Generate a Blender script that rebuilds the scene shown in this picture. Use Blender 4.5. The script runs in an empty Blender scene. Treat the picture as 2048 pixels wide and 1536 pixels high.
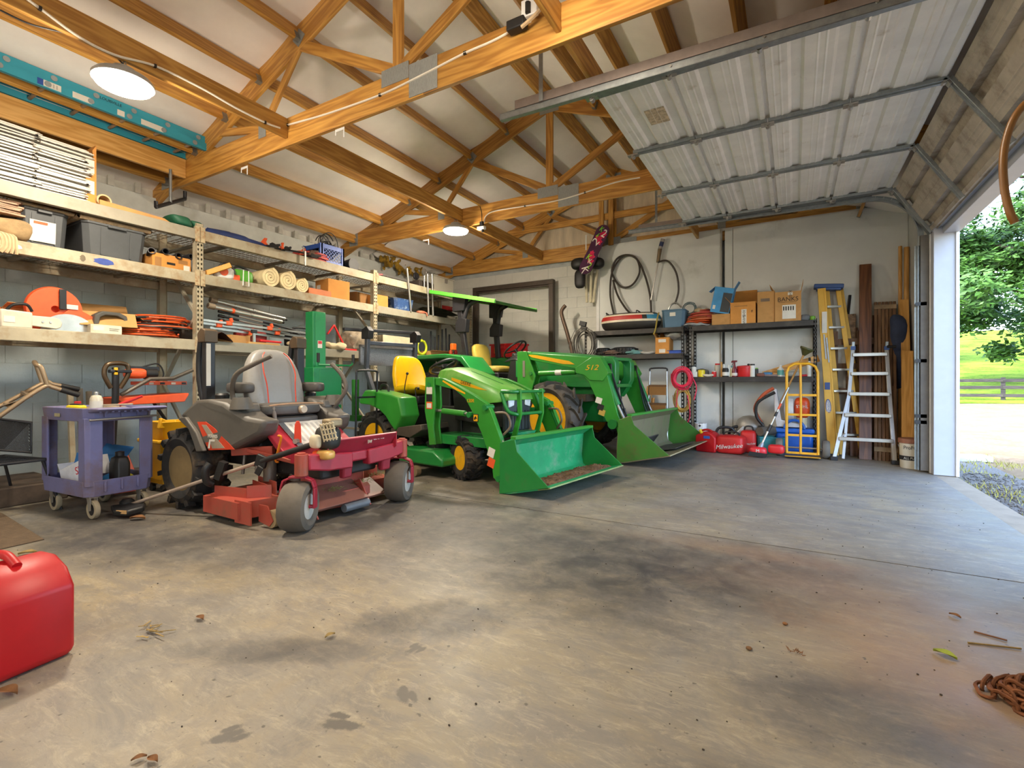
import bpy, math, random
from mathutils import Vector, Matrix, Euler, noise
random.seed(7)
SC = bpy.context.scene
COL = SC.collection
R_ = math.radians
PI = math.pi

# ---------------------------------------------------------------- camera
cam_d = bpy.data.cameras.new('camera'); cam = bpy.data.objects.new('camera', cam_d)
COL.objects.link(cam); SC.camera = cam
cam.location = (0, 0, 1.04); cam.rotation_euler = (R_(90), 0, R_(30))
cam_d.sensor_width = 36; cam_d.lens = 979 * 36 / 2048; cam_d.shift_y = -6 / 2048
cam_d.clip_start = .05; cam_d.clip_end = 400

# ---------------------------------------------------------------- sky, sun, exposure
W = bpy.data.worlds.new('sky'); SC.world = W; W.use_nodes = True
wn = W.node_tree.nodes; wl = W.node_tree.links
sky = wn.new('ShaderNodeTexSky'); sky.sky_type = 'NISHITA'; sky.sun_disc = False
sky.sun_elevation = R_(58); sky.sun_rotation = R_(-115); sky.air_density = 1.0; sky.dust_density = 1.5
wn['Background'].inputs['Strength'].default_value = .85
wl.new(sky.outputs[0], wn['Background'].inputs['Color'])
sun_d = bpy.data.lights.new('sun', 'SUN'); sun = bpy.data.objects.new('sun', sun_d); COL.objects.link(sun)
sun_d.energy = 1.7; sun_d.angle = R_(.6); sun_d.color = (1, .94, .84)
sun.rotation_euler = (R_(32), 0, R_(-62)); sun.location = (-20, -10, 40)
vs = SC.view_settings; vs.view_transform = 'Standard'; vs.look = 'None'; vs.gamma = 1
vs.use_curve_mapping = False; vs.exposure = 1.4

# ---------------------------------------------------------------- colours and materials
def lin(c):
    c = c.lstrip('#'); v = [int(c[i:i+2], 16)/255 for i in (0, 2, 4)]
    return tuple(x/12.92 if x <= .04045 else ((x+.055)/1.055)**2.4 for x in v) + (1,)
MATS = {}
def M(name, col, rough=.55, metal=0., var=.12, vs=6., bump=0., bs=30., scl=(1, 1, 1), dirt=None, da=.3, ds=3., emit=0, spec=.5, trans=0, alpha=1, coat=0):
    """procedural material: base colour with noise variation, optional dirt layer and relief"""
    if name in MATS: return MATS[name]
    m = bpy.data.materials.new(name); m.use_nodes = True; MATS[name] = m
    N = m.node_tree.nodes; L = m.node_tree.links; b = N['Principled BSDF']
    c = lin(col); m.diffuse_color = c
    b.inputs['Roughness'].default_value = rough; b.inputs['Metallic'].default_value = metal
    b.inputs['Specular IOR Level'].default_value = spec
    if coat: b.inputs['Coat Weight'].default_value = coat; b.inputs['Coat Roughness'].default_value = .15
    if trans: b.inputs['Transmission Weight'].default_value = trans
    if alpha < 1: b.inputs['Alpha'].default_value = alpha
    if emit:
        b.inputs['Emission Color'].default_value = c; b.inputs['Emission Strength'].default_value = emit
    tc = N.new('ShaderNodeTexCoord'); mp = N.new('ShaderNodeMapping'); L.new(tc.outputs['Object'], mp.inputs[0])
    mp.inputs['Scale'].default_value = scl
    nz = N.new('ShaderNodeTexNoise'); nz.inputs['Scale'].default_value = vs; nz.inputs['Detail'].default_value = 6
    nz.inputs['Roughness'].default_value = .65
    L.new(mp.outputs[0], nz.inputs[0])
    rp = N.new('ShaderNodeValToRGB'); rp.color_ramp.elements[0].position = .3; rp.color_ramp.elements[1].position = .7
    lo = tuple(max(0, x*(1-var*2)) for x in c[:3]) + (1,); hi = tuple(min(1, x*(1+var)) for x in c[:3]) + (1,)
    rp.color_ramp.elements[0].color = lo; rp.color_ramp.elements[1].color = hi
    L.new(nz.outputs[0], rp.inputs[0]); out = rp.outputs[0]
    if dirt:
        n2 = N.new('ShaderNodeTexNoise'); n2.inputs['Scale'].default_value = ds; n2.inputs['Detail'].default_value = 8
        n2.inputs['Roughness'].default_value = .7
        L.new(mp.outputs[0], n2.inputs[0])
        r2 = N.new('ShaderNodeValToRGB'); r2.color_ramp.elements[0].position = .62-da*.5; r2.color_ramp.elements[1].position = .8-da*.3
        L.new(n2.outputs[0], r2.inputs[0])
        mx = N.new('ShaderNodeMixRGB'); mx.inputs[2].default_value = lin(dirt)
        L.new(r2.outputs[0], mx.inputs[0]); L.new(out, mx.inputs[1]); out = mx.outputs[0]
    L.new(out, b.inputs['Base Color'])
    if bump:
        n3 = N.new('ShaderNodeTexNoise'); n3.inputs['Scale'].default_value = bs; n3.inputs['Detail'].default_value = 4
        L.new(mp.outputs[0], n3.inputs[0])
        bp = N.new('ShaderNodeBump'); bp.inputs['Strength'].default_value = min(1, bump); bp.inputs['Distance'].default_value = .01
        L.new(n3.outputs[0], bp.inputs['Height']); L.new(bp.outputs[0], b.inputs['Normal'])
    return m

def wood(name, col, dark, axis='x', rough=.5, ring=1.):
    if name in MATS: return MATS[name]
    m = bpy.data.materials.new(name); m.use_nodes = True; MATS[name] = m
    N = m.node_tree.nodes; L = m.node_tree.links; b = N['Principled BSDF']
    b.inputs['Roughness'].default_value = rough; m.diffuse_color = lin(col)
    tc = N.new('ShaderNodeTexCoord'); mp = N.new('ShaderNodeMapping'); L.new(tc.outputs['Object'], mp.inputs[0])
    oi = N.new('ShaderNodeObjectInfo'); vm = N.new('ShaderNodeVectorMath'); vm.operation = 'SCALE'
    vm.inputs[0].default_value = (13, 17, 11); L.new(oi.outputs['Random'], vm.inputs['Scale']); L.new(vm.outputs[0], mp.inputs['Location'])
    s = {'x': (.6, 7, 7), 'y': (7, .6, 7), 'z': (7, 7, .6)}[axis]
    mp.inputs['Scale'].default_value = s
    nz = N.new('ShaderNodeTexNoise'); nz.inputs['Scale'].default_value = 1.2*ring; nz.inputs['Detail'].default_value = 2
    L.new(mp.outputs[0], nz.inputs[0])
    mt = N.new('ShaderNodeMath'); mt.operation = 'MULTIPLY'; mt.inputs[1].default_value = 14; L.new(nz.outputs[0], mt.inputs[0])
    fr = N.new('ShaderNodeMath'); fr.operation = 'PINGPONG'; fr.inputs[1].default_value = 1; L.new(mt.outputs[0], fr.inputs[0])
    n2 = N.new('ShaderNodeTexNoise'); n2.inputs['Scale'].default_value = 6; n2.inputs['Detail'].default_value = 5; L.new(mp.outputs[0], n2.inputs[0])
    ad = N.new('ShaderNodeMath'); ad.operation = 'MULTIPLY_ADD'; ad.inputs[1].default_value = .55; L.new(fr.outputs[0], ad.inputs[0]); 
    ml = N.new('ShaderNodeMath'); ml.operation = 'MULTIPLY'; ml.inputs[1].default_value = .5; L.new(n2.outputs[0], ml.inputs[0]); L.new(ml.outputs[0], ad.inputs[2])
    rp = N.new('ShaderNodeValToRGB'); rp.color_ramp.elements[0].position = .12; rp.color_ramp.elements[1].position = .75
    rp.color_ramp.elements[0].color = lin(col); rp.color_ramp.elements[1].color = lin(dark)
    L.new(ad.outputs[0], rp.inputs[0])
    hs = N.new('ShaderNodeHueSaturation'); L.new(rp.outputs[0], hs.inputs['Color'])
    mr = N.new('ShaderNodeMapRange'); mr.inputs['To Min'].default_value = .82; mr.inputs['To Max'].default_value = 1.15
    L.new(oi.outputs['Random'], mr.inputs[0]); L.new(mr.outputs[0], hs.inputs['Value'])
    L.new(hs.outputs[0], b.inputs['Base Color'])
    return m

# ---------------------------------------------------------------- mesh collector
class G:
    def __init__(s): s.v = []; s.f = []
    def add(s, vs, fs):
        o = len(s.v); s.v += [tuple(p) for p in vs]; s.f += [tuple(i+o for i in f) for f in fs]; return s
    def box(s, x0, x1, y0, y1, z0, z1):
        return s.add([(x0,y0,z0),(x1,y0,z0),(x1,y1,z0),(x0,y1,z0),(x0,y0,z1),(x1,y0,z1),(x1,y1,z1),(x0,y1,z1)],
                     [(0,3,2,1),(4,5,6,7),(0,1,5,4),(1,2,6,5),(2,3,7,6),(3,0,4,7)])
    def ob(s, c, d, r=(0, 0, 0)):
        """box of size d centred at c, rotated by euler degrees r"""
        m = Euler([R_(a) for a in r]).to_matrix(); c = Vector(c); h = [x/2 for x in d]
        q = [c + m @ Vector((sx*h[0], sy*h[1], sz*h[2])) for sx, sy, sz in
             ((-1,-1,-1),(1,-1,-1),(1,1,-1),(-1,1,-1),(-1,-1,1),(1,-1,1),(1,1,1),(-1,1,1))]
        return s.add(q, [(0,3,2,1),(4,5,6,7),(0,1,5,4),(1,2,6,5),(2,3,7,6),(3,0,4,7)])
    def bar(s, p, q, w, h, up=(0, 0, 1)):
        """rectangular bar from p to q, w across, h along up"""
        p = Vector(p); q = Vector(q); t = (q-p).normalized(); u = Vector(up)
        a = t.cross(u)
        if a.length < 1e-4: a = t.cross(Vector((0, 1, 0)))
        a.normalize(); b = a.cross(t); a = a*w/2; b = b*h/2
        return s.add([p-a-b, p+a-b, p+a+b, p-a+b, q-a-b, q+a-b, q+a+b, q-a+b],
                     [(0,1,2,3),(7,6,5,4),(4,5,1,0),(5,6,2,1),(6,7,3,2),(7,4,0,3)])
    def rings(s, rs, closed=False, cap=True):
        n = len(rs[0]); o = len(s.v)
        for r in rs: s.v += [tuple(p) for p in r]
        k = len(rs)
        for i in range(k if closed else k-1):
            a = o+i*n; b = o+((i+1) % k)*n
            for j in range(n):
                j2 = (j+1) % n; s.f.append((a+j, a+j2, b+j2, b+j))
        if cap and not closed:
            s.f.append(tuple(o+j for j in reversed(range(n)))); s.f.append(tuple(o+(k-1)*n+j for j in range(n)))
        return s
    def tube(s, pts, r, n=8, closed=False):
        """round tube through pts; r a number or one per point"""
        pts = [Vector(p) for p in pts]; k = len(pts); rr = r if isinstance(r, (list, tuple)) else [r]*k
        def tan(i):
            if closed: return (pts[(i+1) % k]-pts[i-1]).normalized()
            a = pts[max(i-1, 0)]; b = pts[min(i+1, k-1)]; return (b-a).normalized()
        t = tan(0); u = t.orthogonal().normalized(); rs = []
        for i in range(k):
            t2 = tan(i); u = (u - t2*u.dot(t2))
            u = u.normalized() if u.length > 1e-5 else t2.orthogonal().normalized()
            w = t2.cross(u)
            rs.append([pts[i] + (u*math.cos(2*PI*j/n) + w*math.sin(2*PI*j/n))*rr[i] for j in range(n)])
        return s.rings(rs, closed)
    def cyl(s, p, q, r, r2=None, n=16):
        return s.tube([p, q], [r, r if r2 is None else r2], n)
    def lathe(s, prof, n=24, o=(0, 0, 0), ax='z', cap=True):
        """profile of (radius, height) turned round axis ax through o"""
        rs = []
        for r, z in prof:
            ring = []
            for j in range(n):
                a = 2*PI*j/n; p = (r*math.cos(a), r*math.sin(a), z)
                if ax == 'y': p = (p[0], p[2], -p[1])
                elif ax == 'x': p = (p[2], p[0], p[1])
                ring.append((p[0]+o[0], p[1]+o[1], p[2]+o[2]))
            rs.append(ring)
        return s.rings(rs, cap=cap)
    def prism(s, poly, a, b, pl='xz'):
        """polygon in plane pl pushed from a to b along the third axis"""
        def P(p, t):
            return {'xz': (p[0], t, p[1]), 'xy': (p[0], p[1], t), 'yz': (t, p[0], p[1])}[pl]
        n = len(poly)
        return s.add([P(p, a) for p in poly]+[P(p, b) for p in poly],
                     [tuple(range(n)), tuple(range(2*n-1, n-1, -1))]+[(i, i+n, (i+1) % n+n, (i+1) % n) for i in range(n)])
    def ell(s, c, r, n=14, k=8):
        rs = []
        for i in range(k+1):
            a = -PI/2 + PI*i/k; e = max(math.cos(a), .02)
            rs.append([(c[0]+r[0]*e*math.cos(2*PI*j/n), c[1]+r[1]*e*math.sin(2*PI*j/n), c[2]+r[2]*math.sin(a)) for j in range(n)])
        return s.rings(rs)
    def ring(s, c, R, r, ax='z', n=28, m=8, a0=0, a1=360):
        pts = []; full = a1-a0 >= 360
        for i in range(n if full else n+1):
            a = R_(a0+(a1-a0)*i/n); x, y = R*math.cos(a), R*math.sin(a)
            p = {'z': (x, y, 0), 'y': (x, 0, y), 'x': (0, x, y)}[ax]
            pts.append((c[0]+p[0], c[1]+p[1], c[2]+p[2]))
        return s.tube(pts, r, m, closed=full)
    def grid(s, fn, nu, nv):
        o = len(s.v)
        for i in range(nu+1):
            for j in range(nv+1): s.v.append(tuple(fn(i/nu, j/nv)))
        for i in range(nu):
            for j in range(nv):
                a = o+i*(nv+1)+j; s.f.append((a, a+nv+1, a+nv+2, a+1))
        return s
    def xf(s, loc=(0, 0, 0), rot=(0, 0, 0), sc=1):
        m = Matrix.LocRotScale(Vector(loc), Euler([R_(a) for a in rot]), Vector((sc,)*3) if not isinstance(sc, tuple) else Vector(sc))
        s.v = [tuple(m @ Vector(p)) for p in s.v]; return s
    def join(s, g): return s.add(g.v, g.f)
    def jit(s, a, sc=3.):
        s.v = [tuple(Vector(p)+noise.noise_vector(Vector(p)*sc)*a) for p in s.v]; return s
    def mesh(s, name, mat, smooth=40):
        me = bpy.data.meshes.new(name); me.from_pydata(s.v, [], s.f); me.materials.append(mat)
        if smooth:
            me.shade_smooth(); me.set_sharp_from_angle(angle=R_(smooth))
        me.update(); return me
    def build(s, name, mat, par=None, bev=0, smooth=40, loc=None, rot=None, sub=0, label=None):
        o = bpy.data.objects.new(name, s.mesh(name, mat, smooth)); COL.objects.link(o)
        if par is not None: o.parent = par
        if loc is not None: o.location = loc
        if rot is not None: o.rotation_euler = [R_(a) for a in rot]
        if bev:
            b = o.modifiers.new('bevel', 'BEVEL'); b.width = bev; b.segments = 2; b.limit_method = 'ANGLE'; b.angle_limit = R_(35)
        if sub:
            b = o.modifiers.new('sub', 'SUBSURF'); b.levels = b.render_levels = sub
        if label: o['label'] = label
        return o

def tag(o, label, cat, group=None, kind=None):
    o['label'] = label; o['category'] = cat
    if group: o['group'] = group
    if kind: o['kind'] = kind
    return o
def thing(name, label, cat, loc=(0, 0, 0), rz=0, group=None, rot=None):
    o = bpy.data.objects.new(name, None); COL.objects.link(o); o.empty_display_size = .1
    o.location = loc; o.rotation_euler = [R_(a) for a in rot] if rot else (0, 0, R_(rz))
    return tag(o, label, cat, group)
def struct(name, g, m, par=None, **k):
    o = g.build(name, m, par, **k)
    if par is None: o['kind'] = 'structure'
    return o
def sroot(name):
    o = bpy.data.objects.new(name, None); COL.objects.link(o); o['kind'] = 'structure'; return o
def kid(name, me, par, loc=(0, 0, 0), rot=(0, 0, 0)):
    o = bpy.data.objects.new(name, me); COL.objects.link(o); o.parent = par; o.location = loc
    o.rotation_euler = [R_(a) for a in rot]; return o
def copy_tree(o, par=None):
    c = o.copy(); COL.objects.link(c); c.parent = par
    for ch in list(o.children): copy_tree(ch, c)
    return c
def text(s, size, mat, par, loc, rot, name='lettering', ext=.001, sx=1, shear=0, align='CENTER', track=1):
    cu = bpy.data.curves.new('tmp', 'FONT'); cu.body = s; cu.size = size; cu.extrude = ext; cu.align_x = align; cu.align_y = 'CENTER'
    cu.shear = shear; cu.space_character = track
    t = bpy.data.objects.new('tmp', cu); COL.objects.link(t)
    dg = bpy.context.evaluated_depsgraph_get(); me = bpy.data.meshes.new_from_object(t.evaluated_get(dg))
    bpy.data.objects.remove(t); bpy.data.curves.remove(cu)
    me.materials.clear(); me.materials.append(mat); me.name = name
    o = kid(name, me, par, loc, rot); o.scale = (sx, 1, 1); return o
# a pixel of the photograph and one known world coordinate give a world point
CA, SA = math.cos(R_(30)), .5
def at(u, v, X=None, Y=None, Z=None):
    a = (u-1024)/979; b = (762-v)/979; d = Vector((-SA+a*CA, CA+a*SA, b))
    t = X/d.x if X is not None else Y/d.y if Y is not None else (Z-1.04)/d.z
    return Vector((0, 0, 1.04))+d*t
def coil(c, R, r, turns, ax='z', wob=.15, n=20, lift=.004, seed=0, sq=1.):
    rd = random.Random(seed); pts = []
    ph = rd.random()*6; k = 1
    for i in range(int(turns*n)):
        if i % n == 0: k = 1+rd.uniform(-wob, wob); dx = rd.uniform(-wob, wob)*R*.5; dy = rd.uniform(-wob, wob)*R*.5
        a = ph+2*PI*i/n; x = R*k*math.cos(a)+dx; y = R*k*math.sin(a)*sq+dy; h = lift*i/n*2+rd.uniform(-.3, .3)*r
        p = {'z': (x, y, h), 'y': (x, h, y), 'x': (h, x, y)}[ax]
        pts.append((c[0]+p[0], c[1]+p[1], c[2]+p[2]))
    # smooth the joins between turns
    for _ in range(3):
        pts = [pts[0]]+[tuple((pts[i-1][q]+2*pts[i][q]+pts[i+1][q])/4 for q in range(3)) for i in range(1, len(pts)-1)]+[pts[-1]]
    return pts
def spline(P, n=8):
    """catmull-rom through the points"""
    P = [Vector(p) for p in P]; out = []
    for i in range(len(P)-1):
        a, b, c, d = P[max(i-1, 0)], P[i], P[i+1], P[min(i+2, len(P)-1)]
        for k in range(n):
            t = k/n; out.append(.5*((2*b)+(c-a)*t+(2*a-5*b+4*c-d)*t*t+(3*b-a-3*c+d)*t**3))
    return out+[P[-1]]
# ================================================================ setting
XL, XR, YB, YF = -6.85, 1.36, 8.7, -3.6     # left wall, right wall, back wall, front wall (behind the camera)
XM, ZR, SL = -2.85, 4.92, .37               # ridge line, top of the top chords at the ridge, roof slope
def roof(x): return ZR-SL*abs(x-XM)
m_woodx = wood('pine_along_x', '#d29e4c', '#a6722f', 'x')
m_woody = wood('pine_along_y', '#d3a14f', '#a87531', 'y')
m_woodz = wood('pine_upright', '#d29e4c', '#a6722f', 'z')
m_pale = wood('fresh_pine', '#d9ab66', '#bd8a44', 'y')
m_palez = wood('fresh_pine_upright', '#cf9c55', '#b07f3c', 'z')
m_ins = M('white_insulation', '#f6f1ec', .6, var=.05, vs=1.5, bump=.25, bs=5)
m_galv = M('galvanised', '#9aa0a2', .42, .75, var=.12, vs=18)
m_steel = M('bare_steel', '#b3b1ac', .35, .85, var=.1)
m_blk = M('black_plastic', '#1b1b1c', .5, var=.15)
m_blkm = M('black_metal', '#26262a', .45, .2, var=.15)
m_rub = M('rubber', '#232222', .75, var=.25, vs=9, dirt='#5b4a36', da=.25, ds=6)
m_white = M('white_paint', '#e4e4e2', .5, var=.05)
m_mortar = M('mortar', '#b5bab8', .9)

def floor_mat():
    m = bpy.data.materials.new('worn_concrete'); m.use_nodes = True
    N = m.node_tree.nodes; L = m.node_tree.links; b = N['Principled BSDF']; m.diffuse_color = lin('#a39a88')
    tc = N.new('ShaderNodeTexCoord')
    def nz(scale, det=6, ro=.6, sc=(1, 1, 1), dist=0, rz=0):
        mp = N.new('ShaderNodeMapping'); mp.inputs['Scale'].default_value = sc; mp.inputs['Rotation'].default_value = (0, 0, R_(rz)); L.new(tc.outputs['Object'], mp.inputs[0])
        n = N.new('ShaderNodeTexNoise'); n.inputs['Scale'].default_value = scale; n.inputs['Detail'].default_value = det
        n.inputs['Roughness'].default_value = ro; n.inputs['Distortion'].default_value = dist; L.new(mp.outputs[0], n.inputs[0]); return n.outputs[0]
    def ramp(src, stops):
        r = N.new('ShaderNodeValToRGB'); e = r.color_ramp.elements
        while len(e) < len(stops): e.new(.5)
        for i, (p, c) in enumerate(stops): e[i].position = p; e[i].color = c if isinstance(c, tuple) else lin(c)
        L.new(src, r.inputs[0]); return r.outputs[0]
    def mix(f, a, c, mode='MIX'):
        x = N.new('ShaderNodeMixRGB'); x.blend_type = mode
        for s, i in ((f, 0), (a, 1), (c, 2)):
            if isinstance(s, (int, float)): x.inputs[i].default_value = s
            elif isinstance(s, tuple): x.inputs[i].default_value = s
            else: L.new(s, x.inputs[i])
        return x.outputs[0]
    def blob(x, y, rx, ry, soft=.5, rz=0, wb=None):
        """mask 1 inside a wobbly ellipse on the slab, 0 outside"""
        mp = N.new('ShaderNodeMapping'); mp.vector_type = 'TEXTURE'; mp.inputs['Location'].default_value = (x, y, 0); mp.inputs['Scale'].default_value = (rx, ry, 1)
        mp.inputs['Rotation'].default_value = (0, 0, R_(rz)); L.new(tc.outputs['Object'], mp.inputs[0])
        ln = N.new('ShaderNodeVectorMath'); ln.operation = 'LENGTH'; L.new(mp.outputs[0], ln.inputs[0])
        ad = N.new('ShaderNodeMath'); ad.operation = 'MULTIPLY_ADD'; ad.inputs[1].default_value = 1.6; L.new(wb or wob, ad.inputs[0]); L.new(ln.outputs['Value'], ad.inputs[2])
        return ramp2(ad.outputs[0], 1.75-soft, 1.75+soft*.3)
    def ramp2(src, a, c):
        r = N.new('ShaderNodeMapRange'); r.inputs['From Min'].default_value = c; r.inputs['From Max'].default_value = a
        r.interpolation_type = 'SMOOTHSTEP'; L.new(src, r.inputs[0]); return r.outputs[0]
    wob = nz(1.7, 7, .72); wobf = nz(26, 4, .7)
    col = ramp(nz(.55, 7, .62), [(.3, '#6f6a62'), (.5, '#877d68'), (.68, '#9c8a69')])
    # cool grey cure blotches
    col = mix(ramp(nz(.9, 8, .7, dist=.6), [(.47, (0, 0, 0, 1)), (.7, (.7, .7, .7, 1))]), col, lin('#7f8285'))
    # fine brushed streaks
    col = mix(ramp(nz(3, 8, .75, (1, 4.5, 1), .3, 18), [(.5, (0, 0, 0, 1)), (.72, (.55, .55, .55, 1))]), col, lin('#6b6966'))
    col = mix(ramp(nz(9, 8, .8, (1, 2.5, 1), 0, -25), [(.55, (0, 0, 0, 1)), (.75, (.6, .6, .6, 1))]), col, lin('#77736b'))
    # mottled trowel marks and scuffs at several scales
    col = mix(ramp(nz(2.2, 10, .8, (1, 1.6, 1), 1.2, 35), [(.42, (.75, .75, .75, 1)), (.56, (0, 0, 0, 1))]), col, lin('#6f6b66'))
    col = mix(ramp(nz(6, 10, .85, (1, 3, 1), .8, 8), [(.5, (0, 0, 0, 1)), (.68, (.7, .7, .7, 1))]), col, lin('#b3a78d'))
    col = mix(ramp(nz(16, 6, .8, (1, 6, 1), .4, 28), [(.56, (0, 0, 0, 1)), (.7, (.55, .55, .55, 1))]), col, lin('#5f5b56'))
    col = mix(ramp(nz(22, 8, .85), [(.4, (.4, .4, .4, 1)), (.56, (0, 0, 0, 1))]), col, lin('#80786c'))
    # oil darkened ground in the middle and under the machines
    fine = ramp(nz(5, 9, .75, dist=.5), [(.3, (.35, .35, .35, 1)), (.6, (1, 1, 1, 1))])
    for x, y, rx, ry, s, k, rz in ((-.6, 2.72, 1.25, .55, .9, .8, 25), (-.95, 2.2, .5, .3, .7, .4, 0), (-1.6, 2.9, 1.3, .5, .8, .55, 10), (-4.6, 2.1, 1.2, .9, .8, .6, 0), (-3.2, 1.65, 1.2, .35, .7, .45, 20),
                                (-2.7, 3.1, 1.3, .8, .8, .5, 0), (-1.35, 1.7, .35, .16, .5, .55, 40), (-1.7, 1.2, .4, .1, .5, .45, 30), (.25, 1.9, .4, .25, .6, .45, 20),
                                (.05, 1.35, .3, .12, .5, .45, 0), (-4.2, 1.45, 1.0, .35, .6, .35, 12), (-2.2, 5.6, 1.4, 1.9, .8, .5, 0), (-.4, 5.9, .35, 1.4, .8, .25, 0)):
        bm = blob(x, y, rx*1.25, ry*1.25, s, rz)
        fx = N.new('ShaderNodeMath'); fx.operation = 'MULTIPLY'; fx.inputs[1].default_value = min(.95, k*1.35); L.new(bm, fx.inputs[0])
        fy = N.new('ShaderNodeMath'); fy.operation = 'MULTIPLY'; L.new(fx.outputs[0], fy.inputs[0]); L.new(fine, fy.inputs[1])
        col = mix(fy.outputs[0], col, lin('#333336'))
    # rusty red clay tracked in near the joint
    for x, y, rx, ry, k in ((.35, 2.9, .7, .3, .3), (.5, 2.35, .5, .35, .45), (-.1, 3.3, .8, .12, .3), (.75, 1.7, .3, .6, .35)):
        bm = blob(x, y, rx*1.3, ry*1.3, .9)
        fx = N.new('ShaderNodeMath'); fx.operation = 'MULTIPLY'; fx.inputs[1].default_value = k; L.new(bm, fx.inputs[0])
        col = mix(fx.outputs[0], col, lin('#9a7757'))
    # small drips
    for x, y, r, q in ((-1.44, .82, .05, 60), (-1.2, 1.02, .055, 20), (-1.12, 1.22, .045, -30), (-1.28, 1.45, .04, 80), (-.1, 1.05, .05, 0), (.1, 1.25, .04, 40)):
        for dx, dy, k in ((0, 0, 1), (.05, .02, .7), (-.03, .04, .6)): col = mix(blob(x+dx*r*14, y+dy*r*14, r*k*1.2, r*k*.5, .4, q, wobf), col, lin('#5d5851'))
    col = mix(ramp(nz(38, 2, .5), [(.69, (0, 0, 0, 1)), (.74, (.8, .8, .8, 1))]), col, lin('#4b463f'))
    L.new(col, b.inputs['Base Color'])
    L.new(ramp(nz(2.2, 6, .7), [(.3, (.36, .36, .36, 1)), (.7, (.62, .62, .62, 1))]), b.inputs['Roughness'])
    bp = N.new('ShaderNodeBump'); bp.inputs['Strength'].default_value = .12; bp.inputs['Distance'].default_value = .004
    L.new(nz(14, 8, .7), bp.inputs['Height']); L.new(bp.outputs[0], b.inputs['Normal'])
    return m
m_floor = floor_mat()
fl = sroot('floor')
G().box(XL-.2, 1.52, YF-.2, YB+.2, -.3, -.02).build('joint_bed', M('joint_dirt', '#5a4330', .95), fl)
G().box(XL, 1.34, YF, 3.497, -.1, 0).build('slab', m_floor, fl, smooth=0)
G().box(XL, 1.34, 3.509, YB, -.1, 0).build('slab', m_floor, fl, smooth=0)
G().box(1.343, 1.53, YF, YB, -.3, -.004).build('threshold', M('dusty_concrete', '#958772', .85, var=.12, vs=5, bump=.2), fl, smooth=0)

# walls ---------------------------------------------------------------
m_blockw = M('painted_block', '#b4bec0', .5, var=.05, vs=3, bump=.25, bs=60, dirt='#98a0a0', da=.12, ds=2)
m_blockb = M('painted_block_white', '#d0cfc6', .5, var=.05, vs=3, bump=.25, bs=60)
BH, BL = .2035, .4065
def block_wall(root, n0, n1, rows, m, place, rowbase=0):
    full = G().ob((0, 0, 0), (BL-.005, .03, BH-.005)).mesh('block', m)
    half = G().ob((0, 0, 0), (BL/2-.005, .03, BH-.005)).mesh('block', m)
    for r in range(rows):
        off = (r % 2)*.5; L = n1-n0; x = 0.
        while x < L-.05:
            w = 1.
            if x == 0 and off: w = .5
            if x+w > L: w = L-x if L-x >= .5 else .5
            if w < 1: w = .5
            place(root, full if w == 1 else half, n0+x+w/2, (r+.5)*BH); x += w
wl_ = sroot('wall_left')
G().box(XL-.2, XL, YF, YB+.2, 0, 3.3).build('mortar_bed', m_mortar, wl_)
G().box(XL-.16, XL-.05, YF, YB, 3.3, 3.75).build('siding_backing', M('siding_white', '#d8d6cc', .5), wl_)
block_wall(wl_, 1.3/BL, YB/BL, 15, m_blockw, lambda p, me, n, z: kid('block', me, p, (XL-.009, n*BL, z), (0, 0, 90)))
G().box(XL-.02, XL+.05, YF, YB, 15*BH, 15*BH+.04).build('ledge', m_white, wl_, .006)
G().box(XL-.03, XL+.03, YF, YB, 15*BH+.04, 15*BH+.24).build('sill_board', M('sill_white', '#d6dbd6', .55, var=.06), wl_, .004)
g = G().box(XL-.02, XL+.016, .2, .26, 3.3, 3.75).mesh('siding_rib', M('siding_rib', '#c9c7bd', .5))
for i in range(28): kid('siding_rib', g, wl_, (0, 1+i*.27, 0))
wb = sroot('wall_back')
G().box(XL-.2, XR+.2, YB+.02, YB+.2, 0, 3.62).build('mortar_bed', m_mortar, wb)
block_wall(wb, XL/BL, -3.05/BL, 16, m_blockb, lambda p, me, n, z: kid('block', me, p, (n*BL, YB+.03, z)))
m_panel = M('wall_panel', '#d6d8d4', .42, var=.05, vs=1.2, bump=.1, bs=2, dirt='#b3b5ae', da=.08, ds=1.5)
for a, b in ((-3.1, -1.02), (-.98, -.86), (-.857, XR)):
    G().box(a+.002, b-.002, 8.58, 8.62, 0.0, 3.5).build('wall_panel', m_panel, wb, .003)
G().box(-3.16, -3.1, 8.57, 8.7, 0, 3.5).build('edge_strip', m_white, wb, .004)
G().cyl((-1.03, 8.57, 0), (-1.03, 8.57, 3.5), .017).build('joint_shadow', M('joint_shadow_grey', '#9f9d96', .5, .2), wb)  # grey rod stands in for the thin shadow and dark strip at the panel joint
G().box(-3.1, XR, 8.6, 8.7, 3.48, 3.52).build('top_strip', m_panel, wb)
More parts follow.
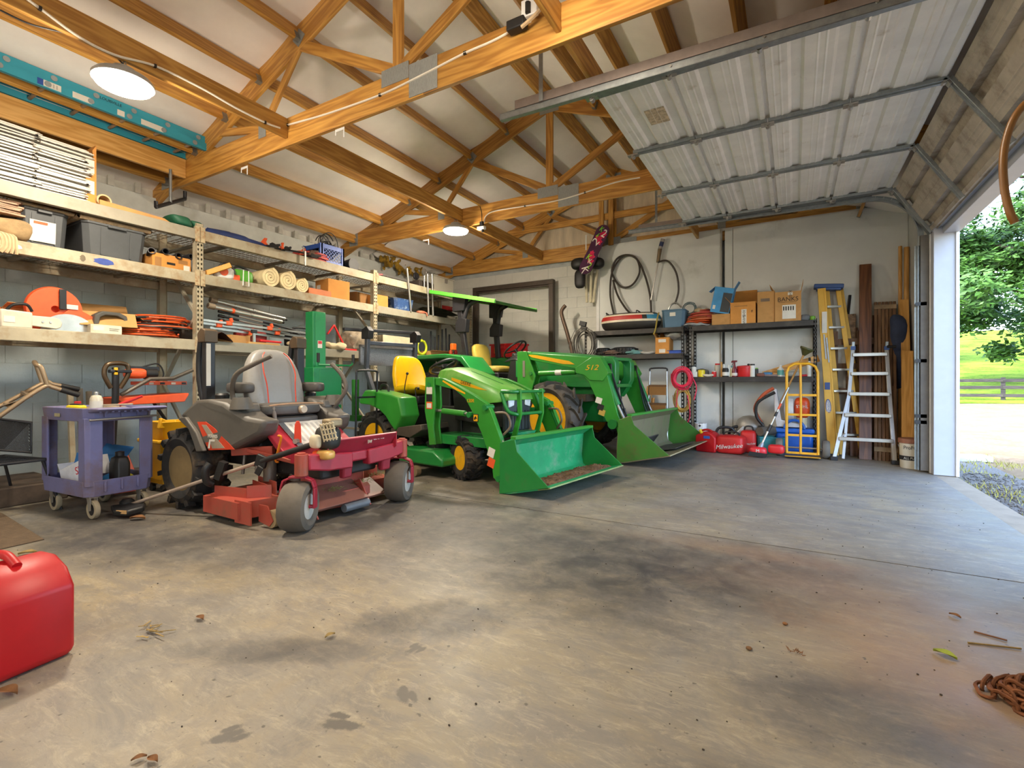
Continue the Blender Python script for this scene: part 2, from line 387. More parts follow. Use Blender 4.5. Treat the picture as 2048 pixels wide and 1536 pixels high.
# gable insulation, ribbed where the laths press it
def gab(u, v):
    x = XL+(XR-XL)*u; zt = roof(x)+.02; z = 3.45+(zt-3.45)*v
    y = YB+.06+.03*abs(math.sin(x*3.1+.4))**3+.014*noise.noise((x*3, z*6, 1))+.008*noise.noise((x*30, z*2, 5))
    return (x, y, z)
G().grid(gab, 130, 16).build('gable_insulation', M('gable_cloth', '#d8c9ae', .7, var=.12, vs=3, scl=(3, 1, .5)), wb)
wr = sroot('wall_right')
m_jamb = M('jamb_white', '#b0b3bb', .4, var=.03)
for y0, y1 in ((7.17, YB+.2), (-1.4, 3.5), (YF-.2, -3.4)):
    G().box(XR, XR+.165, y0, y1, 0, 3.4).build('wall_segment', M('inner_panel', '#b9bab6', .5, var=.05), wr)
for y0, y1 in ((3.5, 7.17), (-3.4, -1.4)):  # second opening, behind the camera, is added to let daylight in
    G().box(XR, XR+.165, y0, y1, 2.74, 3.4).build('header', m_jamb, wr)
G().box(XR-.03, XR+.175, 7.02, 7.175, 0, 2.86).build('jamb_casing', m_jamb, wr, .006)
G().box(XR+.05, XR+.19, 3.4, 7.2, 2.66, 2.78).build('header_casing', m_jamb, wr, .004)
G().box(XR+.155, XR+.185, 7.0, 7.05, 0, 2.8).build('corner_bead', m_white, wr, .004)
G().box(XR-.04, XR-.005, 7.14, 7.19, 0, 2.8).build('stop_strip', m_white, wr, .004)
wf = G().box(XL-.2, XR+.2, YF-.2, YF, 0, 4.9).build('wall_front', M('front_panel', '#cfcdc6', .6), None); wf['kind'] = 'structure'

# ceiling: insulation between purlins ----------------------------------
ce = sroot('ceiling')
def sl(x0, x1):
    def fn(u, v):
        x = x0+(x1-x0)*u; y = YF+(YB+.2-YF)*v
        d = (abs(x-XM)-.1)/.6; sag = .028*abs(math.sin(PI*d))**.8
        return (x, y, roof(x)-sag+.012*noise.noise((x*1.5, y*1.2, 0))*abs(math.sin(PI*d))+.005)
    return fn
G().grid(sl(XL-.1, XM), 56, 90).build('insulation_sheet', m_ins, ce)
G().grid(sl(XM, XR+.3), 56, 90).build('insulation_sheet', m_ins, ce)
G().prism([(XL-.3, roof(XL-.3)+.1), (XM, ZR+.1), (XR+.4, roof(XR+.4)+.1), (XR+.4, roof(XR+.4)+.14), (XM, ZR+.14), (XL-.3, roof(XL-.3)+.14)], YF-.3, YB+.3).build('roof_sheet', m_galv, ce)
TY = (.15, 3.05, 5.95, 8.64)
ang = math.degrees(math.atan(SL))
for i, d in enumerate((.07, .7, 1.3, 1.9, 2.5, 3.1, 3.7)):
    for s in (-1, 1):
        x = XM+s*d; rot = (0, -s*-ang, 0) if s > 0 else (0, -ang, 0)
        for y0, y1 in zip((YF,)+TY[:-1], TY):
            y0 += .02; y1 -= .02
            G().box(-.019, .019, y0, y1, -.165, -.008).build('purlin', m_woody, ce, .004, loc=(x, 0, roof(x)), rot=rot)
            if y1 > 2.9 and y1 < 8.7:
                G().box(-.024, .024, y1-.05, y1+.004, -.172, -.09).build('joist_hanger', m_galv, ce, loc=(x, 0, roof(x)), rot=rot)
# trusses ---------------------------------------------------------------
m_plate = M('gusset_plate', '#a9adab', .5, .25, var=.2, vs=60, scl=(6, 1, .4), bump=.8, bs=90)
BZ0, BZ1 = 3.33, 3.60
def truss(y, label, full=True):
    t = thing('roof_truss', label, 'truss', (0, y, 0), group='pine roof trusses'); hw = .019
    cnt = [0]
    def mem(name, p, q, w, m, o=0):
        cnt[0] += 1; hw = .019-.0004*cnt[0]
        p = Vector((p[0], o, p[1])); q = Vector((q[0], o, q[1])); d = q-p; L = d.length; a = -math.degrees(math.atan2(d.z, d.x))
        ob = G().box(-L/2, L/2, -hw, hw, -w/2, w/2).build(name, m_woodx, t, .004); ob.location = (p+q)/2; ob.rotation_euler = (0, R_(a), 0); return ob
    def plate(x, z, w, h, par=None, o=-1, rot=0):
        G().box(-w/2, w/2, -.0015, .0015, -h/2, h/2).build('gusset_plate', m_plate, t, loc=(x, o*(hw+.003), z), rot=(0, rot, 0))
    mem('bottom_chord', (XL-.02, (BZ0+BZ1)/2), (-2.57, (BZ0+BZ1)/2), BZ1-BZ0, m_woodx)
    mem('bottom_chord', (-2.57, (BZ0+BZ1)/2), (XR+.02, (BZ0+BZ1)/2), BZ1-BZ0, m_woodx)
    k = .235; c = k/2/math.cos(R_(ang))
    mem('top_chord', (XL-.1, roof(XL-.1)-c), (XM, ZR-c), k, m_woodx)
    mem('top_chord', (XM, ZR-c), (XR+.1, roof(XR+.1)-c), k, m_woodx)
    mem('king_post', (XM, BZ1), (XM, ZR-.22), .1, m_woodx)
    for s in (-1, 1):
        T2 = (XM+s*1.25, roof(XM+s*1.25)-.2); N1 = (XM+s*1.82, BZ1); T1 = (XM+s*2.6, roof(XM+s*2.6)-.2)
        mem('web', (XM+s*.05, BZ1+.03), T2, .1, m_woodx); mem('web', N1, T2, .075, m_woodx); mem('web', N1, T1, .075, m_woodx)
        plate(T2[0], T2[1]+.06, .13, .12, rot=-45); plate(N1[0], N1[1]-.02, .12, .15)
        plate(XM+s*3.72, BZ0+.16, .2, .26)
    plate(XM-.02, BZ1-.02, .3, .14); plate(-2.57, (BZ0+BZ1)/2+.01, .29, .27); plate(XM, ZR-.2, .28, .17)
    return t
truss(TY[1], 'pine roof truss nearest the camera, with white cable stapled along its chord')
truss(TY[2], 'middle pine roof truss, meeting the front end of the raised door')
tc_ = truss(TY[3], 'pine roof truss standing against the back gable wall')
G().box(XL+1.2, XR-1, -.05, -.02, 3.98, 4.1).build('girt', m_woodx, tc_, .004)
for x in (-3.06, -2.88): G().box(x-.045, x+.045, -.09, -.052, 3.5, 4.5).build('brace_post', m_woodz, tc_, .004)
# long runners between the trusses
for X0, lab in ((-4.28, 'carrying the two lamps'), (-1.38, 'above the raised door')):
    for i, (y0, y1) in enumerate(((YF, .13), (.17, 3.03), (3.07, 5.93), (5.97, 8.58))):
        if X0 < -4 and i == 0: pass
        o = G().box(-.019, .019, y0, y1, -.095, .095).build('runner_beam', m_woody, None, .004, loc=(X0-.004*i, 0, 3.495))
        tag(o, 'long pine runner beam %s, %s' % (lab, ('behind the camera', 'between camera and nearest truss', 'between nearest and middle truss', 'between middle truss and back wall')[i]), 'beam', 'runner beams')
o = G().box(-.019, .019, -1, 3.03, -.11, .11).build('support_board', m_pale, None, .004, loc=(-6.14, 0, 3.5)); tag(o, 'pale new pine board holding up the blue ladder', 'board')
# overhead door ---------------------------------------------------------
m_door = M('door_skin', '#efede9', .45, .1, var=.06, vs=3, dirt='#a89880', da=.05, ds=4)
dr = sroot('door_1')
SX = (-1.36, -.78, -.2, .385, .985)
def section(x0, x1, rot, loc, rd_=.022):
    L = x1-x0; prof = []
    nr = 2
    pts = [(0, .03), (.015, .03), (.02, 0)]
    w = (L-.04)/nr
    for i in range(nr):
        b = .02+i*w
        pts += [(b+w*.12, 0), (b+w*.15, -.004), (b+w*.19, 0), (b+w*.3, 0), (b+w*.33, -.004), (b+w*.37, 0), (b+w*.5, 0), (b+w*.58, rd_), (b+w*.8, rd_), (b+w*.88, 0)]
    pts += [(L-.02, 0), (L-.015, .03), (L, .03)]
    low = pts; up = [(x, z+.006) for x, z in reversed(pts)]
    s = G().prism(low+up, 3.57, 7.16).build('door_section', m_door if rot == (0, 0, 0) else M('door_skin_shaded_dirty', '#b3a898', .55, .1, var=.12, vs=4, dirt='#6b5846', da=.25, ds=3), dr, loc=loc, rot=rot, smooth=15)  # tilted section: skin darkened for its weaker light, plus heavier dirt
    s.data.name = 'door_section'
    for y in (3.6, 4.72, 5.9, 7.12):
        e = y in (3.6, 7.12); w_ = .05 if e else .035
        G().box(.005, L-.005, y-w_, y+w_, -.028, .004).build('stile', m_galv, s, .003)
        if not e: G().box(.005, L-.005, y-.012, y+.012, -.036, -.028).build('stile_rib', m_galv, s)
        h = G(); h.box(-.05, .05, y-.03, y+.03, -.042, -.03); h.cyl((0, y-.035, -.045), (0, y+.035, -.045), .012, n=8)
        h.cyl((0, y-.02, -.05), (0, y+.02, -.05), .018, n=8)
        h.build('hinge', m_steel, s)
    for y in (3.56, 7.17):
        G().cyl((.03, y-.05, -.03), (.03, y+.05, -.03), .009, n=8).cyl((.03, y-.012, -.03), (.03, y+.012, -.03), .024, n=12).build('roller', m_steel, s)
    return s
DZ = 3.27
for a, b in zip(SX[:-1], SX[1:]): section(a, b, (0, 0, 0), (a, 0, DZ))
section(.99, 1.65, (0, 59, 0), (.995, 0, DZ), .05)
# tracks
for y, nm in ((3.52, 'near'), (7.21, 'far')):
    t = G()
    pts = [(-2.15, 3.26), (.75, 3.21)]+[(.75+.5*math.sin(a*PI/20), 2.71+.5*math.cos(a*PI/20)) for a in range(1, 11)]+[(1.25, 0.02)]
    s = 1 if y < 5 else -1
    for i in range(len(pts)-1):
        p, q = pts[i], pts[i+1]
        P = Vector((p[0], y, p[1])); Q = Vector((q[0], y, q[1]))
        t.bar(P, Q, .004, .05, (0, 0, 1)); 
        n = (Q-P).normalized().cross(Vector((0, 1, 0)))
        for k in (-1, 1): t.bar(P+n*.025*k+Vector((0, s*.018, 0)), Q+n*.025*k+Vector((0, s*.018, 0)), .04, .004, n)
    t.build('track', m_galv, dr)
    G().bar((-2.0, y-s*.008, 3.318), (.8, y-s*.008, 3.268), .006, .07).build('track_angle', M('angle_brown', '#8b7f78', .5, .5), dr)
    G().bar((-1.75, y-s*.03, DZ), (-1.75, y-s*.03, roof(-1.75)-.1), .035, .004, (0, 1, 0)).build('hanger_strap', m_galv, dr)
    G().box(1.2, 1.345, y-s*.02-.003, y-s*.02+.003, 0.02, 2.6).build('track_backing', m_galv, dr)
for z in (.55, .62, 1.25, 1.9): G().box(1.2, 1.3, 7.165, 7.18, z, z+.04).build('track_bracket', m_blkm, dr)
G().bar((1.28, 7.19, 0.02), (1.28, 7.19, 2.7), .07, .05, (0, 1, 0)).build('side_seal', M('seal_grey', '#6d675f', .6), dr)
# ---------------------------------------------------------------- outdoors
def gz(x, y):
    d = math.hypot(x, y); base = -.12 if d > 3 else -.12
    k = max(0, (y+.25*x-31)/40); k = min(k, 1.6)
    return base+k*k*1.0+k*3.4+.05*noise.noise((x*.3, y*.3, 2))
m_grav = M('dirt_drive', '#85735c', 1, spec=0, var=.16, vs=14, bump=.5, bs=60, dirt='#6f5d49', da=.3, ds=1.2)
m_gravel = M('gravel', '#6f675e', .9, var=.4, vs=60, bump=1, bs=60)
m_grass = M('grass', '#54701a', 1, spec=.05, var=.3, vs=8, bump=.8, bs=40, dirt='#7f9230', da=.45, ds=.5)
def gnd(x0, x1, y0, y1, nx, ny, m, dz=0, label=None):
    return G().grid(lambda u, v: (x0+(x1-x0)*u, y0+(y1-y0)*v, gz(x0+(x1-x0)*u, y0+(y1-y0)*v)+dz), nx, ny)
o = gnd(1.53, 46, -12, 31, 60, 60, m_grav).build('driveway', m_grav); o['kind'] = 'structure'
o = gnd(-30, 120, 30.5, 120, 60, 50, m_grass, .015).build('meadow', m_grass); o['kind'] = 'structure'
o = gnd(1.53, 2.25, -6, 12, 6, 40, m_gravel, .02).jit(.02, 9).build('gravel_strip', m_gravel); o['kind'] = 'structure'
gr = G(); rd = random.Random(3)
for i in range(2600):
    y = rd.uniform(3, 10); x = 1.6+rd.random()**1.4*1.0; z = gz(x, y)+.015; h = rd.uniform(.02, .08)
    if noise.noise((x*2, y*1.2, 3)) < -.02: continue
    a = rd.random()*6.28; w = .006; dx, dy = math.cos(a)*w, math.sin(a)*w
    gr.add([(x-dx, y-dy, z), (x+dx, y+dy, z), (x+rd.uniform(-.04, .04), y+rd.uniform(-.04, .04), z+h)], [(0, 1, 2)])
o = gr.build('dry_grass', M('dry_grass', '#a8a04c', .9, var=.3), smooth=0); tag(o, 'sparse dry grass at the edge of the slab', 'grass', kind='stuff')
st = G(); rd = random.Random(5)
m_stone = M('stone', '#8a8176', .9, var=.3)
sm = [G().ell((0, 0, 0), (.02, .016, .011), 6, 4).mesh('stone', m_stone) for _ in range(1)]
for i in range(1500):
    y = rd.uniform(3.5, 8); x = 1.56+rd.random()*.62; a = rd.uniform(.006, .016)
    st.ell((x, y, gz(x, y)+.028), (a, a*rd.uniform(.6, 1), a*.7), 5, 3)
o = st.build('loose_gravel', m_gravel, smooth=0); tag(o, 'loose grey gravel along the door threshold', 'gravel', kind='stuff')
tag(G().ob((0, 0, .04), (.5, .22, .08)).jit(.02, 5).build('kerb_block', M('pale_block', '#c8c2b8', .9, var=.15), None, .01, loc=(2.15, 9.3, -.1), rot=(4, 0, 30)), 'pale concrete block lying by the driveway edge', 'block')
# fence
m_fence = wood('fence_wood', '#4d453d', '#2f2924', 'x', .85)
f0 = thing('rail_fence', 'weathered three rail plank fence between driveway and meadow', 'fence', (7.7, 32.0, gz(7.7, 32)-.05), -12)
for i in range(-4, 9):
    G().box(-.08, .08, -.08, .08, -.4, 1.15).build('post', m_fence, f0, .01, loc=(i*2.4+.9, 0, .02*i))
    for z in (.3, .68, 1.02): G().box(-1.2, 1.2, -.11, -.075, -.075, .075).build('rail', m_fence, f0, .006, loc=(i*2.4+2.1, 0, z+.02*i), rot=(0, -.5+random.uniform(-.4, .4), 0))
# trees
m_leaf = [M('leaf_a', '#47701f', .7, var=.4, vs=1.5), M('leaf_b', '#304f17', .7, var=.35, vs=1.5)]
m_bark = M('bark', '#5b4a3b', .95, var=.3, vs=8, bump=1, bs=30)
def tree(x, y, H, R, label, n, seed, zc=.6, mi=0, low=.25):
    rd = random.Random(seed); z0 = gz(x, y)-.1
    t = thing('tree', label, 'tree', (x, y, z0), group='trees beyond the driveway')
    tr = G(); br = []
    tr.tube(spline([(0, 0, 0), (.1, .05, H*.2), (-.1, .1, H*.45), (.1, 0, H*.8)], 5), [H*.035*(1-.75*i/15) for i in range(16)], 10)
    ends = []
    for i in range(22):
        a = rd.random()*6.28; h = H*rd.uniform(.2, .7); l = R*rd.uniform(.6, .98); zz = h+l*rd.uniform(.0, .45)
        e = (math.cos(a)*l, math.sin(a)*l, min(zz, H*.97)); mid = (e[0]*.5, e[1]*.5, (h+e[2])/2+.25)
        tr.tube(spline([(0, 0, h), mid, e], 5), [.1-.008*k for k in range(11)], 6); ends += [mid, e, ((mid[0]+e[0])/2, (mid[1]+e[1])/2, (mid[2]+e[2])/2)]
    tr.build('trunk', m_bark, t)
    lf = G()
    cl = []
    for i in range(150):
        if i < len(ends): c = Vector(ends[i]); cr = rd.uniform(.5, 1.0)
        else:
            a = rd.random()*6.28; b = rd.uniform(-1, 1); q = rd.random()**.33
            c = Vector((math.cos(a)*math.sqrt(1-b*b)*R*q, math.sin(a)*math.sqrt(1-b*b)*R*q, H*zc+b*H*(1-zc)*q)); cr = rd.uniform(.5, 1.1)
            if c.z < H*low: c.z = H*low+rd.random()
        cl.append((c, cr*R/5))
    per = n//len(cl)
    for c, cr in cl:
        for k in range(per):
            d = Vector((rd.gauss(0, .5), rd.gauss(0, .5), rd.gauss(0, .32)))*cr; p = c+d
            s = rd.uniform(.1, .24); u = Vector((rd.gauss(0, 1), rd.gauss(0, 1), rd.gauss(0, .5))).normalized(); w = u.orthogonal().normalized()*s*.5; u = u*s
            lf.add([p-u, p+w, p+u, p-w], [(0, 1, 2, 3)])
    o = lf.build('foliage', m_leaf[mi], t, smooth=0)
tree(11.9, 37, 16.5, 7.2, 'large leafy shade tree overhanging the meadow fence', 66000, 1, .5, 0, .11)
tree(7.0, 58, 13, 6, 'darker tree far behind the fence nearest the door jamb', 9000, 2, .5, 1, .05)
tree(22, 66, 14, 7, 'dark tree on the far hill at right of the meadow', 8000, 4, .5, 1, .05)
# ================================================================ lamps
m_lens = M('lamp_lens', '#fff4e2', .5, emit=9)
def lamp(x, y, label, power=75, z=3.24):
    t = thing('high_bay_lamp', label, 'lamp', (x, y, z), group='high bay lamps')
    G().lathe([(.02, .11), (.07, .11), (.09, .06), (.17, .045), (.19, .02), (.19, 0), (.175, 0)], 32).build('housing', M('lamp_housing', '#b9bcbd', .35, .6), t)
    G().lathe([(.178, -.004), (.17, -.022), (.12, -.034), (.01, -.04)], 32).build('lens', m_lens, t)
    G().ring((0, 0, .13), .035, .005, 'y', 12, 6).cyl((0, 0, .14), (0, 0, .17), .004, n=6).build('hook', m_steel, t)
    e = bpy.data.lights.new('lamp_glow', 'POINT'); e.energy = power*.55; e.color = (1, .86, .68); e.shadow_soft_size = .12
    o = bpy.data.objects.new('lamp_glow', e); COL.objects.link(o); o.parent = t; o.location = (0, 0, -.17)
    d = bpy.data.lights.new('lamp_light', 'AREA'); d.shape = 'DISK'; d.size = .34; d.energy = power*.55; d.color = (1, .87, .68); d.spread = R_(170)
    o = bpy.data.objects.new('lamp_light', d); COL.objects.link(o); o.parent = t; o.location = (0, 0, -.05)
    return t
lamp(-4.3, 1.7, 'round white high bay lamp nearest the blue ladder', 50)
lamp(-4.3, 5.8, 'round white high bay lamp glowing beside the middle truss', 58)
lamp(-1.3, 2.2, 'unseen high bay lamp added for light under the runner above the raised door', 42, 3.5)  # added above the frame to brighten the ceiling and near floor
lamp(-4.3, -2.0, 'unseen high bay lamp added for light behind the camera at the rack side', 22)  # out of view, added to light the interior
lamp(-1.3, -2.0, 'unseen high bay lamp added for light behind the camera near the added second opening', 22)  # another unseen lamp, put in as extra room light

# ================================================================ helpers for clutter
def yz(u, v, X): p = at(u, v, X=X); return p.y, p.z
def sup(g, c, r, e=.35, n=20, k=12):
    """rounded box (superellipsoid)"""
    def pw(v, p): return math.copysign(abs(v)**p, v)
    rs = []
    for i in range(k+1):
        a = -PI/2+PI*i/k; ca = pw(math.cos(a), e) if 0 < i < k else .03; sa = pw(math.sin(a), e)
        rs.append([(c[0]+r[0]*ca*pw(math.cos(2*PI*j/n+.157), e), c[1]+r[1]*ca*pw(math.sin(2*PI*j/n+.157), e), c[2]+r[2]*sa) for j in range(n)])
    return g.rings(rs)
m_card = M('cardboard', '#b98a52', .85, var=.1, vs=4, dirt='#9b713f', da=.15)
m_card2 = M('cardboard_orange', '#c98a42', .85, var=.1, vs=4)
m_cardin = M('cardboard_inside', '#9a6f40', .9, var=.1)
m_label = M('paper_label', '#d6d1c6', .7, var=.05)
m_ink = M('black_ink', '#1d1b1a', .8, var=0)
def carton(name, label, w, d, h, loc, rz=0, mat=None, flaps=(), grp=None, marks=(), rot=None, cat='box'):
    """w along local x, d along y; flaps: list of (side, angle)"""
    mat = mat or m_card; t = thing(name, label, cat, loc, rz, grp, rot); th = .005; b = G()
    b.box(-w/2, w/2, -d/2, d/2, 0, th)
    for s in (-1, 1):
        b.box(-w/2, w/2, s*d/2-th/2, s*d/2+th/2, 0, h); b.box(s*w/2-th/2, s*w/2+th/2, -d/2, d/2, 0, h)
    if not flaps: b.box(-w/2, w/2, -d/2, d/2, h-th, h)
    b.build('carton_body', mat, t)
    for sd, a, *L in flaps:
        L = L[0] if L else (d if sd in 'fb' else w)*.5
        f = G()
        if sd in 'fb': f.box(-w/2, w/2, 0, L, -.002, .002); o = f.build('flap', mat, t, loc=(0, (-1 if sd == 'f' else 1)*d/2, h), rot=(a if sd == 'b' else -a, 0, 0))
        else: f.box(0, L, -d/2, d/2, -.002, .002); o = f.build('flap', mat, t, loc=((-1 if sd == 'l' else 1)*w/2, 0, h), rot=(0, -a if sd == 'r' else a, 0))
        if sd == 'f': o.rotation_euler = (R_(-a), 0, 0); o.data.transform(Matrix.Scale(-1, 4, (0, 1, 0)))
        if sd == 'l': o.data.transform(Matrix.Scale(-1, 4, (1, 0, 0)))
    for (face, x0, x1, z0, z1, mm) in marks:
        p = G()
        if face == 'r': p.box(w/2+th/2, w/2+th/2+.001, x0, x1, z0, z1)
        elif face == 'f': p.box(x0, x1, -d/2-th/2-.001, -d/2-th/2, z0, z1)
        elif face == 'l': p.box(-w/2-th/2-.001, -w/2-th/2, x0, x1, z0, z1)
        p.build('print_patch', mm, t)
    return t

# ================================================================ pallet rack on the left wall
m_rack = M('rack_cream', '#aba189', .6, .1, var=.14, vs=3, dirt='#8d7350', da=.25, ds=5)
m_rackg = M('rack_grey', '#9a9484', .55, .1, var=.1, vs=3, dirt='#80715c', da=.25, ds=3)
m_wire = M('rack_wire', '#8f8473', .5, .5, var=.2)
RX, RB = -5.53, -6.3
RY = (.33, 2.86, 5.39, 7.91); RZ = (2.655, 2.19, 1.478)
rack = thing('pallet_rack', 'long cream steel pallet rack with wire decks along the left wall', 'rack', (0, 0, 0))
def post_mesh(h=2.72, w=.076):
    g = G(); xs = [0, .013, .029, .047, .063, .076]; p = .05; zs = [0, .03]
    z = .03
    while z < h-.06: zs += [z+.024, z+p]; z += p
    zs.append(h)
    # front sheet with two columns of punched slots
    o = 0; nz = len(zs)
    for x in xs:
        for q in zs: g.v.append((0, x-w/2, q))
    for i in range(5):
        for j in range(nz-1):
            if i in (1, 3) and j % 2 == 1 and j < nz-2: continue
            a = i*nz+j; g.f.append((a, a+nz, a+nz+1, a+1))
    g.box(-.07, 0, -w/2, -w/2+.003, 0, h); g.box(-.07, 0, w/2-.003, w/2, 0, h)
    g.box(-.06, -.055, -w/2, w/2, 0, h)
    g.box(-.1, .03, -w/2-.02, w/2+.02, 0, .006)
    return g
pm = post_mesh().mesh('post', m_rack, 0)
for i, y in enumerate(RY):
    kid('post', pm, rack, (RX+.03, y, 0)); kid('post', pm, rack, (RB-.03, y, 0), (0, 0, 180))
    br = G()
    for z0, z1 in ((.3, 1.0), (1.75, 1.0), (1.75, 2.45)): br.bar((RX-.04, y, z0), (RB+.04, y, z1), .03, .03)
    for z in (.3, 2.5): br.bar((RX-.04, y, z), (RB+.04, y, z), .03, .03)
    br.build('brace', m_rackg, rack)
dk = None
for b in range(3):
    y0, y1 = RY[b]+.04, RY[b+1]-.04
    for li, z in enumerate(RZ):
        for x, s in ((RX, 1), (RB, -1)):
            bm_ = G().prism([(x+s*.035, z-.11), (x+s*.035, z), (x+s*.005, z), (x+s*.005, z-.025), (x-s*.02, z-.025), (x-s*.02, z-.11)], y0, y1)
            bo = bm_.build('beam', m_rackg if (b+li) % 3 == 0 else m_rack, rack, .004)
            if s > 0:
                for yy in (y0+.0, y1-.0):
                    G().box(x+.031, x+.041, yy-.01 if yy == y1 else yy-.036, yy+.036 if yy == y1 else yy+.01, z-.135, z+.03).build('beam_bracket', M('rusty_bracket', '#b8a888', .7, .2, var=.15, dirt='#8f5c2c', da=.3, ds=28), bo)
        w = G()
        n = int((y1-y0)/.055)
        for k in range(n+1): yy = y0+.01+(y1-y0-.02)*k/n; w.box(RB+.0, RX+.005, yy-.0022, yy+.0022, z-.012, z-.007)
        for k in range(9): xx = RB+.01+(RX-RB-.02)*k/8; w.box(xx-.0025, xx+.0025, y0, y1, z-.017, z-.012)
        for k in range(3): yy = y0+(y1-y0)*(k+.5)/3; w.box(RB+.02, RX-.02, yy-.02, yy+.02, z-.05, z-.018)
        w.build('wire_deck', m_wire, rack, smooth=0)
for yy, w_, h_, mm in ((at(208, 525, X=-5.49).y, .075, .03, M('spray_blue', '#3a4f9a', .7, var=.2)), (at(24, 499, X=-5.49).y, .06, .025, m_label), (at(166, 520, X=-5.49).y, .02, .03, M('smudge', '#6d6250', .8))):
    G().prism([(yy+w_*math.cos(k*PI/8)*(1+.15*math.sin(k*3)), RZ[1]-.055+h_*math.sin(k*PI/8)) for k in range(16)], RX+.0355, RX+.0362, 'yz').build('paint_mark', mm, rack)
def spot(u, v, X, z): p = at(u, v, X=X); return (X, p.y, z)
ZT, ZM, ZL = [z-.004 for z in RZ]
# ---- top shelf
m_vinyl = M('white_vinyl', '#d9d4c8', .4, var=.04)
vp = G().box(-.2, .2, -.18, .18, 0, .004).box(.19, .2, -.18, .18, 0, .016).box(-.2, .2, .168, .18, 0, .013).box(-.2, .2, -.18, -.168, 0, .013).box(.14, .2, .16, .195, .004, .011)
vm_ = vp.mesh('vinyl_panel', m_vinyl, 0)
for s, (u0, dy) in enumerate(((10, 0), (120, 0))):
    y = at(u0, 300, X=-5.62).y
    for k in range(19 if s else 20):
        o = kid('vinyl_panel', vm_, None, (-5.75+random.uniform(-.02, .02), y+random.uniform(-.022, .022), ZT+.004+k*.0255), (0, random.uniform(-1, 1), random.uniform(-2.5, 2.5)))
        tag(o, 'thin white vinyl panel in the %s stack on the top rack shelf' % ('right hand, boxed' if s else 'left hand'), 'panel', 'white vinyl panels, %s stack' % ('boxed' if s else 'left'))
y = at(176, 340, X=-5.58).y
t = thing('torn_carton', 'torn tall cardboard carton with white labels holding vinyl panels', 'box', (-5.78, y, ZT))
G().box(-.22, .2, .055, .06, 0, .56).box(-.22, -.215, -.5, .06, 0, .5).build('side_wall', m_card2, t)
G().add([(.2, -.03, 0), (.2, .06, 0), (.2, .06, .56), (.2, .03, .5), (.2, .04, .42), (.2, -.01, .38), (.205, -.03, 0), (.205, .06, 0), (.205, .06, .56), (.205, .03, .5), (.205, .04, .42), (.205, -.01, .38)],
        [tuple(range(5, -1, -1)), tuple(range(6, 12))]+[(i, (i+1) % 6, 6+(i+1) % 6, 6+i) for i in range(6)]).build('front_wall', m_card2, t)
for z in (.1, .29): G().box(.206, .207, -.02, .045, z, z+.12).build('paper_label', m_label, t)
p = spot(207, 388, -5.56, ZT+.06)
tag(G().lathe([(.058, 0), (.058, .6), (.045, .6), (.045, 0)], 24, ax='x').build('cardboard_tube', M('tube_card', '#c7ab80', .8), None, loc=(-6.14, p[1], p[2])), 'short thick cardboard tube beside the torn carton', 'tube')
y0 = at(196, 400, X=-5.55).y; y1 = at(338, 432, X=-5.55).y
tag(G().prism([(y0, 0), (y1, 0), (y1-.06, .028), (y0, .05)], -6.1, -5.51, 'yz').build('flat_carton', m_card, None, .004, loc=(0, 0, ZT+.004)), 'flattened brown carton lying along the top rack beam', 'box')
m_green = M('green_sack', '#17523a', .6, var=.2, bump=.5, bs=15)
for i, (u0, u1, h) in enumerate(((340, 380, .12), (378, 402, .1))):
    ya, yb = at(u0, 440, X=-5.6).y, at(u1, 440, X=-5.6).y; g = G(); sup(g, (0, 0, h/2), (.16, (yb-ya)/2, h/2), .55); 
    for k in range(len(g.v)): v = g.v[k]; g.v[k] = (v[0], v[1]+(v[2]-h/2)*-.45, v[2])
    tag(g.jit(.014, 9).build('green_bag', m_green, None, loc=(-5.66, (ya+yb)/2, ZT)), ('larger' if i == 0 else 'smaller')+' dark green folded bag at the top rack post', 'bag', 'green bags')
ya, yb = at(420, 470, X=-5.6).y, at(532, 485, X=-5.6).y
g = G()
g.tube(spline([(-5.7, ya, ZT+.05), (-5.68, ya+.2, ZT+.062), (-5.64, (ya+yb)/2, ZT+.055), (-5.6, yb-.1, ZT+.03), (-5.58, yb+.06, ZT+.02)], 6), [.03]+[.055]*8+[.05]*6+[.04]*5+[.03, .02, .015, .012, .01], 10)
tag(g.build('tarp_roll', M('navy_tarp', '#25376a', .5, var=.2, bump=.4, bs=20)), 'rolled navy blue tarp on the top rack shelf', 'tarp')
m_orange = M('orange_plastic', '#e0592a', .45, var=.08)
m_red = M('red_plastic', '#c81f22', .4, var=.08)
for i, u in enumerate((527, 563, 604)):
    p = spot(u, 485, -5.62, ZT)
    t = thing('trigger_clamp', 'orange trigger clamp %s of three behind the top rack beam' % ('leftmost', 'middle', 'rightmost')[i], 'clamp', p, (15, -10, 30)[i], 'orange trigger clamps')
    G().box(-.3, .25, -.008, .008, .02, .045).build('bar', m_blkm, t)
    G().prism([(-.03, .04), (.06, .05), (.03, .09), (.05, .13), (.02, .135), (-.03, .09)], -.012, .012).build('jaw', m_orange, t, .003)
    G().prism([(.1, .02), (.2, .0), (.22, .02), (.14, .07), (.1, .06)], -.015, .015).build('handle', m_blk, t, .003)
p = spot(590, 498, -5.57, ZT)
t = thing('pipe_wrench', 'long dark pipe wrench lying on red hose on the top shelf', 'wrench', p, 75)
G().bar((-.25, 0, .055), (.18, 0, .06), .03, .02).build('handle', m_blkm, t, .004)
G().prism([(.17, .04), (.3, .045), (.31, .07), (.25, .075), (.25, .09), (.31, .1), (.3, .12), (.2, .11)], -.015, .015).build('jaw', M('rusty_steel', '#6b5346', .6, .5, var=.2), t, .003)
p = spot(605, 505, -5.5, ZT)
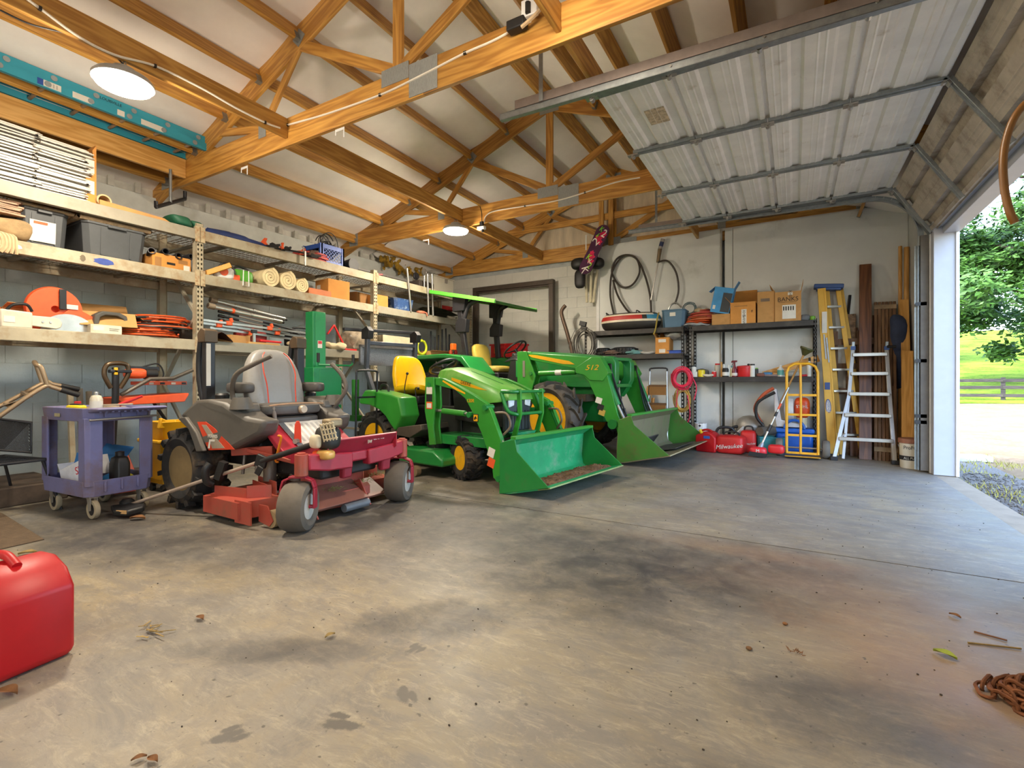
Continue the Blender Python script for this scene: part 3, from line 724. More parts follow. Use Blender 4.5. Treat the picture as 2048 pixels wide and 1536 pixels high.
t = thing('c_clamp', 'steel C clamp gripping the top rack beam', 'clamp', p, 0)
G().prism([(.0, -.13), (.06, -.13), (.06, .06), (0, .06), (0, .045), (.045, .045), (.045, -.115), (0, -.115)], -.012, .012).build('frame', m_steel, t, .003)
G().cyl((.02, 0, .06), (.02, 0, .12), .007, n=8).cyl((.02, -.03, .11), (.02, .03, .11), .004, n=6).build('screw', m_steel, t)
g = G(); p = spot(622, 508, -5.75, ZT)
for k in range(4): g.tube(coil((0, 0, .02+k*.028), .2, .014, 1.0, sq=1.25, seed=k, wob=.1), .014, 8)
tag(g.build('red_hose', M('red_hose', '#c8504a', .5, var=.15), None, loc=p), 'coiled faded red air hose on the top shelf', 'hose')
ya, yb = at(643, 520, X=-5.58).y, at(686, 520, X=-5.58).y; wy = yb-ya
t = thing('milk_crate', 'blue plastic milk crate of black cables on the top rack shelf', 'crate', (-5.58-.17, (ya+yb)/2, ZT))
m_cr = M('crate_blue', '#1f54b5', .45, var=.08); H = .27; L = .17
g = G(); g.box(-L, L, -wy/2, wy/2, 0, .008)
for s in (-1, 1):
    for z0, z1 in ((0, .05), (.21, H)): g.box(s*L-.006, s*L+.006, -wy/2, wy/2, z0, z1); g.box(-L, L, s*wy/2-.006, s*wy/2+.006, z0, z1)
    for q in (-1, 1): g.box(s*L-.012, s*L+.012, q*wy/2-.03, q*wy/2+.012 if q > 0 else q*wy/2+.03, 0, H); g.box(q*L-.03, q*L+.012, s*wy/2-.012, s*wy/2+.012, 0, H)
    for k in range(-4, 10):
        for d in (-1, 1):
            a = -wy/2+k*wy/7; b = a+.16*d
            if -wy/2-.17 < a < wy/2+.17:
                ps = []
                for q in range(9):
                    y_ = a+(b-a)*q/8; z_ = .05+.16*q/8
                    if -wy/2 <= y_ <= wy/2: ps.append((s*L, y_, z_))
                if len(ps) > 1: g.bar(ps[0], ps[-1], .008, .007, (1, 0, 0)); 
g.build('crate_body', m_cr, t)
tag((lambda g: [g.tube(coil((0, 0, .12+k*.03), .13, .009, 1.3, 'z', .3, seed=k+9), .009, 6) for k in range(6)] and [g.tube(coil((-.03+.03*k, -.02+.02*k, .3), .11+.012*k, .007, 1, 'x', .12, seed=30+k, sq=1.25), .007, 6) for k in range(4)] and [g.tube(coil((.02*k, .07-.03*k, .26), .09, .009, 1.2, 'x', .3, seed=50+k), .009, 6) for k in range(5)] and g)(G()).build('cable_bundle', m_blk, None, loc=(-5.75, (ya+yb)/2, ZT+.012)), 'tangled black cables looping out of the blue crate', 'cable')
p = spot(708, 530, -5.56, ZT)
g = G(); g.tube([(-.35, 0, .09), (-.1, 0, .085), (0, 0, .085)], [.05, .085, .095], 20); g.tube([(.002, 0, .085), (-.15, 0, .085)], [.082, .03], 20)
tag(g.build('rubber_boot', m_blk, None, loc=p), 'black rubber boot on its side, top rack shelf', 'boot')
p = spot(760, 548, -5.57, ZT)
t = thing('steel_tray', 'small steel tray holding a red tool on the top rack shelf', 'tray', p)
G().box(-.12, .05, -.1, .1, 0, .012).box(-.12, .05, -.1, -.095, 0, .03).box(-.12, .05, .095, .1, 0, .03).build('tray', m_steel, t)
G().bar((-.02, -.05, .03), (0, .05, .05), .03, .02).build('tool', m_red, t, .004)
for i, (u, v0, v1) in enumerate(((822, 536, 602), (857, 548, 606), (866, 548, 606))):
    a = at(u-8 if i == 0 else u-2, v0, X=-5.46); b = at(u, v1, X=-5.49); b.z = ZM+.0
    tag(G().cyl(b, a, .017, n=12).build('chrome_pole', m_steel), 'chrome tube leaning on the rack above the blue bin, %s' % ('leftmost of three', 'middle of three', 'rightmost of three')[i], 'tube', 'chrome tubes')
p = spot(845, 560, -5.7, ZT)
tag(G().box(-.15, .1, -.2, .2, 0, .13).box(-.1, .06, -.15, .15, .13, .15).build('dark_case', M('dark_case', '#3d352f', .7, var=.2), None, .01, loc=p), 'dark brown case at the far end of the top shelf', 'case')
p = spot(832, 546, -5.7, ZT+.152)
tag(G().ring((0, 0, .06), .05, .018, 'x', 20, 8).lathe([(.05, -.03), (.05, .03)], 16, (0, 0, .06), 'x').build('cable_reel', m_blkm, None, loc=p), 'small black reel sitting on the dark case', 'reel')
p = at(853, 545, X=-5.5)
t = thing('dial_gauge', 'round dial on a chrome stem above the rack', 'gauge', (p.x-.05, p.y, ZT))
G().lathe([(.01, -.012), (.06, -.012), (.06, .012), (.05, .013), (.05, .008), (.01, .008)], 24, (0, 0, .27), 'x').build('dial', m_steel, t)
G().cyl((0, 0, 0), (0, 0, .22), .014, n=10).build('stem', m_steel, t)
ya, yb = at(868, 570, X=-5.6).y, at(906, 575, X=-5.6).y
t = thing('clear_tote', 'clear plastic storage tote at the far end of the rack', 'tote', (-5.85, (ya+yb)/2, ZT))
m_clear = M('clear_plastic', '#c9c4b4', .25, var=.05, alpha=.45)
g = G(); w = (yb-ya)/2
g.box(-.25, .25, -w, w, 0, .006)
for s in (-1, 1): g.box(-.25, .25, s*w-.003, s*w+.003, 0, .28); g.box(s*.25-.003, s*.25+.003, -w, w, 0, .28)
g.build('tub', m_clear, t); G().box(-.27, .27, -w-.02, w+.02, .28, .3).build('lid', m_clear, t, .005); G().box(.255, .262, .02, .1, .2, .27).build('latch', m_steel, t)
# ---- middle shelf
m_sack = M('canvas_sack', '#a58a63', .9, var=.2, bump=.6, bs=12)
y0 = at(20, 470, X=-5.58).y
g = G(); sup(g, (0, 0, .11), (.2, .17, .11), .75); tag(g.jit(.05, 5).build('canvas_sack', m_sack, None, loc=(-5.72, y0-.03, ZM)), 'crumpled tan canvas sack at the left end of the middle shelf', 'sack')
g = G()
for k in range(6): g.tube(spline([(-5.6, y0-.15, ZM+.12-.02*k), (-5.52, y0-.1+.02*k, ZM+.04), (-5.475, y0-.09+.02*k, ZM-.06), (-5.47, y0-.14+.03*k, ZM-.12)], 4), .012, 6)
tag(g.build('rope_hank', M('rope', '#b49c7a', .9)), 'hank of tan rope hanging over the middle rack beam', 'rope')
vb = G().box(-.15, .15, -.16, .16, 0, .004).box(.14, .15, -.16, .16, 0, .014).box(-.15, .15, .15, .16, 0, .012).mesh('trim_offcut', M('trim_brown', '#b78f72', .6, var=.2), 0)
for k in range(7):
    tag(kid('trim_offcut', vb, None, (-5.72, y0-.1+random.uniform(-.03, .03), ZM+.225+k*.016), (0, 0, random.uniform(-6, 6))), 'thin brown trim offcut stacked on the canvas sack', 'trim', 'brown trim offcuts')
m_tote = M('tote_grey', '#4a4d50', .5, var=.08)
def tote(name, label, w, d, h, loc, rz, mat, cat='tote', lid=False, ribs=True):
    """tapered storage tub: w along local y (front), d along x"""
    t = thing(name, label, cat, loc, rz); rs = []
    def rr(k, z, i=0): 
        a, b = d/2*k-i, w/2*k-i; c = .04
        return [(a-c, -b, z), (a, -b+c, z), (a, b-c, z), (a-c, b, z), (-a+c, b, z), (-a, b-c, z), (-a, -b+c, z), (-a+c, -b, z)]
    G().rings([rr(.88, 0), rr(.97, h*.93), rr(1.0, h*.94), rr(1.0, h), rr(.97, h, .004), rr(.86, .01, .004)], cap=True).build('tub', mat, t, .003)
    if ribs:
        for y in (-.22, .22): G().box(.0, .006, -.006, .006, 0, h*.8).box(0, .006, -.03*0-.006, w*.09, 0, .012).build('rib', mat, t, loc=(d/2*.9, y*w, h*.08), rot=(0, 3.5, 0))
        G().box(d/2*.99, d/2*.99+.02, -w*.14, w*.14, h*.9, h*.97).build('grip', mat, t, .004)
    if lid:
        rs = [rr(1.02, h), rr(1.03, h+.015), rr(.95, h+.03), rr(.9, h+.025)]; G().rings(rs).build('lid', mat, t, .003)
    return t
def rug(label, w, d, h, loc, m, seed):
    g = G()
    g.grid(lambda u, v: (d*(u-.5), w*(v-.5), h+.012*noise.noise((u*5, v*7, seed))-max(0, abs(u-.5)-.42)*.35), 14, 30)
    g.grid(lambda u, v: (d*(u-.5), w*(v-.5), .0+.008*noise.noise((u*5, v*7, seed+3))), 14, 30)
    for e in (0, 1):
        g.grid(lambda u, v: (d*(e-.5)+(.02*math.sin(PI*v)*(1 if e else -1)), w*(u-.5), h*v*.9), 30, 4)
        g.grid(lambda u, v: (d*(u-.5), w*(e-.5)+(.02*math.sin(PI*v)*(1 if e else -1)), h*v*.9), 14, 4)
    return tag(g.build('folded_rug', m, None, loc=loc), label, 'rug')
ya, yb = at(35, 470, X=-5.6).y, at(140, 470, X=-5.6).y
t = tote('storage_tote', 'grey storage tote with white label on the middle rack shelf', yb-ya, .55, .33, (-5.87, (ya+yb)/2, ZM), 0, m_tote)
G().box(0, .002, -.085, .085, 0, .18).build('paper_label', m_label, t, loc=(.255, -.01, .05), rot=(0, 4, 0))
G().box(0, .003, -.06, .03, 0, .02).build('label_stripe', m_orange, t, loc=(.268, -.01, .2), rot=(0, 4, 0))
m_rug = M('rug_tan', '#b39c7c', .95, var=.2, vs=20, bump=.8, bs=50)
rug('folded tan rug lying on the labelled grey tote', .42, .5, .035, (-5.86, (ya+yb)/2-.01, ZM+.331), m_rug, 1)
ya, yb = at(150, 490, X=-5.6).y, at(289, 500, X=-5.6).y
tote('storage_tote', 'grey storage tote without label beside the rack post', (yb-ya)*.96, .55, .32, (-5.84, (ya+yb)/2+.03, ZM), 0, m_tote)
rug('lumpy folded rug on the unlabelled grey tote', .56, .5, .045, (-5.82, (ya+yb)/2+.03, ZM+.321), m_rug, 5)
ya, yb = at(305, 525, X=-5.62).y, at(381, 540, X=-5.62).y
t = carton('fruit_carton', 'printed orange-brown fruit carton of dark tubes beside the post', .38, yb-ya, .16, (-5.81, (ya+yb)/2, ZM), 0, m_card2, (('l', 60, .05),),
       marks=(('r', -.16, -.1, .03, .12, m_cardin), ('r', -.05, .03, .06, .085, m_ink), ('r', .06, .15, .09, .13, m_cardin), ('r', .11, .17, .01, .08, m_label)))
for i in range(4):
    g = G().lathe([(.034, -.2), (.034, .2), (.026, .2), (.026, -.2)], 16, ax='x')
    tag(g.build('plastic_pipe', m_blkm, None, loc=(-5.8, (ya+yb)/2-.13+i*.085, ZM+.135+.02*(i % 2)), rot=(0, -10, (i-1.5)*12)), 'short dark plastic pipe %s in the fruit carton' % ('first', 'second', 'third', 'fourth')[i], 'pipe', 'dark pipes in the fruit carton')
a = at(408, 548, X=-5.6); b = at(462, 530, X=-5.45)
tag(G().bar((a.x, a.y, a.z), (b.x, b.y, b.z), .035, .055).build('spirit_level', M('yellow_level', '#d0912c', .5), None, .004), 'yellow spirit level propped on the middle rack beam', 'level')
p = spot(447, 552, -5.6, ZM)
t = thing('chainsaw', 'orange and white chainsaw on the middle shelf under the yellow level', 'chainsaw', p, 80)
sup(G(), (0, 0, .07), (.1, .07, .07), .5).build('body', m_white, t); G().lathe([(.02, -.08), (.045, -.075), (.045, -.06)], 16, (-.02, 0, .08), 'y').build('starter_cover', m_orange, t)
G().box(.08, .16, -.05, .05, 0, .07).build('tank', m_orange, t, .01); G().tube(spline([(-.05, .0, .13), (0, 0, .19), (.09, 0, .16), (.12, 0, .08)], 5), .012, 8).build('handle', m_blk, t)
G().bar((-.1, 0, .05), (-.35, 0, .05), .006, .07).build('guide_bar', m_steel, t)
p = spot(480, 560, -5.66, ZM)
t = thing('hedge_trimmer', 'lime green cordless tool beside the foam rolls', 'tool', p, 85)
sup(G(), (0, 0, .08), (.14, .06, .08), .5).build('body', M('lime_plastic', '#56a52f', .45), t); sup(G(), (-.18, 0, .06), (.07, .05, .05), .5).build('battery', M('grey_plastic', '#8d9093', .5), t)
G().tube(spline([(-.1, 0, .14), (-.02, 0, .2), (.1, 0, .17)], 5), .014, 8).build('handle', m_blk, t)
y_ = at(491, 560, X=-5.49).y
t = G().tube([(0, -.03, .12), (0, .03, .12), (0, .035, -.06), (0, -.035, -.06)], .006, 8, True).build('wire_bracket', m_white, None, loc=(-5.48, y_, ZM+.01)); tag(t, 'white wire bracket hooked on the rack beam by the foam', 'bracket')
m_foam = M('foam', '#ecd9ab', .9, var=.12, vs=5, bump=.5, bs=12)
for i, (u0, u1, v0, v1, lift) in enumerate(((517, 556, 530, 574, .0), (553, 590, 536, 580, .0), (586, 614, 560, 588, 0))):
    ya, yb = at(u0, v0, X=-5.6).y, at(u1, v0, X=-5.6).y; r = (yb-ya)/2*1.0; g = G(); rs = []
    # spiral wound foam
    n = 90; turns = 3.2; r0 = r*.12
    inner = []; outer = []
    for k in range(n+1):
        th = 2*PI*turns*k/n; rr_ = r0+(r-r0)*k/n; inner.append((rr_*math.cos(th), rr_*math.sin(th))); w_ = (r-r0)/turns*.86; outer.append(((rr_-w_)*math.cos(th), (rr_-w_)*math.sin(th)) if rr_ > w_ else (0, 0))
    for k in range(n+1):
        a_, b_ = inner[k], outer[k]; rs.append([(-.35, a_[0], a_[1]), (.0, a_[0], a_[1]), (.0, b_[0], b_[1]), (-.35, b_[0], b_[1])])
    g.rings(rs); g.jit(.006, 8)
    tag(g.build('foam_roll', m_foam, None, loc=(-5.56, (ya+yb)/2, ZM+r)), ('leftmost', 'middle', 'smallest, right hand')[i]+' rolled cream foam sheet on the middle rack shelf', 'foam roll', 'foam rolls')
ya, yb = at(618, 590, X=-5.56).y, at(662, 595, X=-5.56).y
t = thing('orange_tray', 'shallow orange box of red tape rolls beside the brown carton', 'tray', (-5.68, (ya+yb)/2, ZM))
g = G(); w = (yb-ya)/2; g.box(-.12, .12, -w, w, 0, .005)
for s in (-1, 1): g.box(-.12, .12, s*w-.003, s*w+.003, 0, .09); g.box(s*.12-.003, s*.12+.003, -w, w, 0, .09)
g.build('tray_body', M('tray_orange', '#c9703a', .6), t)
for k in range(2): G().lathe([(.055, 0), (.055, .04), (.035, .04), (.035, 0)], 18, (0, -.07+k*.13, .07)).build('tape_roll', M('tape_red', '#8e2b1d', .5), t)
ya, yb = at(655, 580, X=-5.6).y, at(699, 585, X=-5.55).y
carton('brown_carton', 'upright plain orange-brown carton on the middle rack shelf', .3, yb-ya, .27, (-5.7, (ya+yb)/2, ZM), -6, m_card2, marks=(('f', -.12, -.03, .08, .2, m_label),))
ya, yb = at(757, 600, X=-5.58).y, at(779, 600, X=-5.58).y
carton('brown_carton', 'small brown carton just right of the middle rack post', .25, yb-ya, .2, (-5.74, (ya+yb)/2, ZM), 0, m_card2)
ya, yb = at(715, 600, X=-5.75).y, at(745, 600, X=-5.75).y
carton('dusty_carton', 'dusty dark carton behind the middle rack post', .28, yb-ya, .22, (-5.95, (ya+yb)/2, ZM), 8, m_cardin)
ya, yb = at(782, 610, X=-5.6).y, at(832, 615, X=-5.5).y
tote('blue_bin', 'paint-splashed blue plastic bin on the middle rack shelf', (yb-ya)*.9, .36, .19, (-5.68, (ya+yb)/2, ZM), -4, M('bin_blue', '#2d4a7c', .5, var=.1, dirt='#9fb2c4', da=.2, ds=14), 'bin', ribs=False)
p = spot(842, 624, -5.56, ZM)
g = G(); sup(g, (0, 0, .03), (.06, .09, .03), .7); g.tube(spline([(.04, .02, .03), (.08, .05, .02), (.085, .06, -.03)], 5), .012, 6); tag(g.build('work_glove', M('glove_red', '#b5694f', .85, var=.2, bump=.4), None, loc=p), 'terracotta work glove drooping over the middle rack beam', 'glove')
ya, yb = at(852, 630, X=-5.65).y, at(910, 640, X=-5.6).y
for k in range(5):
    g = G(); w = (yb-ya)/2
    g.grid(lambda u, v: (.22*(u-.5)*2*.8, w*(2*v-1), .016+.02*math.sin(v*PI)*(1-.1*k)+.014*noise.noise((u*4, v*5, k))), 8, 18); g.grid(lambda u, v: (.22*(u-.5)*2*.8, w*(2*v-1), .006*noise.noise((u*4, v*5, k+9))), 8, 18)
    tag(g.build('folded_tarp', M('tarp_grey', '#7d7a68', .8, var=.25), None, loc=(-5.72, (ya+yb)/2, ZM+.012+k*.03), rot=(random.uniform(-3, 3), 0, random.uniform(-8, 8))), 'layer of grey-green folded tarp under the red parts bin', 'tarp', 'folded tarp layers')
p = spot(900, 617, -5.58, ZM+.165)
t = thing('parts_bin', 'bright red plastic parts bin on the folded tarps', 'bin', p)
g = G(); g.box(-.1, .08, -.11, .11, 0, .005)
for s in (-1, 1): g.prism([(-.1, 0), (.08, 0), (.09, .06), (-.1, .1)], s*.11-.003, s*.11+.003)
g.box(-.103, -.097, -.11, .11, 0, .1); g.prism([(.08, 0), (.09, .06), (.086, .06), (.076, 0)], -.11, .11); g.build('bin_body', m_red, t)
G().box(.0865, .0885, -.05, .03, .02, .045).build('bin_label', m_label, t, rot=(0, 6, 0))
p = spot(902, 633, -5.55, ZM)
g = G(); sup(g, (0, 0, .03), (.06, .09, .03), .8); tag(g.jit(.03, 14).build('white_rag', M('rag_white', '#cfc3ae', .9, var=.15), None, loc=p), 'crumpled white rag under the red parts bin', 'rag')
# ---- lower shelf
ya, yb = at(5, 600, X=-5.8).y, at(57, 600, X=-5.8).y
carton('tool_carton', 'open orange and brown carton behind the white saw scabbard', .3, yb-ya, .2, (-6.0, (ya+yb)/2, ZL), 4, m_card, (('r', 20, .1),))
tag(G().box(-.1, .1, -.14, .14, 0, .1).box(-.09, .09, -.16, -.12, .1, .18).build('orange_case', m_orange, None, .012, loc=(-5.72, ya+.07, ZL+.05+.0)), 'orange tool case wedged at the left end of the lower shelf', 'case')
bpy.data.objects['orange_case'].location.z = ZL
a0, b0 = at(2, 635, X=-5.5), at(128, 632, X=-5.5)
t = thing('saw_scabbard', 'white plastic chainsaw in its bar cover along the lower rack beam', 'chainsaw', (-5.54, b0.y, ZL), 0)
Ls = b0.y-a0.y
g = G().prism([(0, .07), (-.01, .03), (-.04, .015), (-Ls*.55, .03), (-Ls*.55, .115), (-.05, .115), (-.015, .1)], -.02, .01, 'yz'); g.build('bar_cover', M('scabbard_white', '#cfc6b3', .5, var=.08), t, .006)
G().prism([(-Ls*.5, .0), (-Ls, -.0), (-Ls, .15), (-Ls*.5, .14)], -.09, .02, 'yz').build('body', M('saw_white', '#c9c0ae', .5, var=.1), t, .012)
G().box(.021, .023, -Ls*.95, -Ls*.78, .045, .095).build('name_plate', m_label, t); G().box(.011, .014, -Ls*.71, -Ls*.53, .07, .1).build('slot', M('slot_dark', '#6b6457', .7), t)
for yy in (-.08, -.13): G().cyl((.01, yy, .07), (.016, yy, .07), .009, n=10).build('rivet', m_steel, t)
G().tube(spline([(0, -Ls*.9, .14), (.02, -Ls*.8, .19), (.02, -Ls*.6, .2), (.0, -Ls*.5, .15)], 6), .012, 8).build('handle', m_blk, t)
p = at(112, 640, X=-5.7)
t = thing('disc_cutter', 'orange cut-off saw guard and steel blade on the lower shelf', 'saw', (-5.68, p.y, ZL), 0)
G().lathe([(.19, -.03), (.2, 0), (.19, .03), (.03, .035), (.03, -.035)], 36, (0, -.02, .2), 'x').build('guard', m_orange, t)
G().prism([(.06+.19*math.cos(a*PI/30), .19*math.sin(a*PI/30)*.85) for a in range(31)], .068, .072, 'yz').build('blade', m_steel, t)
G().box(.04, .06, .0, .05, .2, .38).build('bracket', m_blkm, t, .005); G().prism([(.02, .16), (.22, .1), (.25, .12), (.24, .16), (.1, .24)], .02, .05, 'yz').build('deflector', m_orange, t, .004)
G().box(.056, .058, .05, .13, .21, .25).build('sticker', m_label, t)
p = at(215, 620, X=-5.75)
t = carton('open_carton', 'large open cardboard carton with spread flaps on the lower shelf', .36, .42, .22, (-5.86, p.y+.02, ZL), -14, m_card, (('l', 40, .2), ('r', -45, .2), ('f', 25, .2), ('b', -35, .2)))
p = spot(220, 630, -5.6, ZL+.08)
t = thing('dark_visor', 'dark grey plastic hood sitting on the white carton', 'hood', (p[0]-.04, p[1], ZL+.088), 0)
g = G(); o_ = [(-.13, 0), (-.12, .09), (-.06, .13), (.07, .13), (.13, .1), (.15, 0)]; i_ = [(.11, 0), (.1, .07), (.05, .095), (-.04, .095), (-.08, .07), (-.09, 0)]
g.prism(o_+i_, -.06, .06, 'yz').build('shell', M('hood_grey', '#4b4944', .6, var=.1), t, .008); G().box(-.055, -.045, -.1, .12, 0, .1).build('back', m_blk, t)
ya, yb = at(182, 655, X=-5.53).y, at(243, 657, X=-5.53).y
t = carton('white_carton', 'long slim dirty white carton at the lower rack beam', .22, yb-ya, .085, (-5.64, (ya+yb)/2, ZL), 0, M('carton_white', '#d9d0bc', .8, var=.1, dirt='#a8977a', da=.25), marks=(('r', -.1, -.02, .03, .07, m_label), ('r', .02, .1, .05, .054, m_ink), ('r', .02, .09, .035, .039, m_ink)))
m_ocord = M('orange_cord', '#d4541f', .5, var=.15)
p = at(310, 660, X=-5.7)
for k in range(3):
    g = G()
    for j in range(4): g.tube(coil((0, 0, .02+j*.028), .24-.02*j, .008, 1.7, seed=k*10+j, wob=.22, sq=1.1, lift=.012), .0085, 6)
    tag(g.build('power_cable', (m_ocord, m_blk, m_ocord)[k], None, loc=(-5.72-.02*k, p.y-.05+.06*k, ZL+.0+.05*k)), ('bottom orange extension cord in the pile beside the post', 'black extension cord in the middle of the orange pile', 'top orange extension cord in the pile beside the post')[k], 'cord', 'extension cord pile')
tag(G().ell((0, 0, 0), (.035, .035, .04)).cyl((0, 0, -.12), (0, 0, 0), .012, n=8).build('ball_stopper', m_blk, None, loc=(-5.6, p.y+.02, ZL+.2)), 'black rubber knob standing in the cord pile', 'stopper')
p = spot(370, 650, -5.85, ZL); g = G(); sup(g, (0, 0, .12), (.17, .14, .12), .7)
tag(g.jit(.05, 6).build('tool_bag', M('dark_bag', '#4a443b', .85, var=.4, vs=9), None, loc=p), 'dark lumpy tool bag behind the rack post', 'bag')
# tripods and poles
def pole(name, label, a, b, r, m, cat, grp, parts=()):
    t = thing(name, label, cat, a, group=grp); d = Vector(b)-Vector(a)
    G().cyl((0, 0, 0), d, r, n=10).build('shaft', m, t)
    for f0, f1, rr_, mm in parts: G().cyl(d*f0, d*f1, rr_, n=10).build('fitting', mm, t)
    return t
m_alu = M('aluminium', '#c9c6bf', .3, .8, var=.06)
for i, (u0, v0, u1, v1, dx) in enumerate(((420, 599, 566, 637, -.1), (416, 611, 560, 643, 0))):
    a = at(u0, v0, X=-5.6+dx); b = at(u1, v1, X=-5.6+dx)
    pole('light_stand', 'folded silver light stand leg, %s of the pair' % ('upper', 'lower')[i], a, b, .025, m_alu, 'stand', 'folded silver stands', ((0, .08, .032, M('stand_cap', '#8b7b66', .5)), (.3, .33, .03, m_orange if i else m_steel), (.55, .58, .031, m_steel), (.88, 1.02, .03, m_steel), (1.0, 1.06, .02, m_blk)))
for i in range(4):
    a = at(437, 622+i*9, X=-5.62-.03*i); b = at(600, 663+i*6, X=-5.62-.03*i)
    pole('paint_pole', 'black and silver extension pole, number %s from the top of the bundle' % ('one', 'two', 'three', 'four')[i], a, b, .012, m_blkm, 'pole', 'black and silver poles', ((.22, .5, .0125, m_alu), (0, .06, .018, m_blk)))
for i, (u0, v0, u1, v1) in enumerate(((406, 640, 628, 668), (406, 646, 628, 676), (420, 655, 626, 684))):
    a = at(u0, v0, X=-5.55-.03*i); b = at(u1, v1, X=-5.55-.03*i); a.z = max(a.z, ZL+.06); b.z = max(b.z, ZL+.03)
    t = thing('bar_clamp', 'long steel bar clamp with orange pads, %s of three on the lower shelf' % ('topmost', 'middle', 'lowest')[i], 'clamp', a, group='bar clamps'); d = b-a
    G().bar((0, 0, 0), d, .008, .024).build('bar', m_steel, t)
    for q in ((.2, .55), (.12, .62), (.35, .95))[i]:
        G().ob(d*q, (.04, .06, .05), (0, 0, 0)).ob(d*q+Vector((.01, .02, .035)), (.03, .03, .05), (20, 0, 0)).build('pad', m_orange, t, .006)
p = spot(428, 665, -5.62, ZL); g = G(); g.grid(lambda u, v: (.15*(2*u-1), .13*(2*v-1), .1*(1-abs(2*v-1))**.7+.02*noise.noise((u*4, v*4, 4))+.004), 8, 12); g.grid(lambda u, v: (.15*(2*u-1), .13*(2*v-1), 0), 2, 2)
tag(g.build('leather_pouch', M('leather_brown', '#4e2f24', .5, var=.2), None, loc=p), 'dark brown leather pouch beside the rack post', 'pouch')
ya, yb = at(449, 670, X=-5.58).y, at(494, 680, X=-5.58).y
carton('wedge_carton', 'crushed tan cardboard sleeve on the lower rack beam', .26, yb-ya, .09, (-5.66, (ya+yb)/2, ZL), 12, m_card, (('b', 30, .06),), rot=(0, 0, 12))
p = spot(500, 668, -5.75, ZL); tag(sup(G(), (0, 0, .09), (.12, .17, .09), .5).jit(.02, 6).build('red_satchel', M('satchel_red', '#8d2c28', .7, var=.15), None, loc=p), 'dull red satchel behind the bar clamps', 'satchel')
p = spot(508, 665, -5.52, ZL)
t = thing('clamp_head', 'steel clamp head standing upright on the lower rack beam', 'clamp', (p[0], p[1], ZL)); G().box(-.012, .012, -.016, .016, 0, .16).build('bar', m_steel, t, .003); G().box(-.02, .02, -.03, .03, .13, .17).build('jaw', m_blkm, t, .004)
a = at(497, 688, X=-5.5); b = at(560, 694, X=-5.5)
tag(G().box(-.08, .0, a.y, b.y, 0, .025).build('pine_offcut', m_pale, None, .002, loc=(-5.5, 0, ZL)), 'short pale pine offcut at the lower rack beam', 'board')
a = at(520, 684, X=-5.53); b = at(562, 682, X=-5.53)
tag(G().bar((a.x, a.y, ZL+.05), (b.x, b.y, ZL+.045), .03, .025).build('red_scraper', m_red, None, .006), 'red plastic scraper lying above the pine offcut', 'handle')
ya, yb = at(577, 665, X=-5.7).y, at(626, 665, X=-5.7).y
t = thing('small_generator', 'small black framed engine behind the green post', 'engine', (-5.78, (ya+yb)/2, ZL)); w = (yb-ya)/2
sup(G(), (0, 0, .1), (.12, w*.8, .1), .5).build('body', m_blkm, t); G().tube(spline([(.14, -w, 0), (.14, -w, .2), (.14, -w+.06, .26), (.14, w-.06, .26), (.14, w, .2), (.14, w, 0)], 5), .013, 8).build('frame', m_blk, t)
sup(G(), (.1, .05, .12), (.06, .05, .05), .6).build('cover', m_steel, t)
p = spot(690, 690, -5.56, ZL)
t = thing('caulk_gun', 'red caulking gun propped on the lower shelf', 'caulking gun', (p[0], p[1], ZL), 0)
q0 = at(668, 650, X=-5.56); q1 = at(692, 700, X=-5.56); base = Vector((p[0], p[1], ZL))
G().bar(q0-base, Vector((0, q1.y-base.y, .02)), .022, .022).build('barrel', m_red, t, .004); G().bar(q0-base, at(655, 668, X=-5.56)-base, .02, .02).build('handle', m_red, t, .004)
G().bar((0, at(688, 697, X=-5.56).y-base.y, .015), (0, at(712, 697, X=-5.56).y-base.y, .015), .04, .03).build('trigger', m_red, t, .006)
g = G(); p = spot(670, 690, -5.56, ZL); sup(g, (0, 0, .05), (.1, .15, .05), .8); tag(g.jit(.05, 9).build('cotton_rag', M('rag_cream', '#d6c09a', .9, var=.15), None, loc=p), 'crumpled cream rag between green post and plastic sack', 'rag')
g = G(); p = spot(712, 680, -5.72, ZL); sup(g, (0, 0, .17), (.17, .22, .17), .75, 28, 18); tag(g.jit(.06, 9).build('plastic_sack', M('plastic_film', '#b5a48e', .25, var=.3, vs=9), None, loc=p), 'bulging clear plastic sack on the lower rack shelf', 'sack')
g = G(); p = spot(596, 694, -5.58, ZL); sup(g, (0, 0, .035), (.08, .14, .035), .8); tag(g.jit(.03, 9).build('cotton_rag', M('rag_cream', '#d6c09a', .9), None, loc=p), 'crumpled cream rag left of the green post', 'rag')
# bay three, lower shelf, seen between the tractors
p = at(850, 690, X=-5.6); t = tag(G().tube(coil((0, 0, .1), .13, .018, 2, 'x', .1, seed=3), .02, 8).build('yellow_hose', M('hose_lime', '#c8d42a', .5), None, loc=(-5.68, p.y, ZL+.05)), 'coil of lime yellow hose on the lower shelf', 'hose')
ya, yb = at(860, 700, X=-5.6).y, at(905, 700, X=-5.6).y
carton('low_carton', 'low brown carton on the lower shelf behind the large tractor', .3, yb-ya, .1, (-5.75, (ya+yb)/2, ZL), 0, m_card, (('r', 10, .06),))
for i, u in enumerate((893, 903)):
    p = at(u, 690, X=-5.62); tag(G().lathe([(.03, 0), (.035, .03), (.035, .12), (.015, .15), (.015, .22), (.02, .24)], 14).build('spray_can', (m_orange, m_red)[i], None, loc=(-5.52, p.y, ZL)), ('orange', 'red')[i]+' bottle on the lower shelf behind the large tractor', 'bottle')
t = thing('pipe_rack', 'upright dark pipes and rods standing at the far end of the rack', 'pipes', (-5.75, 7.3, 0))
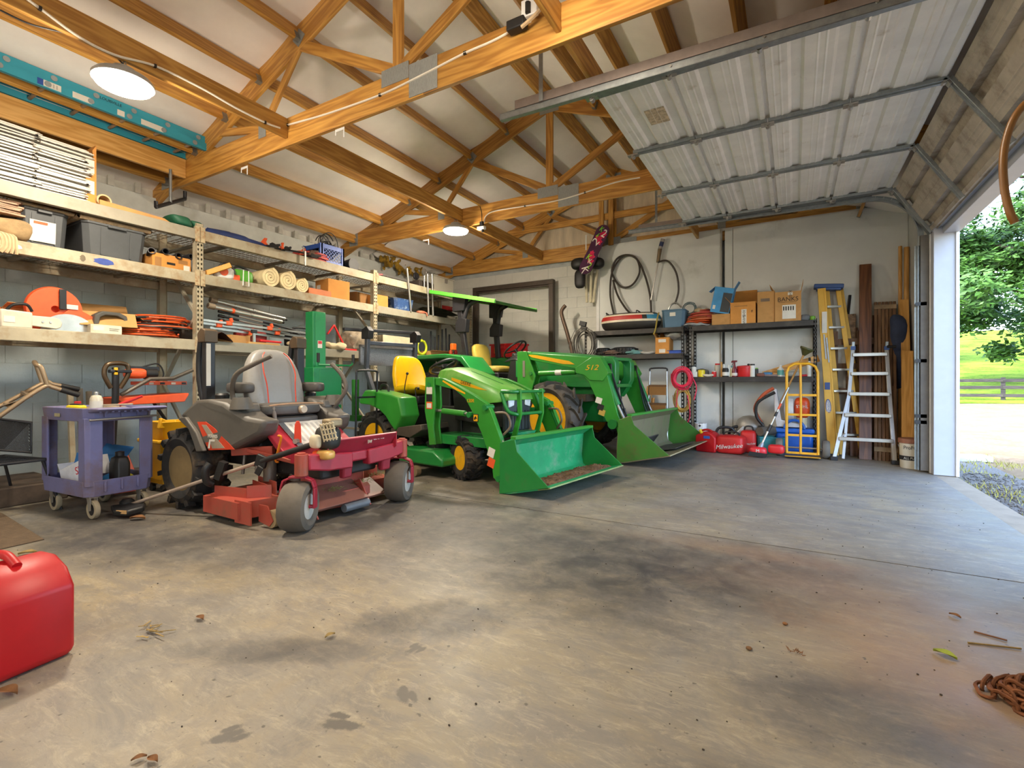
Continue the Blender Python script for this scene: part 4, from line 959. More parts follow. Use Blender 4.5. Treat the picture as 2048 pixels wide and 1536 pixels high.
for i in range(6): G().cyl((.05*math.sin(i*2), -.3+i*.11, 0), (.0, -.3+i*.11, 1.95+.1*math.sin(i*5)), .015, n=8).build('pipe', m_blkm, t)
p = at(800, 655, X=-5.6); tag(G().bar((-5.6, p.y-.35, ZL+.35), (-5.58, p.y+.42, ZL+.33), .03, .02).build('rake_handle', wood('rake_wood', '#c9873f', '#8a4f20', 'y')), 'orange tipped wooden handle lying across the lower shelf', 'handle'); bpy.data.objects['rake_handle'].location.z = -.32
ya, yb = at(752, 680, X=-5.8).y, at(818, 680, X=-5.8).y
carton('pale_carton', 'wide pale carton behind the small tractor roll bar', .4, yb-ya, .3, (-5.85, (ya+yb)/2, ZL), 0, M('pale_card', '#cdbd9e', .85))
# ================================================================ tyres
def lathe_loop(prof, n, c, ax='y'):
    g = G(); rs = []
    for r, h in prof:
        ring = []
        for j in range(n):
            a = 2*PI*j/n; p = (r*math.cos(a), h, r*math.sin(a)) if ax == 'y' else (h, r*math.cos(a), r*math.sin(a))
            ring.append((p[0]+c[0], p[1]+c[1], p[2]+c[2]))
        rs.append(ring)
    g.rings(rs, closed=True); return g
def wheel(par, c, R, w, rim, mrim, style=None, out=-1, name='wheel', steer=0, n=22, mt=None, lh=.022, dish=.3):
    """tyre with lugs and dished rim; axle along local y, out = side of the visible face"""
    e = bpy.data.objects.new(name, None)
    mt = mt or m_rub; h = w/2; Rc = R-(lh if style else 0)
    prof = [(rim, -h*.72), (rim+.02, -h*.86), (rim+(Rc-rim)*.55, -h), (Rc-(R-rim)*.12, -h*.88), (Rc, -h*.55), (Rc+.004, 0), (Rc, h*.55), (Rc-(R-rim)*.12, h*.88), (rim+(Rc-rim)*.55, h), (rim+.02, h*.86), (rim, h*.72)]
    t = lathe_loop(prof, 40, (0, 0, 0)).build('tyre', mt, par); t.location = c; t.rotation_euler = (0, 0, R_(steer))
    if style:
        g = G()
        def P(th, y, r): return (r*math.cos(th), y, r*math.sin(th))
        def lug(path, dw, top=1.):
            rs = []
            for th, y in path:
                ro = R*(1 if abs(y) < h*.75 else .975); ri = Rc-.03
                q = dw/R/2
                rs.append([P(th-q, y, ri), P(th+q, y, ri), P(th+q*.75, y, ro), P(th-q*.75, y, ro)])
            g.rings(rs)
        for i in range(n):
            a = 2*PI*i/n
            for s in (-1, 1):
                b = a+(PI/n if s > 0 else 0)
                if style == 'ag': lug([(b, 0), (b+.16, s*h*.35), (b+.3, s*h*.7), (b+.36, s*h*.97)], R*.075)
                elif style == 'r4': lug([(b, -s*h*.08), (b+.06, s*h*.35), (b+.18, s*h*.55), (b+.2, s*h*.98)], R*.19)
                elif style == 'atv':
                    lug([(b, s*h*.05), (b+.12, s*h*.45)], R*.13); lug([(b+.2, s*h*.5), (b+.22, s*h*1.0)], R*.15)
        g.build('tread', mt, t)
    o = out; q = h*.72
    rg = G().lathe([(rim+.012, o*q*1.12), (rim+.012, o*q*1.0), (rim*.93, o*q*.95), (rim*.86, o*q*(1-dish*2)), (rim*.45, o*q*(1-dish*1.6)), (rim*.42, o*q*(1-dish)), (rim*.1, o*q*(1-dish))], 36, ax='y', cap=True)
    r_ = rg.build('rim', mrim, t)
    hb = G()
    for k in range(6 if rim > .12 else 4):
        a = 2*PI*k/(6 if rim > .12 else 4); hb.cyl((rim*.3*math.cos(a), o*q*(1-dish), rim*.3*math.sin(a)), (rim*.3*math.cos(a), o*(q*(1-dish)+.014), rim*.3*math.sin(a)), rim*.05, n=6)
    hb.cyl((0, o*q*(1-dish), 0), (0, o*(q*(1-dish)+.03), 0), rim*.16, n=14); hb.build('hub', M('hub_dark', '#8a6a3a', .6, .2), t)
    return t

# ================================================================ zero turn mower
m_mred = M('mower_red', '#a8283a', .42, var=.12, vs=4, dirt='#7d5a4a', da=.12, ds=5)
m_mred2 = M('deck_red', '#b04a3a', .5, var=.15, vs=4, dirt='#7a4a38', da=.35, ds=4)
m_char = M('charcoal_plastic', '#55514b', .5, var=.1, vs=4, dirt='#6d6252', da=.2, ds=3)
m_seat = M('seat_grey', '#8f8d89', .42, var=.08, vs=3, dirt='#6f675b', da=.2, ds=3)
m_seatd = M('seat_dark', '#4e4b48', .5, var=.12, vs=4)
m_vermil = M('vermilion', '#d0401f', .45)
mw = thing('riding_mower', 'red and charcoal zero turn riding mower facing right', 'mower', (-2.95, 2.70, 0))
m_turf = M('caster_rubber', '#6a6155', .8, var=.15, vs=6, dirt='#45413c', da=.3)
for s in (-1, 1):
    # front casters
    t = wheel(mw, (-.03, s*.5, .17), .17, .185, .075, M('rim_white', '#b9b5ac', .5), None, -1 if s < 0 else -1, mt=m_turf, dish=.15)
    a = R_(120 if s < 0 else 114); t.rotation_euler = (0, 0, a)
    fk = G(); 
    for q in (-1, 1):
        pts = [(.0, q*.115, .16), (.0, q*.115, .3), (.0, q*.1, .35), (.0, q*.04, .375)]
        for i in range(3): fk.bar(pts[i], pts[i+1], .055, .014, (0, 1, 0) if i == 0 else (0, 0, 1))
    fk.bar((0, -.06, .375), (0, .06, .375), .06, .014); fk.cyl((0, -.12, .17), (0, .12, .17), .014, n=8)
    fk.build('caster_fork', m_mred, mw, .004, loc=(-.03, s*.5, 0), rot=(0, 0, math.degrees(a)))
    G().cyl((0, s*.5, .385), (0, s*.5, .535), .045, n=18).cyl((0, s*.5, .535), (0, s*.5, .545), .03, n=12).build('caster_tube', m_mred2, mw, .004)
    G().prism([(s*.08, .5), (s*.47, .53), (s*.47, .42), (s*.3, .39), (s*.08, .38)], -.035, .045, 'yz').build('front_arm', m_mred, mw, .012)
    wheel(mw, (-1.38, s*.49, .33), .33, .27, .17, M('rim_tan', '#8b7650', .5, .2), 'atv', s, n=14, lh=.03)
    pf = [(-1.14, .89), (-1.4, .75), (-1.26, .73), (-1.18, .66), (-1.11, .56), (-1.09, .5), (-.67, .52), (-.54, .57), (-.31, .65), (-.24, .76), (-.47, .775), (-.62, .82), (-.77, .88), (-.99, .9)]
    fg = G().prism(pf, s*.28, s*.61)
    def tap(g_):
        for i, v in enumerate(g_.v):
            k = min(1, max(0, (v[0]+1.1)/.86)); g_.v[i] = (v[0]-.29*k, v[1]-(s*.19*k if abs(v[1]) > .5 else 0), v[2]-.02*k)
        return g_
    f = tap(fg).build('fender', m_char, mw, .03)
    G().prism([(-1.36, .74), (-1.24, .755), (-1.08, .64), (-.98, .5), (-1.08, .49), (-1.12, .56), (-1.19, .66)], s*.6, s*.635).build('fender_lip', m_char, f, .008)
    tap(G().prism([(-1.1, .72), (-.99, .725), (-.88, .68), (-.62, .525), (-.95, .505), (-1.03, .61)], s*.61, s*.614)).build('side_decal', m_vermil, f)
    tap(G().prism([(-1.04, .7), (-.98, .7), (-.86, .61), (-.74, .53), (-.9, .52), (-.95, .61)], s*.613, s*.616)).build('decal_stripe', M('decal_tan', '#9d8f7c', .6), f)
    if s < 0:
        text('FERRIS', .034, m_label, f, (-.95, -.578, .612), (90, 0, 12), 'maker_lettering')
        tap(G().prism([(-.955, .52), (-.935, .59), (-.865, .59), (-.87, .575), (-.92, .575), (-.93, .52)], -.618, -.616)).build('maker_emblem', m_label, f)
    G().lathe([(.085, 0), (.075, .05), (.06, .09), (.045, .09), (.04, .06)], 20, (-.8, s*.44, .82)).build('cup_holder', m_char, f)
    G().prism([(-1.3, .8), (-1.0, .86), (-.78, .87), (-.75, .8), (-.9, .7), (-1.3, .7)], s*.3, s*.42).build('tank_top', m_char, mw, .02)
    G().lathe([(.02, 0), (.05, 0), (.055, .03), (.04, .045), (.01, .045)], 16, (-1.1, s*.42, .895)).build('fuel_cap', m_blk, mw)
    lv = [(-.86, s*.37, .73), (-.98, s*.4, .9), (-.9, s*.43, 1.08), (-.78, s*.36, 1.17), (-.66, s*.2 if s > 0 else -.28, 1.24)] if s < 0 else [(-.86, .37, .68), (-.72, .42, .84), (-.64, .45, .97), (-.7, .45, 1.1), (-.8, .42, 1.2)]
    G().tube(spline(lv, 6), .019, 10).build('steering_lever', M('lever_brown', '#5f5850', .55, .2), mw)
    # roll bar post
    G().box(-1.31, -1.25, s*.43-.04, s*.43+.04, .75, 1.42).build('roll_bar_post', m_blkm, mw, .008)
    G().prism([(-1.34, 1.36), (-1.24, 1.36), (-1.24, 1.46), (-1.3, 1.48), (-1.36, 1.43)], s*.43-.055, s*.43+.055).build('roll_bar_hinge', M('hinge_brown', '#5a4a38', .5, .4), mw, .006)
    G().tube(spline([(-1.38, s*.43, 1.44), (-1.42, s*.43, 1.2), (-1.4, s*.43, 1.0), (-1.36, s*.42, .85)], 5), .028, 10).build('folded_roll_bar', m_blkm, mw)
    # armrests
    g = G(); sup(g, (-.98, s*.34, .985), (.14, .055, .045), .45); g.build('armrest', m_seatd, mw, rot=None)
G().box(-1.252, -1.249, -.465, -.43, 1.0, 1.35).build('warning_label', m_label, mw)
G().box(-1.55, -.78, -.3, .3, .34, .66).box(-.8, -.1, -.26, .3, .3, .42).box(-1.5, -1.15, -.28, .28, .62, .85).build('chassis', M('chassis_dark', '#2a2624', .6, var=.3), mw, .02)
# seat
g = G(); sup(g, (0, 0, .27), (.075, .27, .31), .55, 28, 16)
for i, v in enumerate(g.v): g.v[i] = (v[0]-(v[2]-.0)*.22, v[1]*(1-.28*max(0, (v[2]-.25)/.33)**1.3), v[2])
sb = g.build('seat_back', m_seat, mw, loc=(-.99, 0, .74))
for s in (-1, 1): G().tube(spline([(.078, s*.13, .03), (.055, s*.135, .25), (.03, s*.15, .38), (-.02, s*.13, .5), (-.05, s*.09, .55)], 6), .005, 6).build('piping', m_vermil, sb)
g = G(); sup(g, (-.94, 0, .8), (.24, .29, .055), .5, 28, 10); sc_ = g.build('seat_cushion', m_seatd, mw)
G().tube(spline([(-.72, -.26, .84), (-.705, -.1, .85), (-.705, .1, .85), (-.72, .26, .84)], 5), .006, 6).build('seat_piping', M('piping_tan', '#b08c6a', .6), sc_)
g = G(); sup(g, (-.92, 0, .71), (.22, .26, .04), .5); g.build('seat_base', m_seatd, mw)
G().lathe([(.005, .035), (.03, .035), (.036, .02), (.036, 0), (.02, 0)], 20, (-.705, .03, .8), 'x').build('ride_knob', M('knob_tan', '#b7a58f', .4, .3), mw)
G().cyl((-.72, -.2, .66), (-.74, -.21, .83), .017, n=10).build('brake_lever', M('lever_grey', '#7d756c', .6), mw)
# red floor pan, sloping down to the nose
fp = G().add([(-.72, -.36, .665), (-.72, .36, .665), (-.45, .36, .5), (-.45, -.36, .5), (.0, -.2, .6), (.0, .36, .62), (-.02, -.2, .5), (-.02, .36, .5)], []) if False else G()
fp.prism([(-.74, .68), (-.72, .69), (-.44, .5), (-.05, .5), (.06, .62), (.08, .61), (-.03, .45), (-.46, .45)], -.33, .36).build('floor_pan', m_mred, mw, .006)
for q in (-.33, .36): G().prism([(-.35, .49), (.07, .62), (.07, .5), (-.05, .42), (-.35, .42)], q-.005, q+.005).build('pan_side', m_mred, mw, .003)
ip = G().box(-.16, .16, -.22, .23, 0, .002).build('instruction_plate', m_label, mw, loc=(-.575, .03, .606), rot=(0, 34, 0))
G().box(-.16, .16, -.22, -.17, .002, .003).build('plate_band', M('plate_grey', '#5c6168', .6), ip)
for i in range(7): G().box(-.13, .1, -.14+i*.05, -.115+i*.05, .002, .0028).build('plate_print', M('print_grey', '#b5b0a8', .7), ip)
text('E320', .05, m_label, mw, (-.4, -.03, .505), (0, 0, 90), 'model_lettering'); text('FERRIS', .05, m_label, mw, (.05, .16, .585), (48, 0, 90), 'maker_lettering')
G().prism([(.06, .58), (.105, .58), (.1, .56), (.08, .56), (.06, .55)], .05, .052).build('nose_emblem', m_label, mw)
G().prism([(-.05, .3), (.0, .3), (.02, .5), (-.05, .5)], -.14, -.05).prism([(-.05, .3), (.0, .3), (.02, .5), (-.05, .5)], .26, .36).prism([(-.05, .42), (.02, .42), (.02, .5), (-.05, .5)], -.14, .36).build('front_frame', m_mred, mw, .015)
# control linkage
G().prism([(-.03, 0), (.03, 0), (.022, .2), (.01, .23), (-.01, .23), (-.022, .2)], -.012, .012).build('deck_lift_lever', m_vermil, mw, .004, loc=(-.5, -.16, .49), rot=(0, 0, 60))
G().cyl((-.5, -.16, .56), (-.48, -.2, .56), .02, n=10).build('pivot', m_steel, mw)
G().bar((-.75, -.42, .5), (-.3, -.3, .42), .03, .03).bar((-.9, -.45, .48), (-.6, -.3, .5), .05, .06).build('frame_rail', m_mred2, mw, .004)
G().tube(spline([(-.4, -.4, .63), (-.38, -.39, .615), (-.45, -.37, .5), (-.49, -.36, .43), (-.47, -.35, .42)], 4), .009, 8).build('orange_hook', M('hook_orange', '#e8891f', .5), mw)
g = G()
for k in range(5): g.cyl((-.85+.1*k, -.4+.05*k, .3+.03*(k % 2)), (-.85+.1*k, -.38+.05*k, .48), .012, n=6)
g.cyl((-.62, -.32, .26), (-.62, -.32, .42), .05, n=14).cyl((-.45, -.2, .26), (-.45, -.2, .36), .06, n=14)
g.build('linkage', M('link_grey', '#7a7268', .5, .5), mw)
# cutting deck
dp = [(-.92, -.66), (-.46, -.67), (-.4, -.42), (-.2, -.28), (-.12, -.02), (-.12, .24), (-.26, .34), (-.22, .62), (-.9, .72), (-1.0, .3), (-1.0, -.4)]
dk_ = thing('x', 'x', 'x'); bpy.data.objects.remove(dk_)
deck = G().prism(dp, .16, .175, 'xy').build('cutting_deck', m_mred2, mw, .003)
sk = G()
for i in range(len(dp)):
    a, b = dp[i], dp[(i+1) % len(dp)]; z0 = .05 if i > 2 else .08
    sk.bar((a[0], a[1], .115), (b[0], b[1], .115), .008, .12)
sk.build('deck_skirt', m_mred2, deck)
for a, b, h in (((-.88, -.6), (-.55, -.55), .07), ((-.55, -.55), (-.44, -.43), .09), ((-.44, -.43), (-.78, -.36), .08), ((-.3, -.28), (-.22, .0), .12), ((-.22, .0), (-.26, .3), .12), ((-.3, .35), (-.4, .6), .09), ((-.8, -.3), (-.45, -.38), .1)):
    G().bar((a[0], a[1], .175+h/2), (b[0], b[1], .175+h/2), .006, h).build('deck_rib', m_mred2, deck)
for y in (-.36, .14):
    G().prism([(-.12, .24), (-.03, .1), (.0, .05), (-.05, .03), (-.2, .12), (-.25, .2)], y-.005, y+.005).build('roller_bracket', m_mred2, deck)
G().prism([(-.25, .2), (-.05, .09), (-.02, .11), (-.22, .235)], -.36, .14).prism([(-.3, .18), (-.1, .07), (-.08, .09), (-.28, .2)], -.36, .4).build('front_baffle', M('baffle', '#8f5a4c', .5, var=.2, dirt='#6b4a3c', da=.4), deck, .004)
G().cyl((-.035, -.1, .065), (-.035, .14, .065), .032, n=16).build('front_roller', M('roller_grey', '#5f6369', .5, var=.1), deck)
G().prism([(-.52, -.0), (-.33, 0), (-.33, .16), (-.52, .16)], -.66, -.65).build('corner_bracket', m_mred2, deck); bpy.data.objects['corner_bracket'].location.z = .03
G().prism([(-.36, .02), (-.24, .0), (-.2, .04), (-.26, .14), (-.36, .14)], -.58, -.573).build('roller_bracket', m_mred2, deck, loc=(0, 0, .02))
G().cyl((-.24, -.57, .068), (-.24, -.43, .068), .062, n=20).build('side_roller', M('roller_tan', '#9a835f', .6, var=.1), deck)
for x, y in ((-.62, -.28), (-.42, .05), (-.6, .42)):
    G().lathe([(.02, .08), (.05, .08), (.05, .02), (.11, .015), (.12, 0)], 20, (x, y, .175)).build('spindle', m_blkm, deck)
G().tube([(-.62, -.4, .22), (-.42, -.07, .22), (-.6, .54, .22), (-.72, .42, .22), (-.74, -.28, .22)], .012, 6, True).build('drive_belt', m_blk, deck)
rd = random.Random(11)
for cx_, cy_ in ((-.16, -.1), (-.18, .2), (-.62, -.45), (-.3, .5)):
    g = G()
    for k in range(60):
        x, y = cx_+rd.gauss(0, .035), cy_+rd.gauss(0, .05); a = rd.random()*6.28; L = .035
        g.bar((x, y, .19+rd.random()*.025), (x+L*math.cos(a), y+L*math.sin(a), .195+rd.random()*.03), .003, .002)
    o = g.build('grass_clippings', M('clippings', '#8f8450', .9, var=.3), deck); o['kind'] = 'stuff'
# ================================================================ string trimmer resting on the mower
P0 = Vector((-1.6-2.95, -.87+2.70, .06)); P1 = Vector((.02-2.95, -.28+2.70, .62))
tr = thing('string_trimmer', 'long petrol string trimmer leaning across the red mower', 'trimmer', P0); D = P1-P0; dn = D.normalized()
G().cyl((0, 0, 0), D*.82, .0135, n=12).build('shaft', M('shaft_tan', '#b7a596', .4, .5), tr)
G().cyl(D*.68, D*.94, .021, n=12).build('grip', m_blk, tr)
G().ob(D*.68, (.09, .03, .09), (0, 20, 20)).ob(D*.665+Vector((.02, -.01, -.06)), (.05, .014, .07), (0, 30, 20)).build('trigger', m_blk, tr, .01)
hd = G(); hd.tube(spline([D*.46+Vector((0, -.05, .1)), D*.455+Vector((0, -.075, .06)), D*.45+Vector((0, -.06, -.02)), D*.45+Vector((0, -.02, -.05))], 5), .028, 10); hd.ob(D*.47+Vector((.03, .0, .04)), (.05, .05, .14), (0, 20, 25))
hd.build('loop_handle', m_blk, tr)
e0 = D*.98
en = sup(G(), (0, 0, 0), (.075, .08, .085), .6).build('engine', M('engine_dark', '#2d2b28', .5, var=.2), tr, loc=e0+Vector((.03, 0, .02)))
sup(G(), (-.02, -.09, -.02), (.05, .03, .05), .7).build('air_cover', M('cover_cream', '#cfc3a6', .5, var=.1), en)
g = G(); g.box(-.005, .085, -.055, .065, .08, .14); g.build('starter_block', M('block_tan', '#9a8a6c', .5, .3, var=.2), en, .015)
g = G()
for k in range(5): g.box(-.01+k*.022, -.003+k*.022, -.1, -.085, .0, .13)
for k in range(4): g.box(-.01, .09, -.1, -.085, .01+k*.036, .017+k*.036)
g.build('cooling_grille', M('grille_cream', '#d8c8a4', .5), en, rot=(10, -10, 30), loc=(.02, -.0, 0))
sup(G(), (.03, -.045, -.115), (.065, .05, .035), .6).build('fuel_tank', M('tank_amber', '#d9a85a', .35), en); sup(G(), (-.03, -.075, -.115), (.028, .025, .03), .8).build('fuel_cap', M('cap_orange', '#f0561c', .4), en)
G().lathe([(.03, .05), (.05, .03), (.05, 0), (.03, -.015)], 18, (-.02, -.0, .0)).build('line_head', m_blk, tr)
g = G(); g.prism([(-.1, -.05), (.05, -.14), (.16, -.12), (.2, -.02), (.12, .06), (.0, .03)], -.045, .0, 'xy'); g.build('guard', m_blk, tr, .012, loc=(.02, -.02, .02), rot=(8, 0, 15))
G().box(.06, .15, -.125, -.12, -.04, -.015).build('guard_label', M('label_tan', '#c9a06a', .6), tr, loc=(.02, -.03, .02), rot=(0, 0, 20))

# ================================================================ utility cart
m_cart = M('cart_violet', '#6d6d98', .6, var=.08, vs=4, dirt='#6b564e', da=.3, ds=2.5)
ct = thing('utility_cart', 'dusty violet plastic utility cart with two shelves on casters', 'cart', (-4.895, 1.76, 0), 4)
CW, CD = .36, .235
def shelf(z0, z1, name, fl):
    g = G(); a, b, c = CW, CD, .05; t_ = .02
    def rr(k, z): a2, b2 = a-k, b-k; return [(a2-c, -b2, z), (a2, -b2+c, z), (a2, b2-c, z), (a2-c, b2, z), (-a2+c, b2, z), (-a2, b2-c, z), (-a2, -b2+c, z), (-a2+c, -b2, z)]
    g.rings([rr(.01, z0), rr(0, z1), rr(.015, z1), rr(.02, fl), rr(.1, fl)]); s_ = g.build(name, m_cart, ct, .004)
    for i in range(3): G().box(CW-.006, CW+.008, -.12+i*.11, -.105+i*.11, z0+.03, z1-.01).build('rib', m_cart, s_, .003)
    return s_
lo_ = shelf(.17, .29, 'lower_tray', .2); up_ = shelf(.735, .835, 'upper_tray', .8)
G().box(-.1, -.02, -CD-.004, -CD+.0, .765, .79).build('badge', M('badge_tan', '#a8a07c', .5), up_)
for sx in (-1, 1):
    for sy in (-1, 1):
        G().prism([(sx*(CW-.005), sy*(CD-.11)), (sx*(CW-.005), sy*(CD-.03)), (sx*(CW-.03), sy*(CD-.005)), (sx*(CW-.12), sy*(CD-.005)), (sx*(CW-.12), sy*(CD-.02)), (sx*(CW-.035), sy*(CD-.03)), (sx*(CW-.02), sy*(CD-.11))], .25, .76, 'xy').build('corner_post', m_cart, ct, .004)
        q = thing('x', 'x', 'x'); bpy.data.objects.remove(q)
        x, y = sx*(CW-.07), sy*(CD-.07)
        w_ = lathe_loop([(.045, -.016), (.068, -.016), (.073, 0), (.068, .016), (.045, .016)], 26, (x+.02, y, .073)).build('caster_wheel', M('caster_tan', '#a2957c', .6), ct)
        G().lathe([(.005, -.014), (.046, -.012), (.046, .012), (.005, .014)], 20, (x+.02, y, .073), 'y').build('caster_core', m_blkm, w_)
        G().prism([(-.03, .165), (.03, .165), (.035, .07), (.005, .06)], -.024, -.02).prism([(-.03, .165), (.03, .165), (.035, .07), (.005, .06)], .02, .024).box(-.035, .035, -.03, .03, .16, .17).build('caster_fork', m_steel, ct, loc=(x, y, 0))
G().prism([(CW-.02, .8), (CW+.1, .815), (CW+.13, .83), (CW+.1, .84), (CW-.02, .838)], -CD+.02, CD+.03).build('push_handle', m_cart, ct, .01)
G().cyl((CW+.03, -CD+.01, .75), (CW+.03, CD, .76), .008, n=8).build('towel_rod', m_steel, ct)
for i in range(10): G().box(CW+.02, CW+.09, -.19+i*.04, -.175+i*.04, .806, .816).build('handle_tooth', m_cart, ct)
def oncart(x, y, z): return ct.matrix_basis @ Vector((x, y, z)) if False else Vector((-4.895, 1.76, 0))+Matrix.Rotation(R_(4), 3, 'Z') @ Vector((x, y, z))
# things on the cart
p = oncart(-.08, -.1, .802); t = thing('staple_gun', 'red plastic stapler body lying on the violet cart', 'stapler', p, -20)
G().prism([(-.07, .0), (.07, 0), (.07, .075), (.05, .075), (.05, .03), (-.03, .03), (-.03, .075), (-.07, .075)], -.02, .02).box(-.07, .07, -.02, .02, .06, .075).build('body', m_red, t, .004); G().bar((-.07, 0, .02), (-.2, .0, .03), .02, .02).build('handle', M('tan_grip', '#c9b38f', .6), t, .006)
p = oncart(.02, -.15, .802); t = thing('marking_tool', 'yellow and black chalk tool on the violet cart', 'tool', p, 15)
sup(G(), (0, 0, .028), (.085, .035, .024), .6).build('body', M('tool_yellow', '#d9c21f', .4), t); sup(G(), (0, 0, .05), (.06, .02, .012), .6).build('slider', m_blk, t)
p = oncart(.27, -.13, .802); t = thing('spray_can', 'dusty clear spray bottle standing on the cart', 'bottle', p)
G().lathe([(.035, 0), (.04, .01), (.04, .1), (.03, .125), (.015, .13)], 20).build('body', M('can_beige', '#c9c2ae', .35, .2, var=.1), t); G().lathe([(.016, .13), (.016, .15), (.01, .155)], 14).build('cap', m_steel, t); G().lathe([(.0405, .03), (.0405, .085)], 20, cap=False).build('label', m_label, t)
p = oncart(.36, .0, .842); t = thing('screwdriver', 'screwdriver with red handle on the cart handle', 'screwdriver', p, 50)
G().cyl((-.02, 0, .012), (.13, 0, .08), .014, .01, n=10).build('handle', m_red, t); G().cyl((-.16, 0, .01), (-.02, 0, .012), .004, n=6).build('blade', m_steel, t)
p = oncart(.38, -.05, .842); tag(G().bar((-.1, 0, .012), (.11, .02, .02), .03, .012).build('putty_knife', M('knife_tan', '#b3a48c', .5), None, .003, loc=p, rot=(0, 0, 25)), 'grey flat bar tool lying on the cart handle', 'tool')
for i, (x, y, w_, h_, c_, rz) in enumerate(((-.28, -.1, .09, .02, '#cfc7b6', 20), (-.2, .05, .12, .025, '#8a7b66', -30), (-.02, .02, .1, .02, '#dad5c8', 10), (.12, .05, .1, .03, '#6d675e', 40), (-.05, .14, .16, .03, '#9c8b70', 5))):
    p = oncart(x, y, .802); g = G(); sup(g, (0, 0, h_/2), (w_, .035, h_/2), .6); tag(g.jit(.006, 20).build('oddment', M('oddment%d' % i, c_, .7, var=.2), None, loc=p, rot=(0, 0, rz)), ('pale paper scrap at the left corner of the cart', 'brown rag strip on the cart', 'white paper roll in the middle of the cart', 'grey tool grip near the cart handle', 'tan cloth strip at the back of the cart')[i], ('paper', 'rag', 'paper', 'grip', 'cloth')[i])
# in the lower tray
p = oncart(-.14, .05, .225); t = carton('blue_carton', 'blue open carton tilted in the cart lower tray', .26, .2, .2, p, 0, M('carton_blue', '#2c6fae', .6), (('b', 60, .1),), rot=(-10, 6, 25))
p = oncart(.02, -.08, .25); t = carton('white_soda_carton', 'white carton with red SKY lettering leaning in the lower tray', .4, .13, .15, p, 0, M('carton_pale', '#dfe2ea', .5), (('l', 75, .06),), rot=(0, -20, 8), marks=(('f', .13, .18, .015, .05, M('barcode', '#8b8f96', .6)),))
text('SKY', .085, M('red_ink', '#c8202c', .6), t, (.08, -.0685, .08), (90, 0, 0), 'carton_lettering')
p = oncart(.28, .02, .202); t = thing('oil_jug', 'black plastic oil jug standing in the lower tray', 'jug', p)
g = G(); 
g.rings([[(a*.07*k, b*.055*k, z) for a, b in ((1, -.6), (1, .6), (.6, 1), (-.6, 1), (-1, .6), (-1, -.6), (-.6, -1), (.6, -1))] for k, z in ((.95, 0), (1, .02), (1, .19), (.8, .235), (.4, .25))]); g.build('body', m_blk, t, .006)
G().lathe([(.025, .25), (.03, .25), (.03, .28), (.01, .285)], 14).build('cap', m_blk, t)
p = oncart(.2, -.1, .202); t = thing('spray_can', 'slim can with red label beside the black jug', 'can', p)
G().lathe([(.028, 0), (.03, .01), (.03, .17), (.018, .19), (.016, .215), (.005, .22)], 18).build('body', m_blkm, t); G().lathe([(.0305, .02), (.0305, .1)], 18, cap=False).build('label', M('label_red', '#a3343a', .5), t)
p = oncart(.12, .12, .202); t = tag(sup(G(), (0, 0, .04), (.1, .05, .04), .7).jit(.02, 12).build('yellow_cloth', M('cloth_lime', '#b3b02c', .8, var=.2), None, loc=p), 'yellow green cloth crumpled in the lower tray', 'cloth')
p = oncart(.2, -.16, .202); tag(G().box(-.1, .1, -.03, .03, 0, .04).build('grey_case', m_blkm, None, .008, loc=p), 'flat dark case at the edge of the lower tray', 'case')

# ================================================================ under the rack, left
# hand truck
m_champ = M('champagne_metal', '#a58e72', .35, .6, var=.1)
ht = thing('hand_truck', 'champagne coloured hand truck lying back behind the mesh chair', 'hand truck', (-5.7, 1.0, .0))
def L3(u, v, X): return at(u, v, X=X)-Vector((-5.7, 1.0, 0))
for dx in (0, .22):
    X = -5.3-dx
    pts = [L3(-60, 920, X) if False else L3(0, 832 if dx == 0 else 812, X), L3(60, 790 if dx == 0 else 780, X), L3(92, 772 if dx == 0 else 764, X), L3(104, 774 if dx == 0 else 768, X), L3(124, 780 if dx == 0 else 772, X)]
    s0 = pts[0]+(pts[0]-pts[1])*1.1
    G().tube([s0]+spline(pts, 5), .017, 10).build('side_rail', m_champ, ht); d = (pts[-1]-pts[-2]).normalized()
    G().cyl(pts[-1]-d*.01, pts[-1]+d*.12, .022, n=10).build('grip', m_blk, ht)
a, b = L3(95, 772, -5.3), L3(85, 765, -5.52)
G().tube(spline([a, a+Vector((0, -.04, .15)), a+Vector((-.03, -.06, .17)), b+Vector((.03, -.06, .17)), b+Vector((0, -.04, .15)), b], 5), .017, 10).build('top_loop', m_champ, ht)
for u, v in ((25, 815), (60, 792)): G().bar(L3(u, v, -5.3), L3(u-14, v-8, -5.52), .03, .02).build('cross_bar', m_champ, ht)
G().bar(L3(40, 802, -5.33), L3(10, 812, -5.4), .1, .006).build('back_plate', M('plate_tan', '#9a8a74', .5, .3), ht)
# mesh chair
ch = thing('mesh_chair', 'black expanded metal patio chair beside the cart', 'chair', (-5.35, 1.25, 0), 10)
def chn(u, v, X): return Matrix.Rotation(R_(-10), 3, 'Z') @ (at(u, v, X=X)-Vector((-5.35, 1.25, 0)))
q = [chn(0, 838, -5.3), chn(62, 845, -5.3), chn(62, 905, -5.3), chn(0, 900, -5.3)]
q[0] = q[0]+(q[0]-q[1])*.6; q[3] = q[3]+(q[3]-q[2])*.6
G().tube(q, .012, 8, True).build('back_frame', m_blkm, ch)
g = G(); n1 = 34
ux = q[1]-q[0]; vx = q[3]-q[0]
for k in range(-20, n1):
    for d in (1, -1):
        a_, b_ = k/n1, k/n1+.55*d
        P = [(a_+(b_-a_)*j/10, j/10) for j in range(11)]; P = [p_ for p_ in P if 0 <= p_[0] <= 1]
        if len(P) > 1: g.bar(q[0]+ux*P[0][0]+vx*P[0][1], q[0]+ux*P[-1][0]+vx*P[-1][1], .006, .004)
